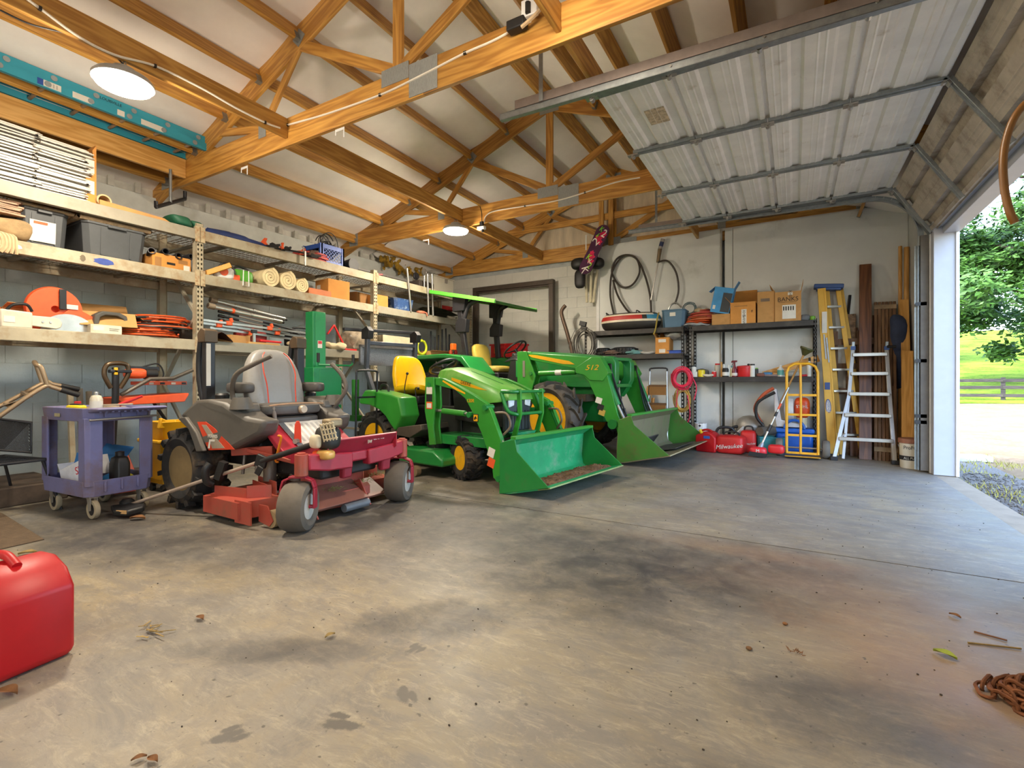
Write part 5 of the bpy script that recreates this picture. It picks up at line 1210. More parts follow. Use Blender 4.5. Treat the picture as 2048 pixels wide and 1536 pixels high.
g.build('mesh_back', m_blkm, ch)
zs = .42
g = G(); 
for k in range(22): g.bar((-.28+k*.025, -.3, zs), (-.28+k*.025, .22, zs), .003, .003); g.bar((-.28, -.3+k*.025, zs), (.26, -.3+k*.025, zs), .003, .003)
g.build('mesh_seat', m_blkm, ch)
for x, y, dx, dy in ((.25, .2, .05, .1), (.25, -.3, .05, -.1), (-.28, .2, -.05, .1), (-.28, -.3, -.05, -.1)): G().tube([(x, y, zs), (x+dx, y+dy, .01)], .011, 8).build('leg', m_blkm, ch)
G().tube([(.26, .22, zs), (.26, -.3, zs), (-.29, -.3, zs), (-.29, .22, zs)], .012, 8, True).build('seat_frame', m_blkm, ch)
# low shelf frames leaning under the rack
for i in range(5):
    y = 1.95+i*.09
    tag(G().box(-.02, .02, -.02, .02, 0, 1.0-.03*i).build('steel_upright', m_rackg if i % 2 else m_rack, None, loc=(-5.95-.05*i, y, 0), rot=(0, -5, 0)), 'spare cream steel upright leaning behind the cart, %s' % ('first from the left', 'second', 'third', 'fourth', 'last, nearest the pallet jack')[i], 'steel bar', 'spare rack uprights')
o = G().box(-.4, .4, -.25, .25, 0, .16).build('low_crate', M('dark_wood', '#4a3c30', .8, var=.3), None, .01, loc=(-6.0, 1.55, 0)); tag(o, 'low dark wooden crate on the floor under the rack', 'crate')
# pallet jack
pj = thing('pallet_jack', 'dark pallet jack with bronze loop handle behind the cart', 'pallet jack', (-5.45, 2.2, 0))
c0 = at(230, 745, X=-5.45)-Vector((-5.45, 2.2, 0)); 
lp = [at(u, v, X=-5.45)-Vector((-5.45, 2.2, 0)) for u, v in ((222, 776), (209, 752), (211, 734), (222, 727), (246, 727), (256, 734), (255, 752), (240, 776))]
G().tube(spline(lp, 5), .02, 10).build('loop_handle', M('bronze', '#5e4c38', .3, .6), pj)
tp = at(231, 735, X=-5.45)-Vector((-5.45, 2.2, 0)); G().tube([tp, (tp.x, tp.y, .9), (tp.x-.08, tp.y, .3)], .028, 10).build('tow_bar', m_blkm, pj)
G().box(-.03, .03, tp.y-.05, tp.y+.12, tp.z-.05, tp.z-.02).build('lever_block', m_blkm, pj, .006); G().box(.0, .03, tp.y-.02, tp.y+.01, tp.z-.07, tp.z).build('yellow_lever', M('tag_yellow', '#d9ac1e', .5), pj, .005)
G().cyl((tp.x-.1, tp.y, .1), (tp.x-.1, tp.y, .4), .06, n=16).lathe([(.07, -.03), (.09, -.03), (.09, .03), (.07, .03)], 20, (tp.x-.1, tp.y, .09), 'y').build('pump', m_blkm, pj)
G().prism([(.0, .28), (.0, .36), (.22, .12), (.22, .03)], tp.y-.1, tp.y+.1).build('fork_head', M('jack_red', '#8c3a2c', .6, var=.15), pj, .006)
for s in (-1, 1): G().box(-.9, .05, tp.y+s*.2-.07, tp.y+s*.2+.07, .05, .12).build('fork', M('jack_red', '#8c3a2c', .6), pj, .006)
# second dark loop behind and its tile saw
ts = thing('tile_saw', 'orange tile saw with rolling stand under the rack', 'tile saw', (-5.6, 2.5, 0))
def T3(u, v, X=-5.5): return at(u, v, X=X)-Vector((-5.6, 2.5, 0))
a, b = T3(235, 790), T3(378, 786)
G().prism([(a.y, a.z-.03), (b.y, b.z), (b.y, b.z-.02), (b.y-.04, b.z-.09), (a.y+.05, a.z-.1)], -.35, .1, 'yz').build('water_tray', m_orange, ts, .006)
a, b = T3(290, 770), T3(378, 770); G().box(-.2, .06, a.y, b.y, a.z, a.z+.035).build('saw_table', m_orange, ts, .004)
for k in range(4): G().box(.06, .066, a.y+.05+k*.1, a.y+.09+k*.1, a.z+.005, a.z+.025).build('table_clip', (m_label, m_blk)[k % 2], ts)
a, b = T3(242, 790), T3(300, 758); G().tube([a, b, T3(345, 757), T3(385, 740)], .02, 8).build('rail', M('rail_grey', '#6d675f', .4, .5), ts)
c = T3(270, 747, -5.6); sup(G(), (c.x, c.y, c.z), (.07, .09, .05), .6).build('motor', m_orange, ts); G().lathe([(.03, -.06), (.055, -.05), (.055, .05), (.03, .06)], 16, (c.x, c.y+.13, c.z), 'y').build('motor_end', m_blk, ts)
G().bar((c.x, c.y-.06, c.z+.05), (c.x, c.y+.2, c.z+.05), .05, .04).build('motor_arm', m_blkm, ts); G().tube(spline([(c.x, c.y+.05, c.z+.06), (c.x, c.y+.2, c.z+.1), (c.x, c.y+.25, c.z-.02), (c.x, c.y+.15, c.z-.1)], 5), .008, 6).build('cable', m_blk, ts)
for y0_, y1_ in ((.0, .5), (.5, .0)): G().tube([(0, y0_-.05, .02), (0, y1_-.05, T3(300, 800).z)], .016, 8).build('stand_leg', m_blkm, ts)
for y0_ in (-.06, .46): G().lathe([(.03, -.02), (.07, -.02), (.07, .02), (.03, .02)], 18, (0.05, y0_, .07), 'x').build('stand_wheel', m_blk, ts)
# yellow mop bucket
mb = thing('mop_bucket', 'bright yellow mop bucket with wringer behind the cart', 'bucket', (-5.18, 2.42, 0), 0)
m_yel = M('bucket_yellow', '#e0a81a', .45, var=.06)
def Y3(u, v, X=-5.1): return at(u, v, X=X)-Vector((-5.18, 2.42, 0))
def sq(w, d, z, dy=0): return [(d, -w+dy, z), (d, w+dy, z), (-d, w+dy, z), (-d, -w+dy, z)]
G().rings([sq(.12, .13, .08), sq(.15, .17, .46), sq(.19, .2, .47), sq(.19, .2, .5), sq(.16, .18, .5), sq(.13, .14, .12)]).build('bucket_body', m_yel, mb, .008)
G().rings([sq(.1, .1, .47), sq(.12, .13, .62), sq(.13, .14, .66), sq(.11, .12, .66), sq(.09, .1, .5)]).build('wringer', m_yel, mb, .006)
G().prism([(.1, .6), (.16, .6), (.19, .72), (.13, .76), (.11, .7)], .08, .13, 'yz').prism([(-.15, .6), (-.1, .6), (-.09, .68), (-.13, .7)], .08, .13, 'yz').build('bracket', m_yel, mb, .008)
G().tube(spline([(0, .1, .62), (.02, .3, .7), (.05, .5, .84)], 5), .014, 8).build('wringer_handle', M('handle_wood', '#c98f3a', .5), mb)
for sx in (-1, 1):
    for sy in (-1, 1): G().lathe([(.01, -.015), (.035, -.015), (.035, .015), (.01, .015)], 14, (sx*.1, sy*.1, .036), 'y').cyl((sx*.1, sy*.1, .04), (sx*.1, sy*.1, .09), .01, n=8).build('caster', m_blk, mb)
# dark floor mat
o = G().prism([(-5.9, 1.02), (-4.235, 1.033), (-4.25, 1.242), (-5.34, 1.32), (-6.2, 1.33)], .001, .007, 'xy').build('floor_mat', M('mat_brown', '#5c4b38', .95, var=.15, vs=20, bump=.6, bs=80)); tag(o, 'brown rubber floor mat at the left edge of the floor', 'mat')
# green lift column
gp = thing('green_lift', 'tall green steel column machine with cabinet and handles', 'machine', (-4.95, 4.12, 0), -6)
m_grn = M('machine_green', '#0f8046', .45, var=.08, vs=3, dirt='#0b5a34', da=.1)
def C3(u, v, X): return Matrix.Rotation(R_(6), 3, 'Z') @ (at(u, v, X=X)-Vector((-4.95, 4.12, 0)))
zt_ = at(640, 625, X=-5.05).z; zc_ = at(640, 735, X=-4.9).z
ya, yb = C3(627, 700, -5.0).y, C3(651, 700, -5.0).y
G().box(-.2, -.04, ya, yb, .1, zt_).build('column', m_grn, gp, .006); G().box(-.04, -.034, ya+.03, yb-.004, zc_, zt_-.02).build('column_cover', m_grn, gp, .003)
ya2, yb2 = C3(625, 780, -4.9).y, C3(678, 780, -4.9).y
G().box(-.3, .1, ya2, yb2, .08, zc_).build('cabinet', m_grn, gp, .008); G().box(.1, .105, ya2+.08, yb2-.01, .3, zc_-.02).build('cabinet_door', m_grn, gp, .003)
G().box(-.34, .2, ya2-.05, yb2+.05, 0, .08).build('base', m_grn, gp, .006)
G().tube([(.12, ya2+.05, zc_+.12), (.12, ya2+.05, zc_+.03), (.12, yb2+.1, zc_+.03), (.12, yb2+.14, zc_+.05), (.12, yb2+.15, zc_+.16)], .012, 8).build('handle_bar', m_grn, gp)
for y in (ya2+.05, yb2+.15): G().cyl((.12, y, zc_+.06), (.12, y, zc_+.17), .019, n=10).build('grip', m_blk, gp)
G().box(-.0335, -.032, ya+.06, ya+.12, zc_+.24, zc_+.33).build('sticker', m_label, gp); G().box(-.032, -.0312, ya+.065, ya+.115, zc_+.29, zc_+.325).build('sticker_mark', m_red, gp)
# dark framed cart between mower and tractor
fc = thing('tube_frame', 'black tubular frame standing between mower and small tractor', 'frame', (-4.35, 3.95, 0))
for y in (0, .32):
    G().tube([(0, y, 0), (.02, y, 1.12)], .012, 8).build('upright', m_blkm, fc)
G().tube(spline([(.02, 0, 1.12), (.02, .03, 1.16), (.02, .29, 1.16), (.02, .32, 1.12)], 4), .014, 8).bar((.0, 0, .85), (0, .32, .85), .02, .02).bar((.0, 0, .4), (0, .32, .4), .02, .02).build('cross_tube', m_blkm, fc)
# ================================================================ tractors
m_jd = M('tractor_green', '#2f8a2b', .38, var=.08, vs=3, dirt='#4d6a34', da=.1, ds=3, coat=.2)
m_jdd = M('tractor_green_deep', '#1c7a35', .38, var=.08, vs=3, dirt='#49633a', da=.12, ds=3, coat=.2)
m_jdy = M('tractor_yellow', '#e0a512', .4, var=.08, vs=4, dirt='#9a7430', da=.15)
m_bucket = M('bucket_green', '#259a60', .42, var=.1, vs=3, dirt='#7a9a7c', da=.15, ds=5)  # green lightened for the reflection and dirt inside the bucket
m_dirt = M('soil', '#7a5a3c', .95, var=.3, vs=20, bump=1, bs=40)
m_seaty = M('seat_yellow', '#f0bd0e', .3, var=.05)
m_hoodl = M('hood_green', '#5aa03a', .35, var=.08, vs=3, dirt='#8fae66', da=.2, ds=2.5)
def loft_y(g, poly, ys, sc=None):
    """polygon in xz lofted through several y stations"""
    rs = []
    for i, y in enumerate(ys):
        k = sc[i] if sc else 1; cx_ = sum(p[0] for p in poly)/len(poly); cz_ = sum(p[1] for p in poly)/len(poly)
        rs.append([(cx_+(p[0]-cx_)*k, y, cz_+(p[1]-cz_)*k) for p in poly])
    return g.rings(rs)
def bucket(par, side, w, m, lip, mi=None):
    """front loader bucket: side = cheek outline; shell between the cheeks"""
    b = bpy.data.objects.new('bucket', None); sh = G(); rb, rt, tf, fe, lp = side
    inner = [tf, (rt[0]+.06, rt[1]-.03), (rb[0]+.045, rb[1]+.2), (rb[0]+.06, rb[1]+.1), (rb[0]+.13, rb[1]+.05), (lp[0], lp[1])]
    outer = [(lp[0], lp[1]-.012), (rb[0]+.12, rb[1]+.012), (rb[0]+.0, rb[1]), (rb[0]-.0, rb[1]+.2), (rt[0], rt[1]-.0), (tf[0]-.0, tf[1]+.012)]
    s = sh.prism(inner+outer, -w, w).build('bucket_shell', m, par, .003)
    for q in (-1, 1): G().prism(side, q*w-.006, q*w+.006).build('bucket_cheek', mi or m, s, .002)
    G().bar((lp[0]-.05, -w, lp[1]-.018), (lp[0]-.05, w, lp[1]-.018), .13, .012, (-(lp[1]-rb[1]), 0, lp[0]-rb[0])).build('cutting_edge', lip, s)
    G().box(tf[0]-.05, tf[0]+.012, -w, w, tf[1]-.005, tf[1]+.022).build('top_rail', m_jd, s, .003)
    return s
def decal(par, pts, y, m, th=.002, name='decal'): return G().prism(pts, y, y-th if y < 0 else y+th).build(name, m, par)
# ---------------------------------------------------------------- compact tractor
t1 = thing('compact_tractor', 'small green tractor with yellow bucket seat and green front loader', 'tractor', (-2.88, 4.66, 0), -7.7)
for s in (-1, 1):
    wheel(t1, (-.08, s*.42, .23), .235, .2, .115, m_jdy, 'r4', s, n=18, lh=.015, steer=-20)
    wheel(t1, (-1.47, s*.44, .34), .34, .3, .18, m_jdy, 'r4', s, n=18, lh=.02)
    # rear fender
    fp_ = [(-1.74, .8), (-1.62, .93), (-1.44, .925), (-1.1, .88), (-.96, .85), (-.9, .64), (-1.02, .46), (-1.1, .52), (-1.2, .62), (-1.33, .7), (-1.52, .75), (-1.72, .76)]
    f = loft_y(G(), fp_, (s*.34, s*.52, s*.57, s*.6), (1, 1, .99, .95)).build('fender', m_jd, t1, .012)
    G().box(-1.62, -1.55, s*.598-.001, s*.598+.001, .81, .88).build('warning_label', m_label, f)
    G().tube(spline([(-1.5, s*.45, .9), (-1.47, s*.45, .99), (-1.36, s*.45, .98), (-1.33, s*.45, .89)], 4), .014, 8).build('grab_handle', m_blk, f)
    # foot platform
    G().prism([(-1.14, .42), (-1.13, .49), (-.62, .56), (-.6, .5), (-.8, .4)], s*.15, s*.58).build('foot_platform', M('step_brown', '#4b4136', .7, var=.15), t1, .008)
    # loader mast and arm
    arm = [(-.42, 1.075), (-.29, 1.07), (-.06, .99), (.16, .9), (.33, .82), (.39, .74), (.53, .44), (.56, .2), (.5, .05), (.42, .1), (.4, .24), (.27, .52), (.15, .72), (.05, .86), (-.1, .95), (-.4, 1.0)]
    y0, y1 = (s*.52, s*.575)
    ar = G().prism(arm, min(y0, y1), max(y0, y1)).build('loader_arm', m_jd, t1, .004)
    decal(ar, [(-.27, 1.05), (-.06, .965), (.05, .92), (.05, .905), (-.08, .945), (-.28, 1.035)], s*.575, m_jdy)
    mast = [(-.52, 1.08), (-.39, 1.08), (-.37, .79), (-.4, .55), (-.37, .36), (-.46, .35), (-.48, .52), (-.53, .71)]
    ms = G().prism(mast, min(s*.578, s*.6), max(s*.578, s*.6)).prism(mast, min(s*.49, s*.515), max(s*.49, s*.515)).build('loader_mast', m_jd, t1, .004)
    if s < 0:
        for z, mm in ((.9, m_label), (.82, m_blk), (.74, m_orange)): G().box(-.5, -.41, -.6025, -.6005, z, z+.075).build('warning_label', mm, ms)
        G().box(-.49, -.42, -.604, -.6025, .75, .8).build('label_mark', m_label, ms)
        for z, mm in ((.3, m_label), (.2, m_orange)): G().box(-.04, .045, -.001, .001, 0, .09).build('warning_label', mm, ar, loc=(.38, -.577, z), rot=(0, 18, 0))
        text('120R', .05, m_jdy, ar, (.12, -.578, .84), (90, 0, 0), 'arm_lettering', shear=.2)
        G().box(.16, .23, -.579, -.576, .63, .71).build('emblem_plate', m_blk, ar, .01); G().box(.168, .222, -.581, -.579, .638, .702).build('emblem_border', m_jdy, ar, .008)
        em = G().prism([(.175, .655), (.19, .65), (.2, .665), (.215, .66), (.21, .675), (.2, .68), (.205, .695), (.195, .685), (.185, .68), (.178, .67)], -.5825, -.581); em.build('deer_emblem', m_blk, ar)
    for px_, pz_ in ((-.46, 1.0), (.33, .78), (.12, .7), (.5, .1)): G().cyl((px_, s*.605, pz_), (px_, s*.48, pz_), .029, n=12).build('pivot_pin', m_jdd, ar)
    G().cyl((-.3, s*.545, .72), (.02, s*.545, .705), .03, n=12).build('lift_cylinder', m_jd, t1); G().cyl((.0, s*.545, .706), (.13, s*.545, .7), .016, n=10).cyl((-.44, s*.545, .725), (-.3, s*.545, .72), .016, n=8).build('lift_rod', m_steel, t1)
    G().cyl((.32, s*.545, .8), (.47, s*.545, .5), .028, n=12).build('tilt_cylinder', m_jdd, t1); G().cyl((.47, s*.545, .5), (.66, s*.545, .3), .014, n=8).build('tilt_rod', m_steel, t1)
    G().tube(spline([(.36, s*.5, .72), (.5, s*.47, .72), (.55, s*.47, .6), (.47, s*.5, .5)], 6), .012, 8).build('hydraulic_hose', M('hose_brown', '#6b5a48', .5), t1)
    # roll bar
    G().bar((-1.85, s*.4, 1.2), (-1.82, s*.4, 1.62), .05, .06, (1, 0, 0)).bar((-1.7, s*.4, .9), (-1.85, s*.4, 1.2), .05, .06, (1, 0, 0)).build('roll_bar_post', M('rops_grey', '#4b4f59', .4, .3), t1, .008)
    G().prism([(-1.9, 1.58), (-1.76, 1.58), (-1.74, 1.68), (-1.8, 1.74), (-1.9, 1.7)], s*.4-.04, s*.4+.04).build('roll_bar_hinge', m_blkm, t1, .006)
    # mid mower deck
    G().cyl((-.62, s*.62, .06), (-.62, s*.68, .06), .06, n=18).build('gauge_wheel', M('gauge_tan', '#7d6a50', .6), t1)
G().bar((-2.02, -.62, 1.7), (-2.0, .62, 1.74), .05, .04).build('folded_bar', m_blkm, t1, .006)
G().bar((-1.83, -.42, 1.53), (-1.83, .42, 1.53), .05, .05).build('cross_bar', M('rops_grey', '#4b4f59', .4, .3), t1, .006)
g = G().box(-2.06, -2.05, -.36, .56, 1.26, 1.5); g.box(-2.07, -2.03, -.36, -.33, 1.25, 1.52).box(-2.07, -2.03, .53, .56, 1.25, 1.52).box(-2.07, -2.03, -.36, .56, 1.49, 1.52).box(-2.07, -2.03, -.36, .56, 1.25, 1.28)
g.build('screen_panel', M('screen_grey', '#7b7d82', .5, .4, var=.3, vs=150), t1)
G().prism([(-.88, .3), (-.34, .3), (-.2, .22), (-.2, .14), (-.9, .14)], -.66, .66).build('mower_deck', m_jdd, t1, .02); G().lathe([(.14, 0), (.16, .05), (.1, .09), (.02, .09)], 20, (-.55, -.35, .3)).build('deck_pulley_cover', m_blk, t1)
G().box(-.5, .1, -.14, .14, .3, .7).box(-1.7, -.4, -.16, .16, .35, .75).box(-.15, -.03, -.36, .36, .18, .28).build('chassis', M('chassis_black', '#1f211f', .5, var=.3), t1, .01)
G().box(-.5, .25, -.49, .49, .36, .46).build('loader_frame', m_jdd, t1, .006)
# hood
def hood(par, st, m, name='hood'):
    rs = []
    for x, zt, zb, hw in st:
        rs.append([(x, -hw, zb), (x, -hw, zt-.09), (x, -hw*.86, zt-.03), (x, -hw*.45, zt), (x, hw*.45, zt), (x, hw*.86, zt-.03), (x, hw, zt-.09), (x, hw, zb)])
    return G().rings(rs).build(name, m, par, .006)
hd_ = hood(t1, ((-.72, 1.19, 1.02, .22), (-.5, 1.2, 1.0, .25), (-.2, 1.12, .86, .265), (.1, 1.02, .8, .265), (.28, .955, .82, .25), (.33, .93, .84, .22)), m_hoodl)
G().bar((-.3, -.1, 1.156), (.15, -.08, 1.008), .006, .004).bar((-.3, .1, 1.156), (.15, .08, 1.008), .006, .004).build('hood_crease', m_jdd, hd_)
for s in (-1, 1):
    decal(hd_, [(-.45, 1.08), (-.2, 1.02), (.08, .94), (-.05, .95), (-.3, 1.0), (-.45, 1.05)], s*.266, m_jdy, .003)
    G().prism([(-.5, 1.0), (.26, .83), (.26, .55), (-.45, .6)], s*.2-.01, s*.2+.01).build('engine_panel', m_blk, t1, .004)
text('DEERE', .055, m_blk, hd_, (-.23, -.27, 1.015), (90, 12, 0), 'hood_lettering')
G().box(.24, .3, -.22, .22, .5, .91).build('grille', M('grille_grey', '#33383d', .5, var=.1), t1, .02)
gr_ = bpy.data.objects['grille']
for k in range(7): G().box(.3, .306, -.2+k*.06, -.17+k*.06, .52, .72).build('grille_slot', m_blk, gr_)
for s in (-1, 1): G().prism([(s*.21, .88), (s*.09, .88), (s*.1, .78), (s*.19, .76)], .3, .315, 'yz').build('headlight', M('headlight', '#dfe3e8', .15, var=.1), gr_, .004)
G().box(.305, .312, -.035, .035, .68, .76).build('badge', m_jdy, gr_, .015); G().box(.312, .314, -.025, .025, .69, .75).build('badge_field', m_jd, gr_, .01); G().prism([(-.015, .7), (.01, .7), (.012, .72), (0, .725), (.004, .74), (-.012, .73)], .3145, .3155, 'yz').build('badge_mark', m_jdy, gr_)
for s in (-1, 1):
    G().tube(spline([(.3, s*.3, .93), (.42, s*.29, .93), (.45, s*.22, .93)], 4), .02, 10).tube(spline([(.3, s*.3, .92), (.38, s*.3, .74), (.44, s*.24, .7), (.45, s*.16, .69)], 4), .02, 10).build('guard_tube', m_jdd, t1)
    G().prism([(.43, .96), (.48, .96), (.49, .7), (.42, .46), (.36, .46), (.44, .7)], s*.2-.012, s*.2+.012).build('guard_plate', m_jd, t1, .004)
G().cyl((.46, -.2, .7), (.46, .2, .7), .018, n=10).cyl((.46, -.22, .93), (.46, .22, .93), .016, n=10).build('guard_bar', m_jdd, t1)
G().prism([(-.2, .5), (.2, .5), (.1, .42), (-.1, .42)], .3, .4, 'yz').build('guard_chin', m_bucket, t1, .01); G().box(.2, .42, -.2, .2, .32, .44).build('front_weight', m_blkm, t1, .01)
# dash, wheel, seat
G().prism([(-.9, .6), (-.62, .6), (-.6, 1.1), (-.74, 1.16), (-.86, 1.05)], -.13, .13).build('dash', m_blk, t1, .02)
sw = G().ring((0, 0, 0), .175, .017, 'z', 32, 8); 
for k in range(3): a = k*2.094+.5; sw.bar((0, 0, -.02), (.17*math.cos(a), .17*math.sin(a), 0), .035, .012)
sw.cyl((0, 0, -.03), (0, 0, .01), .05, n=16).cyl((0, 0, -.2), (0, 0, -.02), .018, n=8).build('steering_wheel', m_blk, t1, loc=(-.9, .05, 1.22), rot=(0, -28, 0))
g = G(); sup(g, (0, 0, .22), (.055, .265, .26), .5, 28, 16)
for i, v in enumerate(g.v): g.v[i] = (v[0]-(v[2])*.2+.05*(abs(v[1])/.235)**2, v[1]*(1-.22*max(0, (v[2]-.2)/.27)), v[2])
g.build('seat_back', m_seaty, t1, loc=(-1.5, 0, .89))
g = G(); sup(g, (0, 0, 0), (.27, .26, .05), .5, 28, 10)
for i, v in enumerate(g.v): g.v[i] = (v[0], v[1], v[2]+.05*(abs(v[1])/.24)**2+.025*(v[0]/.23))
g.build('seat_pan', m_seaty, t1, loc=(-1.3, 0, .91))
G().prism([(-1.55, .75), (-1.12, .75), (-1.1, .86), (-1.5, .86)], -.18, .18).build('seat_base', m_blkm, t1, .02)
for x, y, h in ((-1.2, -.3, 1.13), (-1.05, -.26, .95)): G().tube(spline([(x, y, .82), (x-.02, y, .95), (x+.03, y, h)], 5), .006, 6).ell((x+.03, y, h), (.018, .018, .018), 10, 6).build('control_lever', m_blk, t1)
G().box(-2.26, -2.2, -.34, -.26, .5, 1.06).box(-2.3, -2.16, -.36, -.24, .5, .58).build('hitch_arm', m_jd, t1, .006)
G().cyl((-2.1, -.05, .3), (-2.1, -.05, 1.15), .035, n=12).build('white_ram', m_white, t1); G().lathe([(.02, -.06), (.13, -.05), (.13, .05), (.02, .06)], 24, (-2.0, -.12, .98)).build('air_filter', m_blkm, t1)
bk1 = bucket(t1, [(.624, 0), (.63, .47), (.8, .515), (.83, .4), (1.165, .125)], .725, m_bucket, M('edge_tan', '#8a9a5c', .5, .2, var=.2), m_jdd)
for s in (-.5, .5): G().prism([(.45, .06), (.63, .02), (.63, .4), (.56, .36), (.47, .16)], s-.02, s+.02).build('bucket_bracket', m_jd, bk1, .004)
rd = random.Random(4); g = G()
def heap(u, v):
    y = -.66+1.32*u; x = .72+.36*v; base = .055+(x-.68)*.13
    return (x, y, base+max(-.01, .06*math.sin(PI*v)**.6*(1-.25*abs(y+.1))*(.7+.5*noise.noise((x*9, y*9, 2)))-.008))
g.grid(heap, 60, 16); 
for k in range(350):
    u, v = rd.random(), rd.uniform(.1, .95); p = heap(u, v); r = rd.uniform(.004, .012); g.ell((p[0], p[1], p[2]+r*.3), (r, r*.8, r*.7), 5, 3)
o = tag(g.build('bucket_soil', m_dirt, None, loc=(-2.88, 4.66, .004), rot=(0, 0, -7.7)), 'heap of brown soil and leaves in the small tractor bucket', 'soil', kind='stuff')
# ---------------------------------------------------------------- utility tractor
t2 = thing('utility_tractor', 'large green tractor with canopy and dented loader bucket near the back wall', 'tractor', (-2.78, 6.95, 0), -5)
m_agr = M('ag_rubber', '#3a3733', .75, var=.2, dirt='#5b5046', da=.3)
for s in (-1, 1):
    wheel(t2, (-.12, s*.68, .52), .52, .3, .34, m_jdy, 'ag', s, n=15, lh=.04, mt=m_agr, dish=.2, steer=-14)
    wheel(t2, (-1.96, s*.72, .66), .66, .42, .4, m_jdy, 'ag', s, n=18, lh=.045, mt=m_agr, dish=.2)
    fo = [(-2.85, 1.2), (-2.62, 1.46), (-1.91, 1.47), (-1.56, 1.42), (-1.3, 1.15), (-1.34, 1.08), (-1.6, 1.34), (-1.92, 1.4), (-2.58, 1.39), (-2.8, 1.18)]
    f = G().prism(fo, min(s*.45, s*.98), max(s*.45, s*.98)).build('fender', m_jdd, t2, .015)
    G().prism([(-2.6, 1.4), (-1.95, 1.41), (-1.6, 1.35), (-1.36, 1.1), (-1.5, .8), (-2.3, .8)], s*.45-.01, s*.45+.01).build('fender_wall', m_jdd, f, .004)
    # loader
    ym = s*.56
    arm = [(-.7, 1.47), (.46, 1.36), (.57, 1.35), (.66, 1.16), (.82, .6), (.98, .3), (.96, .18), (.86, .2), (.8, .42), (.66, .5), (.4, 1.03), (.21, 1.21), (-.6, 1.36)]
    ar = G().prism(arm, ym-.05, ym+.05).build('loader_arm', m_jd, t2, .006)
    el = G().prism([(.2, 1.22), (.45, 1.37), (.58, 1.36), (.7, 1.15), (.62, 1.04), (.42, 1.05), (.34, 1.12), (.21, 1.15)], ym-.065, ym+.065).build('elbow_plate', m_jd, ar, .006)
    yo = ym+s*.0515
    decal(ar, [(-.6, 1.43), (-.45, 1.42), (.1, 1.32), (.19, 1.27), (.0, 1.28), (-.52, 1.39)], yo, m_jdy)
    if s < 0:
        text('512', .1, m_jdy, el, (.45, ym-.067, 1.22), (90, 0, 0), 'elbow_lettering', shear=.3, sx=1.3)
        for dz, mm in ((0, m_label), (-.09, m_blk), (-.16, M('label_amber', '#c2a24a', .6))): G().box(-.045, .045, -.001, .001, 0, .08).build('warning_label', mm, ar, loc=(.6-dz*.28-.06, ym-.052, .74+dz), rot=(0, 17, 0))
    mast = [(-.76, 1.48), (-.6, 1.48), (-.44, 1.12), (-.5, .9), (-.5, .6), (-.7, .6), (-.76, 1.0)]
    ms = G().prism(mast, ym-.08, ym-.055).prism(mast, ym+.055, ym+.08).build('loader_mast', m_jd, t2, .005)
    G().box(-.66, -.62, ym-.085, ym-.08, 1.1, 1.34).build('bleed_pipe', m_steel, ms); G().cyl((-.52, ym-.1, 1.15), (-.52, ym+.1, 1.15), .03, n=10).build('pivot_pin', m_jdd, ms)
    G().cyl((-.42, ym, 1.15), (.18, ym, 1.17), .04, n=14).build('lift_cylinder', m_jd, t2); G().cyl((.18, ym, 1.17), (.3, ym, 1.175), .022, n=10).build('lift_rod', m_steel, t2); G().cyl((-.14, ym, 1.16), (-.04, ym, 1.163), .0415, n=14).build('cylinder_label', m_label, t2)
    G().cyl((.62, ym, 1.14), (.8, ym, .72), .045, n=14).build('tilt_cylinder', m_jdd, t2); G().cyl((.8, ym, .72), (.96, ym, .4), .022, n=10).build('tilt_rod', m_steel, t2)
    G().cyl((.76, ym-.09, .47), (.76, ym+.09, .47), .065, n=18).build('torque_tube', m_jdd, ar)
    for k in range(3): G().tube(spline([(.5+.02*k, ym-s*.09, 1.2), (.62+.02*k, ym-s*.09, 1.27), (.68, ym-s*.09, 1.15), (.78+.03*k, ym-s*.09, .7), (.86+.03*k, ym-s*.09, .5)], 5), .011, 6).build('hydraulic_hose', m_blk, t2)
    # canopy posts
    G().bar((-1.92, s*.45, 1.45), (-1.98, s*.47, 1.9), .07, .09, (1, 0, 0)).bar((-1.98, s*.47, 1.9), (-2.02, s*.5, 2.36), .07, .1, (1, 0, 0)).build('canopy_post', m_blkm, t2, .01)
    G().prism([(-2.1, 1.85), (-1.88, 1.85), (-1.86, 2.06), (-2.02, 2.1), (-2.1, 2.0)], s*.47-.05, s*.47+.05).build('hinge_plate', m_blkm, t2, .006)
    G().tube(spline([(-1.96, s*.47, 2.05), (-1.92, s*.46, 2.2), (-1.86, s*.42, 2.32), (-1.7, s*.38, 2.38)], 5), .045, 10).build('post_brace', m_blkm, t2)
    G().prism([(-2.14, 2.2), (-1.9, 2.2), (-1.86, 2.4), (-2.14, 2.46)], s*.5-.045, s*.5+.045).build('canopy_bracket', m_blkm, t2, .006)
    G().box(-2.1, -2.04, s*.6-.05, s*.6+.05, 1.55, 1.66).build('side_lamp', M('amber', '#d9601c', .3), t2, .01)
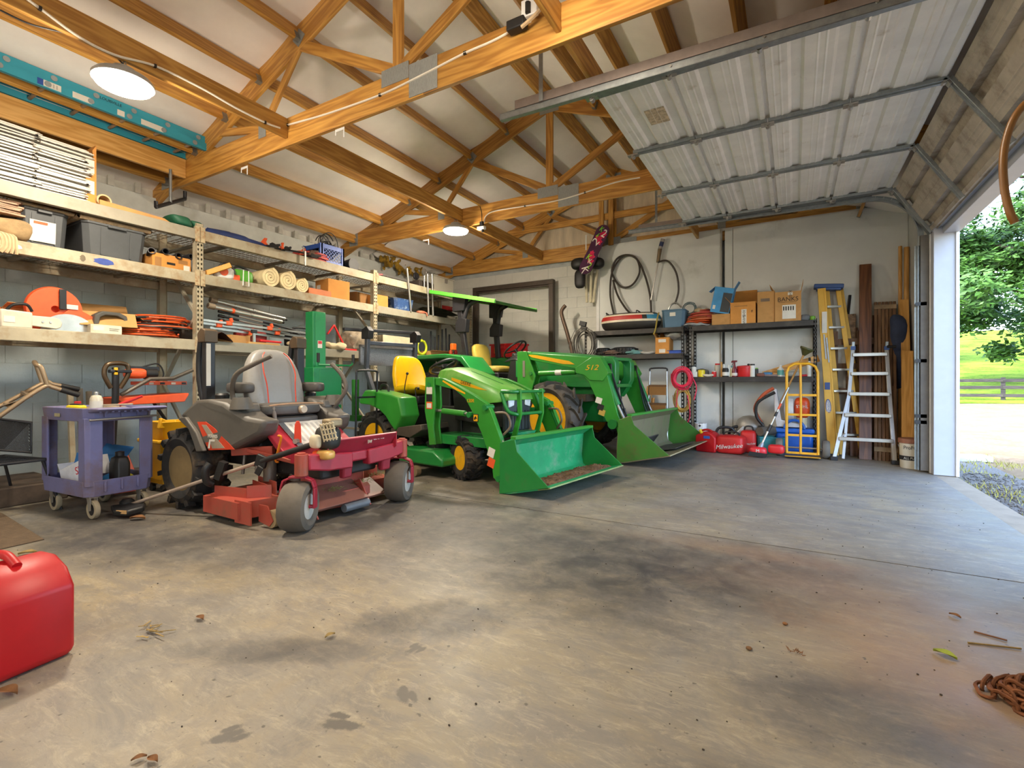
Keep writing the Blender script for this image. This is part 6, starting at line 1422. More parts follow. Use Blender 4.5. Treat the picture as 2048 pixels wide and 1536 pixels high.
# canopy sheet: green lip, rusty dark underside
cz = lambda x: 2.27+(-1.2-x)*.21
G().prism([(-2.56, cz(-2.56)), (-1.22, cz(-1.22)), (-1.22, cz(-1.22)+.012), (-2.56, cz(-2.56)+.012)], -.6, .6).build('canopy', M('canopy_under', '#3f352c', .7, var=.3, dirt='#7a5a38', da=.3), t2)
lp_ = G()
m_lime = M('canopy_lime', '#58c43c', .4, var=.05)
G().bar((-2.6, -.61, cz(-2.6)+.01), (-1.2, -.61, cz(-1.2)+.01), .02, .06).build('canopy_lip', m_lime, t2, .004); G().bar((-2.6, .61, cz(-2.6)+.01), (-1.2, .61, cz(-1.2)+.01), .02, .06).build('canopy_lip', m_lime, t2, .004)
G().bar((-1.2, -.61, cz(-1.2)+.0), (-1.2, .61, cz(-1.2)+.0), .02, .045).build('canopy_lip', M('canopy_dark_lip', '#37672a', .5), t2, .004); G().bar((-2.6, -.61, cz(-2.6)+.01), (-2.6, .61, cz(-2.6)+.01), .02, .06).build('canopy_lip', m_lime, t2, .004)
# hood, nose guard, body
hood(t2, ((-1.05, 1.52, 1.1, .26), (-.5, 1.49, 1.0, .3), (0, 1.45, .95, .31), (.35, 1.41, .95, .3), (.47, 1.37, .95, .27)), m_jdd)
G().box(.4, .48, -.26, .26, .75, 1.33).build('grille', m_blk, t2, .02)
for s in (-1, 1):
    G().prism([(.48, 1.39), (.64, 1.38), (.68, 1.3), (.68, 1.05), (.6, .9), (.52, .8), (.5, 1.0), (.56, 1.1), (.56, 1.28)], s*.28-.07, s*.28+.07).build('nose_guard', m_jdd, t2, .012)
    G().prism([(s*.2, 1.28), (s*.06, 1.28), (s*.08, 1.15), (s*.18, 1.13)], .485, .5, 'yz').build('headlight', M('headlight', '#dfe3e8', .15), t2, .004)
G().box(.52, .66, -.3, .3, 1.33, 1.37).box(.55, .66, -.3, .3, .95, 1.0).build('guard_bar', m_jdd, t2, .006)
G().box(-1.0, .45, -.2, .2, .45, 1.0).box(-2.3, -.9, -.22, .22, .5, .95).box(-.22, .0, -.55, .55, .42, .6).build('chassis', m_jdd, t2, .02)
G().box(-.7, .3, -.5, .5, .75, .85).build('loader_frame', M('frame_rust', '#4a4030', .7, var=.3), t2, .006)
g = G()
for k in range(9): y = -.3-.02*k; g.tube(spline([(-.95-.02*k, y, 1.5-.02*k), (-.8, y-.1, 1.35), (-.86+.02*k, y-.12, 1.1), (-.75, y-.1, .8)], 5), .012, 6)
g.build('hose_bundle', m_blk, t2)
G().prism([(-1.3, .9), (-1.0, .9), (-1.0, 1.45), (-1.15, 1.5)], -.22, .22).build('dash', m_blk, t2, .02)
sw = G().ring((0, 0, 0), .21, .015, 'z', 32, 8)
for k in range(3): a = k*2.094; sw.bar((0, 0, -.02), (.2*math.cos(a), .2*math.sin(a), 0), .025, .01)
sw.cyl((0, 0, -.15), (0, 0, 0), .03, n=10).build('steering_wheel', m_blk, t2, loc=(-1.24, 0, 1.56), rot=(0, -40, 0))
g = G(); sup(g, (0, 0, .2), (.05, .22, .22), .5, 24, 14); g.build('seat_back', M('seat_worn', '#cdb24a', .6, var=.15, dirt='#8f8248', da=.3), t2, loc=(-1.9, 0, 1.27), rot=(0, -14, 0))
g = G(); sup(g, (0, 0, 0), (.24, .24, .06), .5); g.build('seat_pan', M('seat_worn', '#cdb24a', .6), t2, loc=(-1.66, 0, 1.24))
G().box(-1.95, -1.4, -.25, .25, .9, 1.18).build('seat_base', m_blkm, t2, .02)
bk2 = bucket(t2, [(.95, .02), (.975, .556), (1.136, .613), (1.175, .505), (1.6, .17)], .95, M('bucket_worn', '#8f8468', .6, .2, var=.2, vs=3, dirt='#5e6f45', da=.35, ds=3), M('edge_worn', '#b5a882', .5, .3, var=.2), M('cheek_worn', '#3f7a2c', .45, var=.1, vs=3, dirt='#5a4a30', da=.25, ds=3))
for s in (-.56, .56): G().prism([(.8, .14), (.96, .04), (.98, .5), (.9, .46), (.82, .28)], s-.03, s+.03).build('bucket_bracket', m_jd, bk2, .005)
o = tag(G().prism([(1.1, .085), (1.5, .16), (1.5, .172), (1.1, .097)], -.35, .5).prism([(1.06, .1), (1.2, .3), (1.19, .31), (1.04, .11)], -.5, -.1).build('scrap_sheet', M('scrap_dark', '#4a4843', .5, .3, var=.3), None, .004, loc=(-2.78, 6.95, .012), rot=(0, 0, -5)), 'bent dark scrap sheets lying in the large tractor bucket', 'scrap')
# red box on the far fender
tag(G().box(-.3, .3, -.18, .18, 0, .22).box(-.32, .32, -.2, .2, .22, .25).box(-.05, .05, -.21, -.2, .15, .22).build('tool_box', m_red, None, .012, loc=(-4.65, 7.95, 1.482), rot=(0, 0, -5)), 'red metal tool box resting on the far fender of the large tractor', 'tool box')
# black exhaust style pipe leaning by the shelves
ep_ = [at(u, v, Y=8.3) for u, v in ((1146, 720), (1136, 672), (1124, 632), (1124, 620), (1131, 611))]
tag(G().tube(spline([(ep_[0].x+.12, 8.28, 0)]+ep_, 6), .035, 12).build('exhaust_pipe', M('pipe_brown', '#6a5648', .45, .5)), 'bent brown steel pipe standing left of the black shelves', 'pipe')
# ================================================================ back wall
def B(u, v, Y): return at(u, v, Y=Y)
m_shelf = M('shelf_black', '#3b3836', .5, .3, var=.15, dirt='#57504a', da=.2)
def shelf_unit(label, x0, x1, zs, posts, y0=8.1, y1=8.54):
    t = thing('steel_shelving', label, 'shelving', (x0, y0, 0), group='black steel shelving')
    for z in zs:
        G().box(0, x1-x0, 0, y1-y0, z-.02, z).build('shelf_board', M('shelf_board', '#57504a', .7), t)
        G().box(0, x1-x0, -.012, .012, z-.075, z+.004).build('shelf_beam', m_shelf, t, .003); G().box(0, x1-x0, y1-y0-.012, y1-y0+.012, z-.07, z).build('shelf_beam', m_shelf, t, .003)
    for x in posts:
        for y in (0, y1-y0):
            g = G(); H = max(zs)+.02; s = 1 if x < (x1-x0)/2 else -1
            # punched angle post
            for a, b in ((0, .012), (.028, .04)): g.box(x+s*a if s > 0 else x-b, x+s*b if s > 0 else x-a, y-.017, y-.014, 0, H)
            k = 0
            while k*.06 < H-.03: g.box(min(x, x+s*.04), max(x, x+s*.04), y-.017, y-.014, k*.06, k*.06+.028); k += 1
            g.box(min(x, x+s*.003), max(x, x+s*.003), y-.017, y+.03, 0, H)
            g.build('post', m_shelf, t, smooth=0)
    return t
SX0 = B(1170, 700, 8.1).x; SX1 = B(1368, 700, 8.1).x; SX2 = B(1378, 700, 8.1).x; SX3 = B(1634, 700, 8.1).x
za, zb, zc = 1.9, 1.48, 1.10
shelf_unit('black steel shelving unit holding the inflatable tube', SX0, SX1, (zb, za), (0, SX1-SX0))
shelf_unit('black steel shelving unit holding the row of cartons', SX2, SX3, (zc, za), (0, SX3-SX2))
# inflatable tube
a, b = B(1200, 645, 8.15).x, B(1314, 640, 8.15).x; w = (b-a)/2
t = thing('inflatable_tube', 'red white blue and black inflatable towing tube on the shelving', 'inflatable', ((a+b)/2, 8.32, za+.0)); t.scale = (1, .95, 1.4)
g = lathe_loop([(w*.55+.11*math.cos(k*PI/8)+w*.28, .11+.1*math.sin(k*PI/8)) for k in range(16)], 40, (0, 0, 0)); g.v = [(p[0], p[2]*.5, p[1]) for p in g.v]; g.build('ring_body', M('tube_black', '#2b2724', .45, var=.15), t)
def band(a0, a1, z0, z1, m, nm):
    gg = G(); R0 = w*.83+.113
    def fn(u, v):
        th = R_(a0+(a1-a0)*u); z = z0+(z1-z0)*v; zz = (z-.11)/.1; r = w*.83+.1135*math.sqrt(max(0, 1-zz*zz))
        return (r*math.cos(th), r*math.sin(th)*.5, z)
    gg.grid(fn, 24, 4).build(nm, m, t)
band(180, 362, .1, .125, M('tube_cream', '#e2d5bd', .5), 'white_stripe'); band(185, 300, .125, .175, M('tube_red', '#b5261d', .5), 'red_panel'); band(200, 330, .175, .195, M('tube_cream', '#e2d5bd', .5), 'white_stripe'); band(310, 362, .125, .185, M('tube_blue', '#3f8fb5', .5), 'blue_panel')
for th in (220, 290): G().tube(spline([(w*.98*math.cos(R_(th)), w*.5*math.sin(R_(th)), .2), (w*1.02*math.cos(R_(th)), w*.53*math.sin(R_(th)), .225), (w*1.0*math.cos(R_(th+8)), w*.51*math.sin(R_(th+8)), .2)], 4), .008, 6).build('grab_strap', m_blk, t)
# blue tote
a, b = B(1322, 630, 8.15).x, B(1370, 630, 8.15).x
t = tote('blue_tote', 'slate blue storage tote with paper label on the shelving', (b-a), .38, .3, ((a+b)/2, 8.34, za), -90, M('tote_blue', '#4f7089', .5, var=.06), ribs=False)
t.rotation_euler = (0, 0, R_(-90)); G().box(.184, .187, -.05, .04, .19, .25).build('paper_label', m_label, t)
tag(G().tube(spline([(a+.08, 8.3, za+.02), (a+.1, 8.28, za+.33), (a+.2, 8.28, za+.42), (a+.3, 8.28, za+.34)], 6), .014, 8).build('bent_rod', m_steel), 'bent steel rod arching over the blue tote', 'rod')
tag((lambda g: [g.tube(coil((0, 0, 0), .11-.008*k, .006, 1.3, 'y', .2, seed=k), .006, 6) for k in range(4)] and g)(G()).build('cable_coil', M('cable_grey', '#5d6f73', .5), None, loc=(b+.02, 8.42, za+.33)), 'loose grey cable coil behind the blue tote', 'cable')
tag(G().tube(spline([(a-.03, 8.13, za+.26), (a-.05, 8.1, za+.15), (a-.07, 8.07, za-.02), (a-.1, 8.07, za-.1)], 5), .014, 6).build('yellow_strap', M('strap_olive', '#9a8434', .8)), 'olive yellow strap hanging beside the blue tote', 'strap')
# orange net and cords
a = B(1397, 640, 8.2).x
for k in range(3):
    g = G()
    for j in range(4): g.tube(coil((0, 0, .03+.03*j), .22-.03*j, .009, 1.6, seed=60+k*7+j, wob=.3, sq=.7, lift=.012), .009, 6)
    tag(g.build('power_cable', (m_ocord, M('cord_rust', '#c26a45', .6), M('cord_red', '#b5473a', .6))[k], None, loc=(a-.03+.05*k, 8.3, za+.02+.05*k)), ('orange extension cord at the bottom of the shelf pile', 'rust coloured cord in the middle of the shelf pile', 'faded red cord on top of the shelf pile')[k], 'cord', 'cords on the shelving')
g = G(); sup(g, (0, 0, .05), (.13, .1, .05), .8); tag(g.jit(.05, 9).build('net_bundle', M('net_tan', '#b29a78', .9, var=.3), None, loc=(a+.05, 8.33, za+.2)), 'tan netting bundled on the cord pile', 'net')
g = G(); sup(g, (0, 0, .025), (.2, .06, .025), .8); tag(g.jit(.03, 12).build('plastic_wrap', M('wrap_grey', '#8f9296', .3, var=.3), None, loc=(a-.02, 8.14, za)), 'grey plastic wrap at the shelf edge below the cords', 'wrap')
# cartons
def bcarton(name, label, u0, u1, v0, Y, z, d, rz=0, mat=None, flaps=(), marks=(), rot=None):
    a, b = B(u0, v0, Y).x, B(u1, v0, Y).x; h = B((u0+u1)/2, v0, Y).z-z
    return carton(name, label, b-a, d, h, ((a+b)/2, Y+d/2, z), rz, mat, flaps, None, marks, rot), b-a, h
bcarton('small_carton', 'small brown carton under the blue printed box', 1424, 1460, 628, 8.14, za, .3, 0, m_card)
bl, w_, h_ = bcarton('printed_box', 'tilted blue printed box on top of the small carton', 1420, 1458, 600, 8.16, za, .22, 0, M('box_blue', '#3a8fc8', .5), (('l', -50, .12), ('r', 70, .12)))
bl.location.z = za+.2; bl.rotation_euler = (R_(4), R_(12), 0); 
G().box(w_*.0, w_*.48, -.114, -.1125, .02, h_*.8).build('picture_panel', M('panel_dark', '#2e3338', .5), bl); G().box(-w_*.42, -w_*.28, -.114, -.1125, .05, .11).build('white_mark', m_label, bl)
bl.children[0].scale = (1, 1, 1)
c1, w1, h1 = bcarton('shipping_carton', 'open shipping carton with raised flap beside the printed box', 1461, 1511, 604, 8.13, za, .36, 0, m_card2, (('b', 78, .24), ('l', 50, .12), ('r', -55, .12)), (('f', -.02, .05, .0, .22, m_label),))
text('XHS', .055, m_ink, c1, (.015, -.184, .16), (90, 90, 0), 'carton_lettering'); text('BANKS', .05, m_ink, c1, (.015, -.184, .05), (90, 90, 0), 'carton_lettering')
G().box(-.12, .06, -.1832, -.1825, h1*.8, h1*.84).build('print_line', m_cardin, c1); text('ff', .05, m_ink, c1, (w1*.36, -.184, h1*.55), (90, 0, 0), 'carton_lettering')
c2, w2, h2 = bcarton('tall_carton', 'plain tall carton with tape patch between two cartons', 1515, 1549, 583, 8.14, za, .34, 0, m_card, ())
G().box(-.07, .05, -.1732, -.1725, h2*.68, h2*.78).build('tape_patch', M('tape_grey', '#6d5a48', .6), c2)
c3, w3, h3 = bcarton('lettered_carton', 'rightmost carton with dark lettering and white label', 1550, 1602, 583, 8.12, za, .4, 0, m_card, (('r', 80, .16), ('l', 60, .14)), (('f', -.07, .1, .04, .24, m_label), ('f', -.0, .06, .38, .42, m_label)))
text('BANKS', .085, m_ink, c3, (0, -.204, h3*.74), (90, 0, 0), 'carton_lettering'); G().box(-.12, .11, -.2033, -.2028, h3*.645, h3*.655).build('print_line', m_ink, c3)
text('XHS', .05, m_ink, c3, (.03, -.204, h3*.93), (90, 90, 0), 'carton_lettering')
for k in range(5): G().box(-.06+.03*k, -.045+.03*k, -.2045, -.2035, .16, .22).build('barcode', m_ink, c3)
p = B(1612, 640, 8.2); tag(sup(G(), (0, 0, .05), (.07, .06, .05), .7).jit(.012, 12).build('baseball_cap', M('cap_grey', '#6a6d70', .7), None, loc=(p.x-.01, 8.22, za)), 'grey cap lying at the right end of the top shelf', 'cap')
p = B(1630, 638, 8.2); tag(G().lathe([(.03, 0), (.035, .02), (.035, .06), (.02, .07)], 14).build('green_jar', M('jar_lime', '#6aa51f', .4), None, loc=(SX3-.05, 8.2, za)), 'small lime green jar behind the yellow ladder', 'jar')
# second shelf of the left unit
for i, (u0, u1) in enumerate(((1188, 1216), (1220, 1270))):
    a, b = B(u0, 695, 8.25).x, B(u1, 695, 8.25).x; r = (b-a)/2
    g = lathe_loop([(r*.55, -.05), (r*.8, -.07), (r, -.05), (r, .05), (r*.8, .07), (r*.55, .05)], 26, (0, 0, 0)); g.v = [(p[0], p[2]*.8, p[1]+.075) for p in g.v]
    for k in range(26):
        th = 2*PI*k/26
        for q in (-1, 1): g.ob((r*math.cos(th+.12*q), r*.8*math.sin(th+.12*q), .075+.03*q), (.035, .03, .035), (0, 0, math.degrees(th)))
    tag(g.build('spare_tyre', m_blk, None, loc=((a+b)/2, 8.37, zb)), 'small black knobby tyre on the second shelf, %s' % ('smaller, left' if i == 0 else 'larger, right'), 'tyre', 'spare tyres')
def tangle(label, u, Y, z, m, R, seed, cat, r=.007, k=5, sq=.6):
    g = G()
    for j in range(k): g.tube(coil((0, 0, .012+.012*j), R*(1-.1*j), r, 1.4, seed=seed+j, wob=.5, sq=sq, lift=.01), r, 5)
    return tag(g.build('rope_tangle', m, None, loc=(B(u, 700, Y).x, Y+.05, z)), label, cat)
tangle('teal rope tangled on the second shelf beside the tyres', 1268, 8.13, zb, M('rope_teal', '#6f9c9c', .8), .14, 5, 'rope')
tangle('brown rope tangled in front of the spare tyres', 1222, 8.1, zb, M('rope_brown', '#7a6255', .9), .14, 15, 'rope')
g = G(); sup(g, (0, 0, .025), (.14, .06, .025), .8); tag(g.jit(.02, 9).build('white_cloth', M('cloth_grey', '#a8a39a', .9), None, loc=(B(1294, 700, 8.15).x, 8.16, zb)), 'pale cloth lying on the second shelf', 'cloth')
c4, w4, h4 = bcarton('orange_carton', 'orange brown carton with two white labels on the second shelf', 1311, 1338, 675, 8.12, zb, .3, 0, m_card2, (('l', 65, .1), ('b', 80, .1)), (('f', -.06, .06, .19, .24, m_label), ('f', -.05, .05, .02, .08, m_label)))
g = G(); sup(g, (0, 0, .06), (.17, .12, .06), .8); tag(g.jit(.05, 10).build('clear_bag', M('film_grey', '#9a978f', .2, var=.2), None, loc=(B(1348, 670, 8.2).x, 8.27, zb+h4*.9)), 'crumpled clear plastic bag resting on the orange carton', 'bag')
tag(G().box(-.13, .1, -.1, .1, 0, .045).box(-.14, .11, -.11, .11, .045, .055).build('blue_lid_tray', M('tray_blue', '#2f55b0', .45), None, .006, loc=(B(1352, 700, 8.15).x, 8.22, zb)), 'flat blue plastic tray on the second shelf', 'tray')
# row of bottles on the right unit
def bott(name, label, u, w_px, v0, m, cap=None, prof='bottle', cat='bottle', Y=8.17, lab=None):
    p = B(u, v0, Y); r = max(.014, w_px/979*9.3/2*.9); h = p.z-zc
    t = thing(name, label, cat, (p.x, Y, zc))
    if prof == 'bottle': pr = [(r*.9, 0), (r, h*.04), (r, h*.6), (r*.4, h*.78), (r*.35, h*.84)]
    elif prof == 'can': pr = [(r*.95, 0), (r, h*.03), (r, h*.85), (r*.8, h*.9)]
    else: pr = [(r, 0), (r, h*.8), (r*.7, h*.86)]
    G().lathe(pr, 18).build('body', m, t)
    if cap: G().lathe([(r*.42, h*.82), (r*.45, h*.84), (r*.45, h*.97), (r*.2, h)] if prof == 'bottle' else [(r*.85, h*.88), (r*.85, h)], 14).build('cap', cap, t)
    if lab: G().lathe([(r*1.015, h*.15), (r*1.015, h*.55)], 18, cap=False).build('label', lab, t)
    return t
Wt = M('bottle_white', '#dedbd0', .4)
bott('white_box_jar', 'white square topped jar beside the pink cord', 1386, 12, 731, Wt, m_blk, 'can', 'jar')
p = B(1400, 740, 8.22); tag(sup(G(), (0, 0, .07), (.12, .08, .07), .7).jit(.02, 8).build('grey_sack', M('sack_grey', '#6d665c', .8, var=.2), None, loc=(p.x, 8.32, zc)), 'grey lumpy sack behind the yellow cup', 'sack')
bott('yellow_cup', 'bright yellow cup on the middle shelf', 1403, 12, 737, M('cup_yellow', '#e6cf1e', .4), None, 'jar', 'cup')
bott('white_pot', 'small white pot left of the yellow cup', 1391, 8, 741, Wt, None, 'jar', 'pot')
p = B(1417, 750, 8.15); tag(sup(G(), (0, 0, .025), (.09, .05, .025), .8).jit(.015, 14).build('cream_rag', M('rag_pale', '#cfc5b0', .9), None, loc=(p.x, 8.16, zc)), 'small cream rag on the middle shelf', 'rag')
bott('red_jar', 'small red and white jar on the middle shelf', 1428, 8, 742, m_red, Wt, 'can', 'jar')
bott('red_capped_bottle', 'jar with broad bright red cap', 1435, 10, 727, M('jar_pale', '#b8b0a0', .3), m_red, 'can', 'jar', 8.24)
tag(G().box(-.012, .012, -.005, .005, 0, B(1443, 724, 8.16).z-zc).build('paint_stick', m_palez, None, loc=(B(1443, 724, 8.16).x, 8.16, zc)), 'pale wooden paint stick standing among the bottles', 'stick')
bott('white_tube', 'tall slim white tube behind the paint stick', 1447, 5, 724, Wt, None, 'jar', 'tube', 8.2)
bott('black_jar', 'black lidded jar with pale label', 1451, 11, 736, m_blk, m_blk, 'can', 'jar', 8.15, m_label)
bott('white_bottle', 'white nozzle bottle beside the black jar', 1457, 6, 729, Wt, Wt, 'bottle', 'bottle', 8.18)
bott('teal_bottle', 'slim cream bottle with teal nozzle', 1463, 5, 731, M('bottle_cream', '#d0c79c', .4), M('nozzle_teal', '#3f7d78', .4))
p = B(1469, 721, 8.17); h = p.z-zc; t = thing('spray_bottle', 'maroon trigger spray bottle on the middle shelf', 'spray bottle', (p.x, 8.17, zc))
G().lathe([(.04, 0), (.042, .01), (.042, h*.4), (.018, h*.62), (.015, h*.7)], 18).build('body', M('bottle_maroon', '#6b1626', .3), t); G().lathe([(.0425, .02), (.0425, h*.25)], 18, cap=False).build('label', m_label, t)
G().prism([(-.045, h*.86), (.035, h*.9), (.04, h*1.0), (-.03, h*1.0), (-.045, h*.95)], -.014, .014).box(-.012, .012, -.012, .012, h*.68, h*.9).prism([(-.02, h*.86), (-.01, h*.86), (-.035, h*.7), (-.042, h*.72)], -.005, .005).build('trigger', M('bottle_maroon', '#6b1626', .3), t, .003)
p = B(1489, 733, 8.17); t = thing('red_pot', 'large bright red lidded pot on the middle shelf', 'pot', (p.x, 8.17+.06, zc)); h = p.z-zc
G().lathe([(.105, 0), (.11, .01), (.112, h*.88), (.118, h*.9), (.118, h)], 28).build('body', m_red, t); G().lathe([(.12, h), (.1, h+.012), (.02, h+.02)], 28).build('lid', m_red, t); G().ell((.05, 0, h+.03), (.02, .02, .015), 10, 6).build('knob', m_blk, t)
bott('white_spray_can', 'white spray can with black cap right of the red pot', 1505, 9, 728, Wt, m_blk, 'can', 'can')
bott('green_jar', 'small green topped jar beside the white spray can', 1513, 6, 736, m_blk, M('jar_lime', '#6aa51f', .4), 'can', 'jar')
for i, (u, wpx, h_, c_, lb) in enumerate(((1522, .06, .06, '#7a4a3c', 'rust brown cloth lump on the middle shelf'), (1535, .07, .075, '#4a7fa8', 'small blue cloth lump on the middle shelf'), (1545, .12, .035, '#8a7a78', 'flat mauve packet on the middle shelf'), (1552, .05, .07, '#b98a52', 'small brown packet left of the teal bottle'), (1585, .1, .08, '#9a9890', 'grey folded bag behind the yellow hand truck'), (1603, .1, .035, '#b5222a', 'flat red case behind the yellow hand truck'))):
    tag(sup(G(), (0, 0, h_/2), (wpx, .05, h_/2), .6).jit(.008, 14).build('shelf_oddment', M('odd_b%d' % i, c_, .7, var=.2), None, loc=(B(u, 750, 8.16).x, 8.17+.02*(i % 2), zc)), lb, ('cloth', 'cloth', 'packet', 'packet', 'bag', 'case')[i])
bott('dish_bottle', 'white bottle with teal liquid on the middle shelf', 1561, 10, 729, Wt, Wt, 'bottle', 'bottle', 8.15, M('liquid_teal', '#5aa39a', .3))
bott('tall_white_bottle', 'tall white bottle with black collar at the right shelf end', 1619, 8, 715, Wt, m_blk, 'bottle')
a, b = B(1526, 745, 8.2), B(1638, 712, 8.3); tag(G().bar((a.x, 8.24, zc+.03), (b.x, 8.34, b.z-.03), .02, .1).build('wood_moulding', m_woodx, None, .004), 'brown wooden moulding leaning across the middle shelf', 'moulding')
# plunger on its pole
pt = B(1613, 699, 7.95); pb = B(1577, 772, 7.95); t = thing('plunger', 'plunger with olive rubber bell propped behind the hand truck', 'plunger', pb)
d = pt-pb; ex = pb-Vector((pb.x, pb.y, 0)); dn = d.normalized()
G().cyl(-dn*.25, d*.86, .013, n=10).build('handle', m_palez, t); g = G().tube([d*.84, d*.95, d, d*1.04], [.02, .06, .085, .085], 18); g.build('bell', M('bell_olive', '#4a4a22', .5), t)
# hand truck
m_hty = M('hand_truck_yellow', '#e0a41a', .4, var=.08, dirt='#8a6a2a', da=.12)
h0, h1_ = B(1572, 905, 7.72), B(1638, 908, 7.72); cx_ = (h0.x+h1_.x)/2; hw = (h1_.x-h0.x)/2*.96
hk = thing('hand_truck', 'yellow tubular hand truck standing against the shelving', 'hand truck', (cx_, 7.72, 0), 0, rot=(-5, 0, 0))
Hh = B(1600, 727, 7.85).z
pts = [(-hw, 0, .05)]+[(-hw, 0, Hh-.12), (-hw+.03, 0, Hh-.04), (-hw+.1, 0, Hh), (hw-.1, 0, Hh), (hw-.03, 0, Hh-.04), (hw, 0, Hh-.12), (hw, 0, .05)]
G().tube(pts, .018, 10).build('frame', m_hty, hk); G().tube([(-.02, -.0, .05), (-.015, -.02, Hh*.5), (-.02, 0, Hh)], .016, 10).build('centre_rail', m_hty, hk)
for z in (.06, .3, .58, .85): G().bar((-hw, 0, z), (hw, 0, z), .012, .03).build('cross_bar', m_hty, hk)
G().box(-hw-.02, hw+.02, -.2, .01, .012, .02).build('toe_plate', m_hty, hk, .003); G().cyl((-hw-.12, .05, .13), (hw+.12, .05, .13), .012, n=8).build('axle', m_steel, hk)
for s in (-1, 1):
    w_ = lathe_loop([(.05, -.035), (.11, -.042), (.125, -.02), (.125, .02), (.11, .042), (.05, .035)], 24, (0, 0, 0), 'x'); w_.build('wheel', M('wheel_grey', '#6b655c', .8, var=.15), hk, loc=(s*(hw+.09), .05, .125)); G().lathe([(.01, -.03), (.055, -.025), (.055, .025), (.01, .03)], 18, (s*(hw+.09), .05, .125), 'x').build('hub', m_hty, hk)
# floor in front of and under the right shelving
p = B(1404, 880, 8.0); t = thing('propane_cylinder', 'white propane cylinder behind the red fuel can', 'cylinder', (B(1402, 870, 8.1).x, 8.08, 0))
G().lathe([(.1, 0), (.12, .02), (.13, .06), (.13, .22), (.1, .29), (.03, .31)], 24).build('tank', M('tank_white', '#d9dad4', .4, var=.06), t)
g = G()
for k in range(14):
    a0 = R_(30+k*22); g.bar((.09*math.cos(a0), .09*math.sin(a0), .34), (.09*math.cos(a0+.38), .09*math.sin(a0+.38), .34), .006, .09)
g.build('collar', m_white, t); G().cyl((0, 0, .3), (0, 0, .37), .025, n=10).cyl((0, 0, .37), (0, 0, .385), .035, n=8).build('valve', m_blkm, t); G().prism([(-.02, .35), (0, .37), (.02, .35), (0, .33)], -.0965, -.0945).build('hazard_mark', m_blkm, t)
def fuel_can(label, w, d, h, loc, rz, spout=True):
    t = thing('fuel_can', label, 'fuel can', loc, rz)
    pr = [(-w/2, .02), (-w/2+.02, 0), (w/2-.02, 0), (w/2, .02), (w/2, h*.72), (w/2-.05, h*.9), (w*.15, h), (-w*.1, h), (-w*.2, h*.86), (-w*.38, h*.86), (-w/2, h*.78)]
    g = loft_y(G(), pr, (-d/2, -d/2+.02, d/2-.02, d/2), (.94, 1, 1, .94)); b = g.build('body', M('can_red', '#b30d15', .45, var=.06), t, .012)
    G().tube(spline([(w*.2, 0, h*.98), (.0, 0, h*1.06), (-w*.28, 0, h*1.02), (-w*.38, 0, h*.85)], 6), .016, 10).build('handle', M('can_red', '#b30d15', .35), t)
    if spout: G().cyl((-w*.3, 0, h*.86), (-w*.42, 0, h*1.04), .03, .024, n=14).build('spout', M('spout_yellow', '#e6c41a', .4), t)
    G().box(-w*.2, w*.25, -d/2-.002, -d/2+.004, h*.1, h*.14).build('moulded_text', M('can_red_dark', '#a01218', .4), b)
    return t
p = B(1412, 893, 7.62); t = fuel_can('small red fuel can with blue label beside the large bucket', .3, .24, .3, (p.x+.02, 7.72, 0), -15)
G().box(-.02, .07, -.125, -.121, .2, .24).build('blue_label', M('label_blue', '#2f5fb0', .5), t)
def red_bag(label, u0, u1, v0, v1, Y, txt, sz, rz=0, d=.3, nm='tool_bag'):
    a, b = B(u0, v1, Y), B(u1, v1, Y); h = B((u0+u1)/2, v0, Y).z; w = b.x-a.x
    t = thing(nm, label, 'tool bag', ((a.x+b.x)/2, Y+d/2, 0), rz); g = G(); sup(g, (0, 0, h/2), (w/2, d/2, h/2), .35)
    g.build('bag_body', M('bag_red', '#c4201f', .5, var=.1), t); G().tube(spline([(-w*.3, 0, h*.9), (-w*.2, 0, h*1.15), (w*.2, 0, h*1.15), (w*.3, 0, h*.9)], 6), .012, 6).build('strap', m_blk, t)
    if txt: text(txt, sz, m_label, t, (0, -d/2-.004, h*.42), (90, -8, 0), 'bag_lettering', shear=.3)
    return t
red_bag('red tool bag with white script lettering on the floor', 1432, 1490, 872, 898, 7.55, 'Milwaukee', .085, -8)
red_bag('smaller red tool case behind the lettered red bag', 1480, 1512, 862, 885, 7.8, 'Milwaukee', .045, 0)
p = B(1450, 880, 7.85); t = thing('cordless_saw', 'red and black cordless saw lying on the red bags', 'saw', (p.x, 7.98, 0), 10)
sup(G(), (0, 0, .12), (.2, .1, .12), .5).build('body', m_red, t); G().tube(spline([(-.15, 0, .2), (-.1, 0, .33), (.08, 0, .33), (.14, 0, .2)], 6), .02, 8).build('handle', m_blk, t); G().bar((.1, -.05, .2), (.24, -.05, .36), .03, .05).build('guide', m_steel, t, .006); G().box(-.05, .06, -.13, -.1, .06, .13).build('battery', m_blk, t, .01)
tangle('dark cable tangled beside the propane cylinder', 1430, 7.75, 0.0, m_blk, .2, 25, 'cable', .01, 7)
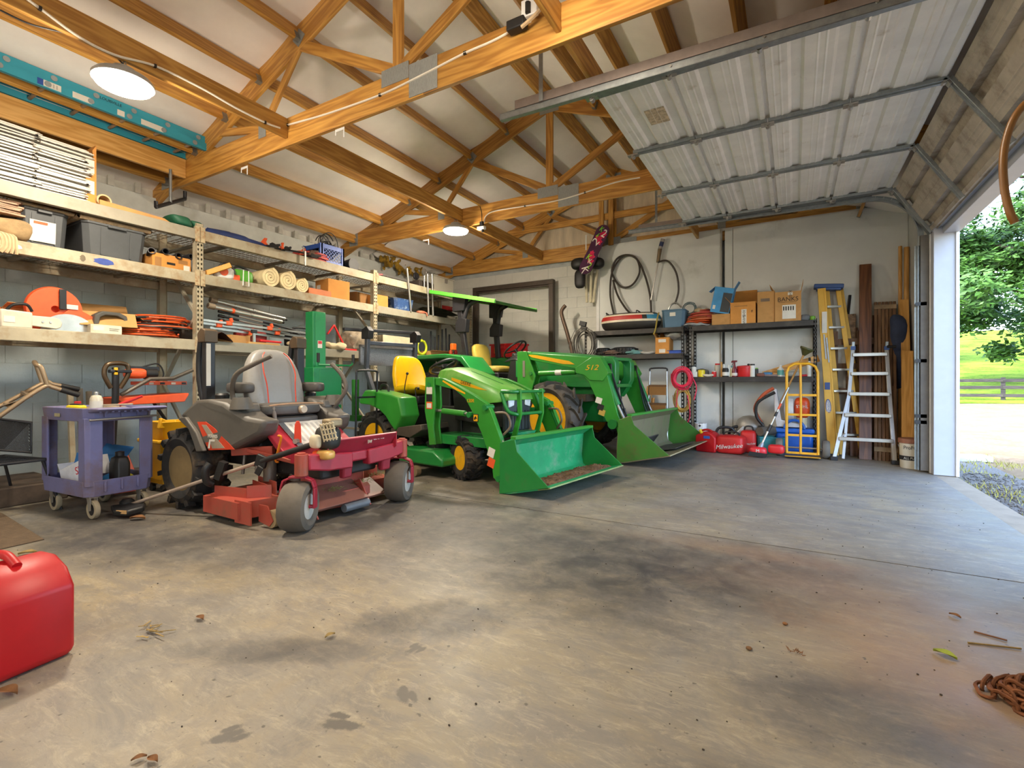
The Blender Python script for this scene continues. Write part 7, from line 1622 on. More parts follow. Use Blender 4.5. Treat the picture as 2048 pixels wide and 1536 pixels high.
# metal helmet shaped can, teal tub, blue drum, blower
p = B(1502, 840, 8.2); t = thing('shop_vacuum', 'grey domed shop vacuum on the low shelf', 'vacuum', (p.x-.02, 8.3, 0))
G().lathe([(.17, 0), (.19, .03), (.2, .14), (.2, .35)], 28).build('drum', M('vac_grey', '#9a958c', .45, .3, var=.12, dirt='#8a6a4a', da=.2), t); G().lathe([(.205, .35), (.2, .38), (.17, .45), (.1, .5), (.02, .515)], 28).build('dome', M('vac_grey', '#9a958c', .45, .3), t)
G().box(.12, .2, -.2, -.14, .3, .38).build('latch', m_blk, t, .01); G().tube(spline([(-.2, -.05, .1), (-.28, -.1, .2), (-.24, -.12, .32), (-.1, -.1, .36)], 6), .022, 10).build('hose', m_blk, t)
p = B(1541, 900, 7.85); t = tote('teal_tub', 'teal plastic tub behind the red trimmer head', .36, .3, .24, (p.x, 8.0, 0), -90, M('tub_teal', '#2f7f88', .5), 'tub', ribs=False)
p = B(1533, 855, 8.0); tag(G().lathe([(.06, -.16), (.065, -.1), (.065, .16), (.05, .16), (.05, .0)], 20, ax='x').build('blower_nozzle', M('nozzle_grey', '#5d584f', .5), None, loc=(p.x, 7.98, .315), rot=(0, 0, 60)), 'dark grey blower tube lying on the teal tub', 'tube')
p = B(1592, 905, 7.95); t = thing('blue_drum', 'bright blue plastic drum behind the hand truck', 'drum', (p.x-.02, 8.22, 0)); G().box(-.24, .24, -.14, .14, 0, .3).build('body', M('drum_blue', '#1f62c4', .4), t, .05); G().box(-.25, .25, -.15, .15, .29, .36).build('rim', M('drum_blue', '#1f62c4', .4), t, .02); G().ring((0, -.16, .36), .12, .02, 'y', 16, 8, 0, 180).build('handle', M('drum_blue', '#1f62c4', .4), t)
p = B(1588, 820, 8.1); t = thing('backpack_blower', 'orange and white backpack blower standing on the blue drum', 'blower', (p.x, 8.2, .375))
sup(G(), (.1, 0, .28), (.1, .12, .15), .6).build('engine_cover', M('blower_orange', '#e04f17', .4), t); G().lathe([(.03, -.07), (.16, -.05), (.17, .0), (.16, .05), (.03, .06)], 28, (-.06, 0, .25), 'x').build('fan_housing', m_white, t)
G().prism([(-.26, .55), (-.22, .55), (-.16, .1), (.16, .03), (.16, .0), (-.22, .0), (-.24, .12)], -.1, .12).build('frame', M('frame_white', '#d5d5d8', .45), t, .008); G().tube(spline([(-.26, -.1, .56), (-.4, -.14, .45), (-.5, -.12, .25), (-.42, -.1, .05)], 6), .025, 8).build('strap', M('strap_orange', '#b5502a', .6), t); G().tube(spline([(-.24, -.12, .5), (-.46, -.16, .35), (-.48, -.15, .15), (-.4, -.12, .02)], 6), .022, 8).build('strap', m_blk, t)
text('STIHL', .06, m_label, t, (.1, -.122, .3), (90, 0, 0), 'maker_lettering'); G().cyl((.1, 0, .0), (.1, 0, .14), .07, n=16).build('fuel_tank', M('tank_cream', '#c9bd9c', .4), t)
# cordless trimmer with red head
pb = B(1516, 893, 7.5); pb.z = .06; pt = B(1577, 775, 7.8); t = thing('cordless_trimmer', 'cordless string trimmer with red head leaning on the hand truck', 'trimmer', pb); d = pt-pb
G().cyl(d*.1, d, .014, n=10).build('shaft', m_steel, t); G().cyl(d*.32, d*.42, .022, n=10).cyl(d*.55, d*.62, .017, n=10).build('shaft_collar', m_blk, t); G().cyl(d*.66, d*.75, .0145, n=10).build('shaft_label', m_orange, t)
sup(G(), (0, 0, .02), (.11, .08, .06), .6).build('head', M('head_red', '#d02530', .4), t); G().cyl((.02, 0, .05), d*.14, .04, .022, n=14).build('neck', M('neck_silver', '#b5b8bc', .35, .5), t); G().prism([(-.12, -.04), (.1, -.05), (.12, .0), (-.1, .02)], -.1, -.085).build('guard', m_blk, t); text('M', .06, m_label, t, (0, -.083, .03), (90, 0, 0), 'head_emblem')
sup(G(), (.22, .02, .06), (.1, .07, .06), .5).build('battery', m_red, t)
# step stool
sx0, sx1 = B(1300, 830, 8.0).x, B(1341, 830, 8.0).x; zt_ = B(1320, 737, 8.0).z; w = (sx1-sx0)/2
t = thing('step_stool', 'folding steel step stool with brown treads below the second shelf', 'step stool', ((sx0+sx1)/2, 7.84, 0), 4)
for s in (-1, 1): G().tube([(s*w, -.1, 0), (s*w*.8, .06, zt_-.04)], .013, 8).build('front_leg', m_steel, t); G().tube([(s*w*.95, .22, 0), (s*w*.8, .08, zt_-.2)], .012, 8).build('rear_leg', m_steel, t)
G().tube(spline([(-w*.8, .06, zt_-.05), (-w*.7, .06, zt_), (w*.7, .06, zt_), (w*.8, .06, zt_-.05)], 4), .014, 8).build('top_rail', m_blkm, t)
for z in (.35, .66, .95): G().box(-w*.85, w*.85, -.12+z*.1, .06+z*.1, z, z+.03).build('tread', M('tread_brown', '#7a4f28', .6, var=.15), t, .004); G().box(-w*.8, w*.8, -.124+z*.1, -.12+z*.1, z-.13, z).build('tread_panel', M('panel_brown', '#a06a30', .5), t)
for i in range(4): tag(G().bar((sx0-.25+.07*i, 8.25, 0), (sx0-.15+.04*i, 8.5, .95-.1*i), .05, .02).build('leaning_slat', m_woodz, None), 'short weathered slat leaning behind the step stool, %s' % ('leftmost', 'second', 'third', 'nearest the stool')[i], 'slat', 'slats behind the step stool')
# pink cord and yellow cord hanging on the middle post
cxp = B(1365, 760, 8.02).x
def hank(label, u, v, Y, R, r, m, k, seed, sq, tails=()):
    p = B(u, v, Y); g = G()
    for j in range(k): g.tube(coil((0, -.012*j+.03, 0), R*(1-.07*(j % 4)), r, 1.5, 'y', .22, seed=seed+j, sq=sq, lift=.006), r, 6)
    for tl in tails: g.tube(spline([B(a_, b_, Y-.03)-p for a_, b_ in tl], 6), r, 6)
    return tag(g.build('hanging_cord', m, None, loc=p), label, 'cord')
m_pink = M('cord_pink', '#e02f52', .45, var=.1)
hank('pink extension cord coiled on the shelving post', 1365, 756, 8.0, .15, .0085, m_pink, 9, 40, 1.15, (((1355, 780), (1352, 830), (1355, 870)), ((1385, 755), (1393, 775), (1388, 800)), ((1375, 790), (1380, 830), (1372, 850))))
hank('yellow extension cord hanging below the pink one', 1364, 800, 8.03, .13, .008, M('cord_yellow', '#c9a04a', .5), 6, 60, 1.6, (((1360, 830), (1362, 850), (1358, 870)),))
hank('bundle of thin grey cables hung at the left end of the shelving', 1170, 690, 8.0, .2, .006, M('cable_dusty', '#5f5850', .6), 9, 80, 1.5, (((1150, 660), (1138, 690), (1142, 705)),))
tag(G().box(-.06, .06, -.03, .03, 0, .08).box(-.02, .09, -.03, .03, -.06, 0).build('plug_adapter', m_blk, None, .006, loc=B(1165, 652, 8.0), rot=(0, 15, 0)), 'black plug adapter on top of the hanging grey cables', 'plug')
# hose loops on the wall
m_hose = M('hose_black', '#3d352e', .5, var=.15)
yh = 8.53
hp = [B(u, v, yh) for u, v in ((1228, 630), (1221, 590), (1225, 545), (1240, 518), (1258, 511), (1275, 520), (1279, 545), (1265, 570), (1245, 575), (1230, 560), (1224, 540), (1235, 518), (1255, 510), (1275, 520), (1290, 550), (1300, 590), (1303, 630))]
hp = [h_+Vector((0, -.012*(i % 3), 0)) for i, h_ in enumerate(hp)]
tag(G().tube(spline(hp, 8), .018, 8).tube(spline([B(u, v, yh-.04) for u, v in ((1226, 560), (1235, 590), (1250, 615), (1262, 628))], 8), .018, 8).build('wall_hose', m_hose), 'black rubber hose looped on a nail above the inflatable tube', 'hose')
t = thing('drum_pump', 'long steel drum pump hanging on the wall beside the hose loop', 'pump', B(1300, 620, 8.5))
o_ = B(1300, 620, 8.5); a, b, c_, d_ = [B(u, v, 8.5)-o_ for u, v in ((1302, 600), (1316, 525), (1320, 498), (1326, 478))]
G().cyl(a, b, .013, n=10).build('tube', m_alu, t); G().cyl(b, c_, .028, .036, n=14).build('body', M('pump_bronze', '#7a6a52', .4, .6), t); G().cyl(c_, d_, .035, n=14).build('air_motor', m_steel, t); G().cyl(c_+(d_-c_)*.25, c_+(d_-c_)*.7, .0355, n=14).build('label_band', M('label_navy', '#26365f', .5), t)
G().tube(spline([b+Vector((0, -.02, -.0)), B(1335, 522, 8.5)-o_, B(1352, 545, 8.5)-o_, B(1357, 580, 8.5)-o_, B(1350, 608, 8.5)-o_], 8), .016, 8).build('hose', m_hose, t)
# snowboard hung from the truss
s0, s1 = B(1166, 548, 8.25), B(1211, 450, 8.35); ax_ = (s1-s0); L_ = ax_.length
sbd = thing('snowboard', 'purple snowboard with bright letter graphics hanging from the gable truss', 'snowboard', (s0+s1)/2)
zax = ax_.normalized(); yax = (Vector((.25, 1, 0))-zax*zax.dot(Vector((.25, 1, 0)))).normalized(); xax = yax.cross(zax)
sbd.rotation_euler = Matrix((xax, yax, zax)).transposed().to_euler()
wv = .14
pl = [(wv*math.cos(a_*PI/12), L_/2-wv+wv*math.sin(a_*PI/12)) for a_ in range(13)]+[(-wv*.86, 0)]+[(-wv*math.cos(a_*PI/12), -L_/2+wv-wv*math.sin(a_*PI/12)) for a_ in range(13)]+[(wv*.86, 0)]
fs = 1
bd = G().prism(pl, -.008, .008).build('deck', M('board_purple', '#4d2245', .35, var=.15, vs=3), sbd)
face = -.0085
k_ = 90 if face < 0 else 90; rz_ = 0 if face < 0 else 180
def grf(s, size, c_, x, z, rot=0):
    text(s, size, M('gfx_'+c_, c_, .5), bd, (x, face*1.12, z), (90, rot, rz_), 'board_lettering', ext=.0006)
rd = random.Random(2)
for i in range(9):
    zz = (.5-.12*(i % 3)-.62*(i > 4))*L_*.62; xx = rd.uniform(-.06, .06); r0 = rd.uniform(.035, .06)
    sp = [(xx+r0*(1+.25*math.sin(5*q))*math.cos(q), zz+r0*(1+.25*math.sin(5*q))*math.sin(q)) for q in [2*PI*k/16 for k in range(16)]]
    G().prism(sp, face, face*1.08).build('blossom', M('gfx_red', '#d81b52', .5), bd)
q_ = 1 if rz_ == 0 else -1
for s_, sz, c_, x, z, r_ in (('K', .13, '#7fe03a', -.03, .4, 20), ('2', .2, '#f2ece4', .06, .33, 10), ('k', .12, '#7fe03a', -.05, .27, 40), ('2', .22, '#f2ece4', -.03, .15, -60), ('K', .16, '#9fe03a', -.03, -.17, 15), ('K', .13, '#f2ece4', .03, -.24, 0), ('2', .16, '#9fe03a', .06, -.32, 15), ('K', .2, '#f2ece4', .0, -.42, 60)): grf(s_, sz, c_, x*q_, z*L_, r_*q_)
for s_ in (.2, -.2): G().box(-.12, .12, .0, .04, -.09, .09).build('binding', m_blk, sbd, .02, loc=(0, .01, s_*L_))
p = B(1158, 528, 8.4); t = thing('helmet', 'black helmet and strap hanging behind the snowboard', 'helmet', p); sup(G(), (0, 0, 0), (.15, .1, .11), .8).build('shell', m_blk, t); sup(G(), (.35, 0, -.03), (.13, .09, .1), .8).build('pad', m_blk, t); G().tube(spline([(.1, 0, .05), (.25, -.02, .12), (.38, 0, .05)], 5), .02, 6).build('strap', m_blk, t)
p = B(1160, 556, 8.4); tag(sup(G(), (0, 0, -.02), (.1, .06, .17), .6).build('skate_shoe', m_blk, None, loc=p), 'black studded shoe hanging below the snowboard', 'shoe')
for i, (u, du) in enumerate(((1174, -4), (1181, 2), (1187, 8))):
    a, b = B(u, 605, 8.52), B(u+du, 540, 8.52); tag(G().tube(spline([a, (a+b)/2+Vector((0, 0, .05)), b], 5), .026, 8).build('white_pipe', M('pipe_cream', '#ddd3b5', .4), None), 'cream plastic pipe hanging on the wall, %s of three' % ('left', 'middle', 'right')[i], 'pipe', 'cream pipes on the wall')
tag(G().bar(B(1172, 500, 8.5), B(1172, 470, 8.5), .02, .004, (0, 1, 0)).bar(B(1172, 470, 8.5), B(1176, 470, 8.4), .02, .004).build('white_hook', m_white), 'white metal hook holding the helmet on the gable truss', 'hook')
# loose dark steel door frame leaning on the block wall
fx0, fx1 = B(953, 600, 8.58).x, B(1105, 600, 8.58).x; zf = B(1030, 577, 8.58).z
t = thing('door_frame', 'empty dark brown steel door frame leaning on the block wall', 'frame', (0, 8.56, 0)); m_fr = M('frame_brown', '#4d4239', .5, .3, var=.12)
for x in (fx0, fx1): G().box(x-.045, x+.045, -.06, .05, 0, zf).box(x-.02 if x == fx0 else x-.06, x+.06 if x == fx0 else x+.02, -.03, .02, 0, zf-.05).build('jamb', m_fr, t, .004)
G().box(fx0-.045, fx1+.045, -.06, .05, zf, zf+.09).box(fx0, fx1, -.03, .02, zf-.03, zf).build('head', m_fr, t, .004)
# stepladder
m_fib = M('ladder_yellow', '#d9a93c', .5, var=.06, vs=3, dirt='#b98a30', da=.15); m_lblue = M('ladder_blue_cap', '#31508a', .5)
lt, lb2 = B(1645, 577, 8.3), B(1668, 908, 8.05)
ld = thing('step_ladder', 'folded yellow fibreglass step ladder leaning beside the shelving', 'ladder', (lb2.x, lb2.y, 0)); H_ = lt.z; dx = lt.x-lb2.x; dy = lt.y-lb2.y
def lad(x, y, z): k = z/H_; return Vector((x*(1-.42*k)+dx*k, y+dy*k, z))
for x, yy, nm in ((-.02, 0, 'front_rail'), (.33, .1, 'front_rail'), (.1, .12, 'rear_rail'), (.4, .2, 'rear_rail')):
    G().bar(lad(x, yy, .02), lad(x, yy, H_), .1 if x < 0 else .06, .035, (0, 1, 0)).build(nm, m_fib, ld, .004)
G().bar(lad(.045, -.012, .02), lad(.045, -.012, H_), .02, .03, (0, 1, 0)).build('rail_edge', m_fib, ld)
for k in range(7): z = .3*(k+1); a, b = lad(.05, .05, z), lad(.33, .12, z); G().bar(a, b, .075, .03).build('step', m_alu, ld, .003)
c = lad(.13, .08, H_); G().ob(c+Vector((.0, 0, .03)), (.36, .2, .06), (0, 5, 0)).build('top_cap', m_lblue, ld, .012); G().ob(c+Vector((0, 0, -.005)), (.3, .17, .04), (0, 5, 0)).build('cap_skirt', m_lblue, ld, .006)
for q, z in ((.0, 1.35), (.04, 1.3)): G().bar(lad(q-.02, -.03, z), lad(q-.03, -.03, z+.35), .018, .006, (0, 1, 0)).build('spreader', m_galv, ld)
rz_ = math.degrees(math.atan2(dx, H_))
em = G().prism([(.032*math.cos(k*PI/12), .11*math.sin(k*PI/12)) for k in range(24)], -.002, .002).build('oval_badge', M('badge_blue', '#2a4a86', .5), ld, loc=lad(-.03, -.022, .68)); em.rotation_euler = (0, R_(rz_), 0); G().prism([(.024*math.cos(k*PI/12), .095*math.sin(k*PI/12)) for k in range(24)], -.003, -.002).build('badge_field', m_label, em)
text('WERNER', .045, M('badge_blue', '#2a4a86', .5), em, (0, -.004, 0), (90, 90, 0), 'badge_lettering')
G().box(-.03, .03, -.002, .002, 0, .1).build('safety_label', M('badge_blue', '#2a4a86', .5), ld, loc=lad(-.03, -.022, .92)); G().box(-.03, .03, -.002, .002, 0, .3).build('paper_label', m_label, ld, loc=lad(-.02, -.022, 1.72))
for x in (-.02, .33): G().box(-.06, .06, -.04, .04, 0, .04).build('foot', m_blk, ld, .006, loc=lad(x, .02, 0))
# aluminium articulated ladder
base = Vector((B(1725, 918, 7.75).x, 7.75, 0)); al = thing('multi_ladder', 'aluminium telescoping ladder with flared legs leaning on the boards', 'ladder', base); m_al2 = M('ladder_alu', '#b9b7b2', .35, .6, var=.06)
def A(u, v, Y): return B(u, v, Y)-base
yT, yB_ = 8.15, 7.68
topL, topR = A(1706, 697, yT), A(1773, 697, yT); kneeL, kneeR = A(1698, 790, 7.98), A(1779, 790, 7.98); botL, botR = A(1668, 912, yB_), A(1790, 922, yB_); botL.z = botR.z = .02
for T, K, Bq in ((topL, kneeL, botL), (topR, kneeR, botR)):
    G().bar(T, K, .045, .03, (0, 1, 0)).bar(K, Bq, .045, .03, (0, 1, 0)).build('outer_rail', m_al2, al, .004); G().box(-.04, .04, -.04, .04, 0, .05).build('foot', m_blkm, al, .006, loc=(Bq.x, Bq.y, -.0)); G().bar(T, T+Vector((.005, 0, .09)), .03, .03).build('hinge', m_galv, al); G().bar(T+Vector((0, -.01, -.02)), T+Vector((0, -.01, .03)), .055, .04, (0, 1, 0)).build('rail_clip', m_lblue, al)
    bi = Vector((Bq.x*.45+K.x*.55, Bq.y+.05, .02)); G().bar(K*.98+T*.02, bi, .035, .025, (0, 1, 0)).build('inner_rail', m_al2, al, .003); G().bar(Bq*.7+K*.3, bi+Vector((0, 0, .3)) if False else (bi*.7+K*.3)+Vector((0, 0, .08)), .025, .012).build('brace', m_al2, al)
for v in (708, 747, 788, 830, 877):
    k = (v-697)/93 if v < 790 else None
    def onr(T, K, Q):
        z = A(1740, v, 7.95).z
        if z > K.z: f_ = (z-K.z)/(T.z-K.z); return K+(T-K)*f_
        f_ = (z-Q.z)/(K.z-Q.z); return Q+(K-Q)*f_
    G().bar(onr(topL, kneeL, botL)+Vector((0, -.02, 0)), onr(topR, kneeR, botR)+Vector((0, -.02, 0)), .05, .045).build('rung', m_al2, al, .004)
G().cyl(topR+Vector((0, -.02, .02)), topR+Vector((.1, -.02, .02)), .02, n=10).build('lock_knob', m_blk, al)
# boards leaning by the door corner
m_red_wd = wood('redwood', '#7e4f2e', '#53301a', 'z', .45); m_groove = wood('decking', '#7d5c3d', '#5a3f28', 'z', .7); m_rough = M('bark_slab', '#8a6f56', .9, var=.4, vs=14, bump=1, bs=30)
def board(name, label, u0, u1, v0, v1, Y0, Y1, th, m, cat='board', bev=.003):
    a, b = B(u0, v1, Y1), B(u1, v1, Y1); c, d = B(u0, v0, Y0), B(u1, v0, Y0); zt = (c.z+d.z)/2; w0 = max(.03, (b.x-a.x)/2); mx, mt = (a.x+b.x)/2, (c.x+d.x)/2
    mx = min(mx, 1.335-w0); mt = min(mt, 1.335-w0)
    L = math.hypot(zt, Y0-Y1); o = G().box(-w0, w0, 0, th, 0, L).build(name, m, None, bev, loc=(mx, Y1, 0)); o.rotation_euler = (-math.atan2(Y0-Y1, zt), math.atan2(mt-mx, zt), 0)
    return tag(o, label, cat)
board('live_edge_slab', 'rough barky slab standing left of the red plank', 1692, 1712, 628, 905, 8.5, 8.3, .06, m_rough)
board('redwood_plank', 'tall reddish brown plank leaning behind the aluminium ladder', 1718, 1744, 528, 922, 8.5, 7.95, .045, m_red_wd)
for i, (u0, u1, v0) in enumerate(((1700, 1716, 655), (1745, 1757, 630))): board('narrow_board', ('short brown board beside the barky slab', 'narrow dark board between red plank and decking')[i], u0, u1, v0, 905, 8.52, 8.2, .03, m_red_wd)
pk = thing('pallet_boards', 'weathered pallet slats behind the aluminium ladder', 'pallet', (B(1720, 900, 8.3).x, 8.36, 0))
for z in (.15, .5, .85, 1.2, 1.55): G().box(-.3, .35, 0, .02, z, z+.09).build('slat', m_groove, pk)
for x in (-.28, .0, .3): G().box(x-.03, x+.03, .02, .06, 0, 1.75).build('stringer', m_groove, pk)
a, b = B(1752, 925, 7.75), B(1805, 925, 7.75); zt = B(1785, 598, 8.35).z
t = thing('decking_stack', 'wide grooved brown decking panel leaning beside the door corner', 'panel', (a.x, 7.93, 0)); t.rotation_euler = (-math.atan2(.5, zt), R_(1.5), 0); n_ = 6; ww = (b.x-a.x)/n_*.92
for k in range(n_): G().box(k*ww+.003, (k+1)*ww-.003, 0, .03, 0, zt*1.02).build('plank', m_groove, t, .004)
for z in (.12, zt*.97): G().box(0, n_*ww, -.012, 0, z, z+.06).build('batten', M('batten_pale', '#9a8468', .8, var=.3), t)
board('pine_board', 'tall pale pine board right of the decking panel', 1808, 1827, 598, 928, 8.4, 7.85, .04, m_palez); board('pine_board', 'shorter pale pine board in front of the tall one', 1804, 1829, 701, 933, 8.1, 7.6, .04, m_palez)
for i, u in enumerate((1806, 1817)):
    a, b = B(u+2*i, 492+2*i, 8.5), B(u-6, 760, 8.3); a.x -= .03; b.z = .0; tag(G().cyl(b, a, .03 if i else .022, n=12).build('wood_pole', m_palez), 'round pale wooden pole in the corner, %s' % ('thinner left one', 'thicker right one')[i], 'pole', 'poles in the corner')
a = B(1838, 640, 8.35); tag(sup(G(), (0, 0, .5), (.1, .12, .5), .6).jit(.05, 4).build('navy_bag', M('bag_navy', '#2a3550', .8, var=.2), None, loc=(1.22, 8.38, .95)), 'navy fabric bag hanging in the corner by the door', 'bag')
a = B(1836, 760, 8.2); tag(G().bar((1.24, 8.15, 0), (1.3, 8.4, 1.75), .05, .02).build('yellow_plank', M('plank_yellow', '#c99a2a', .6), None), 'narrow yellow painted plank in the corner', 'plank')
tag(G().bar(B(1690, 690, 8.52), B(1700, 590, 8.55), .02, .03).build('chain_bar', m_blkm), 'dark toothed steel bar leaning on the wall', 'bar')
# bucket of joint compound
p = B(1831, 938, 7.38); t = thing('compound_pail', 'white joint compound pail with dark print beside the door jamb', 'pail', (p.x-.0, 7.48, 0))
G().lathe([(.125, 0), (.13, .01), (.14, .33), (.15, .335), (.15, .35), (.135, .35), (.12, .02)], 28).build('pail_body', M('pail_white', '#d8d0bd', .5, var=.06), t); G().lathe([(.1515, .3), (.152, .34), (.15, .352), (.14, .352)], 28).build('rim', M('rim_red', '#8f5a42', .6), t)
G().lathe([(.1385, .1), (.1395, .15)], 28, cap=False).build('print_band', m_ink, t)
text('ProFORM', .06, m_ink, t, (-.02, -.142, .25), (90, 0, -12), 'pail_lettering', sx=.8); text('ALL PURPOSE', .04, m_label, t, (-.02, -.141, .125), (90, 0, -12), 'pail_lettering', sx=.8)
G().ring((0, 0, .3), .15, .003, 'y', 20, 5, 190, 350).build('bail', m_steel, t)
# ================================================================ overhead things
m_lad = M('ladder_turquoise', '#3597ad', .45, var=.06, vs=3)
ex = thing('extension_ladder', 'long blue fibreglass extension ladder stored flat across the trusses', 'ladder', (-5.92, 0, 3.615))
for k, (dx, dz, y1) in enumerate(((0, 0, 3.22), (.03, .085, 3.1))):
    for s in (-1, 1):
        x = s*(.22-.03*k)+dx*0
        G().box(x-.004, x+.004, -1, y1, dz, dz+.08).box(x-(.03 if s > 0 else 0), x+(0 if s > 0 else .03), -1, y1, dz, dz+.006).box(x-(.03 if s > 0 else 0), x+(0 if s > 0 else .03), -1, y1, dz+.074, dz+.08).build('rail', m_lad, ex)
    for i in range(13):
        y = -.75+i*.305+.05*k
        if y > y1-.05: continue
        r_ = G().cyl((-.22+.03*k, y, dz+.04), (.22-.03*k, y, dz+.04), .016, n=10).build('rung', M('rung_tan', '#a3927e', .5, .3), ex)
        G().lathe([(.012, .0), (.024, .0), (.024, .006), (.012, .006)], 12, (.2245-.03*k, y, dz+.04), 'x').build('rung_plug', M('plug_grey', '#8f9698', .5), r_); G().lathe([(.001, .001), (.013, .001)], 10, (.2255-.03*k, y, dz+.04), 'x').build('rung_hole', m_blk, r_)
for i, (y0, y1, mm) in enumerate(((1.62, 1.66, M('tag_blue', '#2c4fa0', .5)), (1.66, 1.78, m_label), (1.86, 2.0, m_label), (2.2, 2.26, m_label), (2.4, 2.6, m_label))): G().box(.2242, .2252, y0, y1, .012, .066).build('rail_label', mm, ex)
for i in range(4): G().box(.2252, .2256, 1.68+.022*i, 1.69+.022*i, .02, .056).build('label_print', M('print_grey', '#b5b0a8', .7), ex)
for y, dz in ((2.1, .1), ): text('LOUISVILLE', .035, m_ink, ex, (.1955, y+.06, .085+.04), (90, 0, 90), 'rail_lettering')
G().box(.2, .226, 3.05, 3.2, .0, .08).build('end_guard', M('guard_amber', '#b5822f', .6), ex, .004); G().box(.19, .228, 3.2, 3.23, .02, .07).build('end_cap', M('cap_yellow', '#d9a51e', .5), ex, .004)
# trapeze pipe
tz = thing('pipe_hanger', 'grey pipe trapeze hanging below the nearest truss heel', 'hanger', (-6.03, 2.9, 0)); o_ = Vector((-6.03, 2.9, 0))
def Q3(u, v, X=-6.03): return at(u, v, X=X)-o_
c = Q3(341, 407); G().cyl(c, (c.x, c.y, 3.4), .016, n=10).build('drop_rod', m_galv, tz)
a, b = Q3(312, 414, -5.85), Q3(370, 398, -6.25); G().tube([a+Vector((0, 0, .06)), a, b, b+Vector((0, 0, .09))], .02, 10).build('cross_pipe', m_blkm, tz)
# cables
m_cab = M('white_cable', '#e8e2d4', .5, var=.05)
def cable(label, pts, r, m, clips=()):
    t = thing('electric_cable', label, 'cable', pts[0]); g = [Vector(p)-Vector(pts[0]) for p in pts]
    G().tube(spline(g, 6), r, 6).build('sheath', m, t)
    for i in clips: G().box(-.012, .012, -.008, .008, -.012, .012).build('staple', m_blk, t, loc=g[i])
    return t
YA = 3.025
cp = [at(u, v, Y=YA) for u, v in ((575, 250), (640, 232), (700, 212), (760, 190), (800, 172), (860, 142), (930, 106), (985, 82), (1035, 55), (1062, 42))]
cable('white electric cable stapled along the nearest truss chord', cp, .009, m_cab, (0, 3, 6))
xr = -4.255
cp = [at(u, v, X=xr) for u, v in ((50, -5), (80, 17), (160, 75), (230, 110), (310, 132), (400, 175), (470, 215), (530, 245), (560, 256))]
cable('white electric cable stapled along the lamp runner beam', cp, .009, m_cab, (1, 4, 7))
cp = [at(u, v, Y=5.925) for u, v in ((968, 446), (972, 432), (990, 422), (1050, 412), (1110, 402), (1170, 385), (1230, 365), (1280, 355))]
cable('white electric cable along the middle truss chord', cp, .009, m_cab, (3, 5))
L1 = Vector((-4.3, 1.7, 3.38)); cable('black lamp cord swagged to the nearest lamp', [at(0, 20, X=-4.34), at(60, 48, X=-4.34), at(130, 66, X=-4.34), at(200, 85, X=-4.34), L1], .006, m_blk)
p = at(963, 456, Y=5.9); t = thing('socket_box', 'white socket box under the middle truss beside the lamp', 'socket', p)
G().box(-.06, .06, -.03, .03, -.025, .02).build('box', m_white, t, .005); G().cyl((.02, 0, -.06), (.02, 0, -.025), .02, n=10).build('plug', m_blk, t); G().box(-.02, .03, -.02, .02, .02, .09).build('clamp', m_blk, t)
G().tube(spline([(.02, -.02, .05), (.03, -.04, .2), (.0, -.04, .3)], 4), .006, 6).build('cord', m_blk, t)
p = at(1060, 40, Y=2.99); t = thing('outlet_box', 'white outlet with black adapter on top of the nearest truss', 'outlet', p)
G().box(-.06, .06, -.02, .02, .02, .14).build('outlet_plate', m_white, t, .005); G().box(-.17, -.03, -.04, .03, -.04, .03).build('adapter', m_blk, t, .008); G().cyl((0, -.03, .03), (.0, -.03, .1), .02, n=8).build('plug', m_blk, t)
G().tube(spline([(-.05, -.03, -.05), (.05, -.04, -.02), (.12, -.03, .03), (.2, -.02, .05)], 5), .014, 6).build('rope', M('rope', '#b49c7a', .9), t)
for i, (u, v) in enumerate(((680, 262), (489, 338))):
    p = at(u, v, Y=3.033); t = thing('white_bracket', 'small white metal bracket under the nearest truss, %s' % ('near the splice plate' if i == 0 else 'near the wall'), 'bracket', p, group='white brackets')
    G().box(-.06, .06, -.004, .0, .0, .025).box(.045, .06, -.004, 0, -.07, 0).box(-.06, -.045, -.004, 0, -.03, .0).build('plate', m_white, t, .002)
p = at(852, 482, Y=5.934); tag(G().box(-.06, .06, -.004, .0, .0, .025).box(.045, .06, -.004, 0, -.07, 0).build('white_bracket', m_white, None, .002, loc=p), 'small white metal bracket under the middle truss', 'bracket', 'white brackets')
# torn insulation at the far eave
g = G(); rd = random.Random(8)
def torn(u, v):
    y = 6.6+2.0*u; x = -6.8+.62*v; k = noise.noise((u*7, v*4, 1))
    return (x, y, roof(x)-.05-.17*math.sin(PI*min(1, u*1.1))*(1-v)**1.5+.05*k*(1-v))
g.grid(torn, 40, 12).build('sagging_sheet', m_ins, ce)
g = G()
for k in range(70):
    y = rd.uniform(6.7, 7.9); x = -6.74+rd.uniform(0, .1); z = 3.38-rd.uniform(0, .26)+.05; s = rd.uniform(.02, .055)
    sup(g, (x, y, z), (s*.6, s, s*1.3), .9, 7, 4)
o = g.jit(.03, 14).build('torn_fibre', M('fibre_yellow', '#a8842a', .95, var=.45, vs=6), ce, label='torn yellow glass fibre hanging at the far left eave'); o['kind'] = 'stuff'
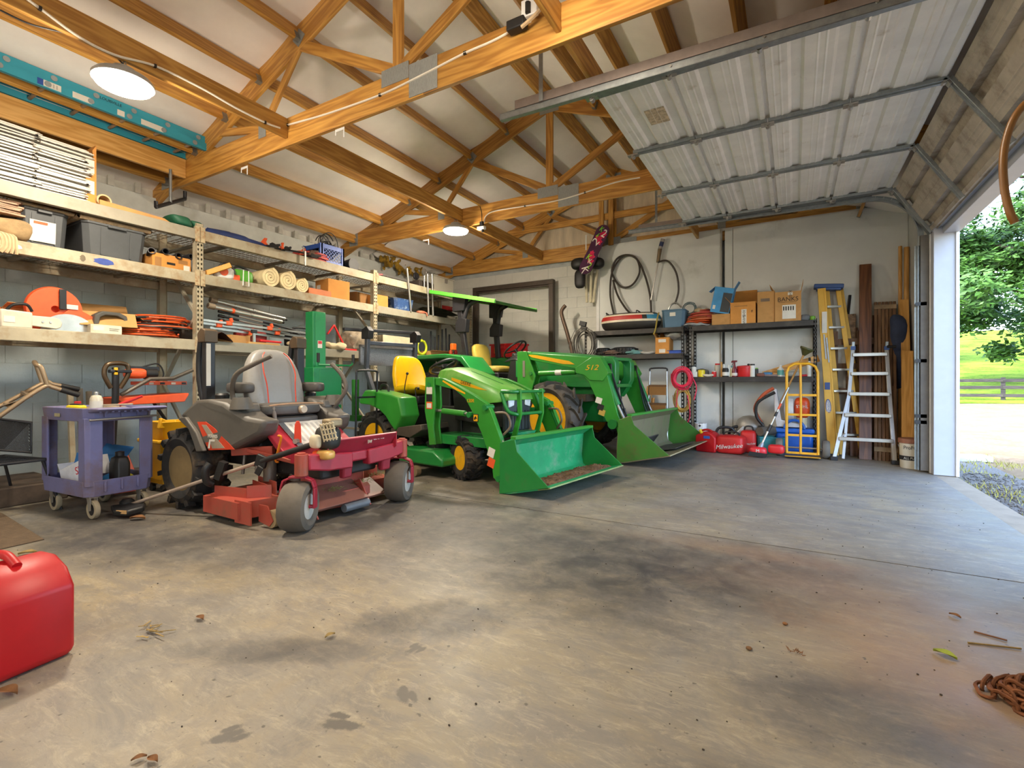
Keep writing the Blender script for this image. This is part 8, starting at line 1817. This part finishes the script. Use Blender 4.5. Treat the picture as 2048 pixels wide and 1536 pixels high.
# hanging hose near the camera
hz_ = [Vector((.66, 2.28, 1.62)), Vector((.645, 2.3, 1.68)), Vector((.63, 2.34, 1.8)), Vector((.64, 2.35, 1.95)), Vector((.7, 2.34, 2.1)), Vector((.85, 2.3, 2.3)), Vector((.95, 2.3, 2.7)), Vector((.95, 2.4, 3.25))]
hz_ = [at(u, v, Y=Y_) for u, v, Y_ in ((2030, 446, 2.33), (2020, 425, 2.33), (2010, 385, 2.34), (2006, 335, 2.35), (2010, 290, 2.36), (2024, 245, 2.36), (2046, 212, 2.36), (2080, 180, 2.36), (2110, 100, 2.36))]+[Vector((1.25, 2.4, 3.25))]
tag(G().tube(spline(hz_, 6), .012, 10).build('air_hose', M('hose_amber', '#7a4f14', .4, var=.15)), 'amber air hose dangling beside the open door', 'hose')
# ================================================================ foreground
p = at(20, 1380, Z=0); t = fuel_can('large red plastic fuel can cut by the left edge of the photo', .36, .26, .37, (-2.535, .635, 0), 8, False)
# rusty chain
ch_ = thing('rusty_chain', 'heap of rusty chain links at the lower right edge', 'chain', (.66, 2.2, 0)); m_rust = M('rust', '#7a4a2a', .7, .4, var=.3, vs=20)
rd = random.Random(6)
lk = G().tube([(.026*math.cos(a)+(.014 if math.cos(a) > 0 else -.014), .02*math.sin(a), 0) for a in [2*PI*k/14 for k in range(14)]], .006, 6, True).mesh('link', m_rust)
lay = []
for i in range(46):
    a = i*.55; r = .05+.004*i*.4; x, y = .02+r*math.cos(a)*(1+.2*math.sin(i)), r*math.sin(a)*.8; z = .012+.02*max(0, 2.2-i*.06)
    kid('link', lk, ch_, (x, y, z), (90 if i % 2 else 12, 8*math.sin(i), math.degrees(a)+90))
# litter on the floor
m_straw = M('straw', '#a58a52', .9, var=.3); m_lf = M('dead_leaf', '#8a5c32', .8, var=.3)
def litter(nm, label, u, v, kind, m, s=1., cat='litter', rz=0):
    p = at(u, v, Z=0); g = G(); rd = random.Random(int(u*7+v))
    if kind == 'leaf':
        g.grid(lambda a, b: ((a-.5)*.09*s, (b-.5)*.05*s*math.sin(PI*min(max(a, .03), .97)), .006+.012*s*abs(b-.5)*2+.008*s*math.sin(PI*a)), 8, 4)
    elif kind == 'straw':
        for k in range(14): a = rd.random()*3.1; x, y = rd.gauss(0, .025)*s, rd.gauss(0, .015)*s; L = rd.uniform(.02, .05)*s; g.bar((x, y, .004+rd.random()*.012), (x+L*math.cos(a), y+L*math.sin(a), .004+rd.random()*.012), .003*s, .002)
    elif kind == 'stick': g.bar((-.12*s, 0, .004), (.12*s, .01, .006), .006, .005)
    else: g.ell((0, 0, .008*s), (.014*s, .011*s, .008*s), 7, 5)
    return tag(g.build(nm, m, None, loc=p, rot=(0, 0, rz)), label, cat)
litter('straw_tuft', 'tuft of dry straw on the floor left of centre', 300, 1265, 'straw', m_straw, 1.5)
litter('straw_tuft', 'small straw tuft between red can and mower', 400, 1240, 'leaf', m_lf, .6, 'leaf')
litter('dead_leaf', 'curled brown leaf beside the red fuel can', 15, 1390, 'leaf', m_lf, .9, 'leaf', 20)
litter('dead_leaf', 'dry leaf in front of the utility cart', 275, 1040, 'leaf', m_lf, 1.3, 'leaf', 30)
litter('dead_leaf', 'tan leaf at the left edge near the mat', 55, 1110, 'leaf', m_straw, 1., 'leaf', 50)
litter('dead_leaf', 'long dry leaf above the red fuel can', 90, 1170, 'leaf', m_straw, 1.4, 'leaf', -10)
litter('paper_scrap', 'white paper scrap near the red fuel can', 15, 1168, 'leaf', m_label, .6, 'paper', 70)
litter('dead_leaf', 'pair of brown leaf bits at the bottom of the photo', 305, 1525, 'leaf', m_lf, .45, 'leaf', 10)
litter('dead_leaf', 'brown leaf bit left of the pair at the bottom', 278, 1522, 'leaf', m_lf, .4, 'leaf', 60)
litter('green_leaf', 'yellow green leaf near the chain', 1890, 1314, 'leaf', M('leaf_lime', '#9aa83a', .7, var=.2), .8, 'leaf', -30)
litter('straw_stick', 'long straw stick above the green leaf', 1990, 1295, 'stick', m_straw, .7, 'straw', 10)
litter('straw_stick', 'thin stick lying on the near slab', 1980, 1275, 'stick', m_lf, .4, 'stick', -25)
litter('twig', 'small forked twig on the near slab', 1597, 1310, 'straw', m_lf, .55, 'twig')
litter('clod', 'dark clod of dirt near the twig', 1498, 1300, 'clod', m_dirt, .9, 'clod')
litter('clod', 'small brown clod on the near slab middle', 1570, 1250, 'clod', m_lf, .8, 'clod')
litter('dead_leaf', 'small tan leaf in the middle of the floor', 660, 1275, 'leaf', m_straw, .5, 'leaf', 80)
litter('dead_leaf', 'flat brown leaf on the far slab edge', 1910, 1235, 'leaf', m_lf, .5, 'leaf', -40)
k_ = G(); rd = random.Random(31)
for i in range(420):
    x, y = rd.uniform(-4.2, 1.2), rd.uniform(.4, 6.5); r = rd.uniform(.002, .005); k_.ell((x, y, r*.5), (r, r*rd.uniform(.5, 1), r*.6), 5, 3)
tag(k_.build('floor_grit', M('grit', '#4a4036', .95, var=.3)), 'scattered dark grit specks over the concrete floor', 'grit', kind='stuff')
# door sticker
p = (.0, 0, 0); st_ = G().box(.0, .16, 4.05, 4.3, -.0035, -.001).build('worn_sticker', M('sticker_worn', '#cbb89c', .8, var=.3, vs=30), bpy.data.objects['door_section'], loc=(.28, 0, 0))
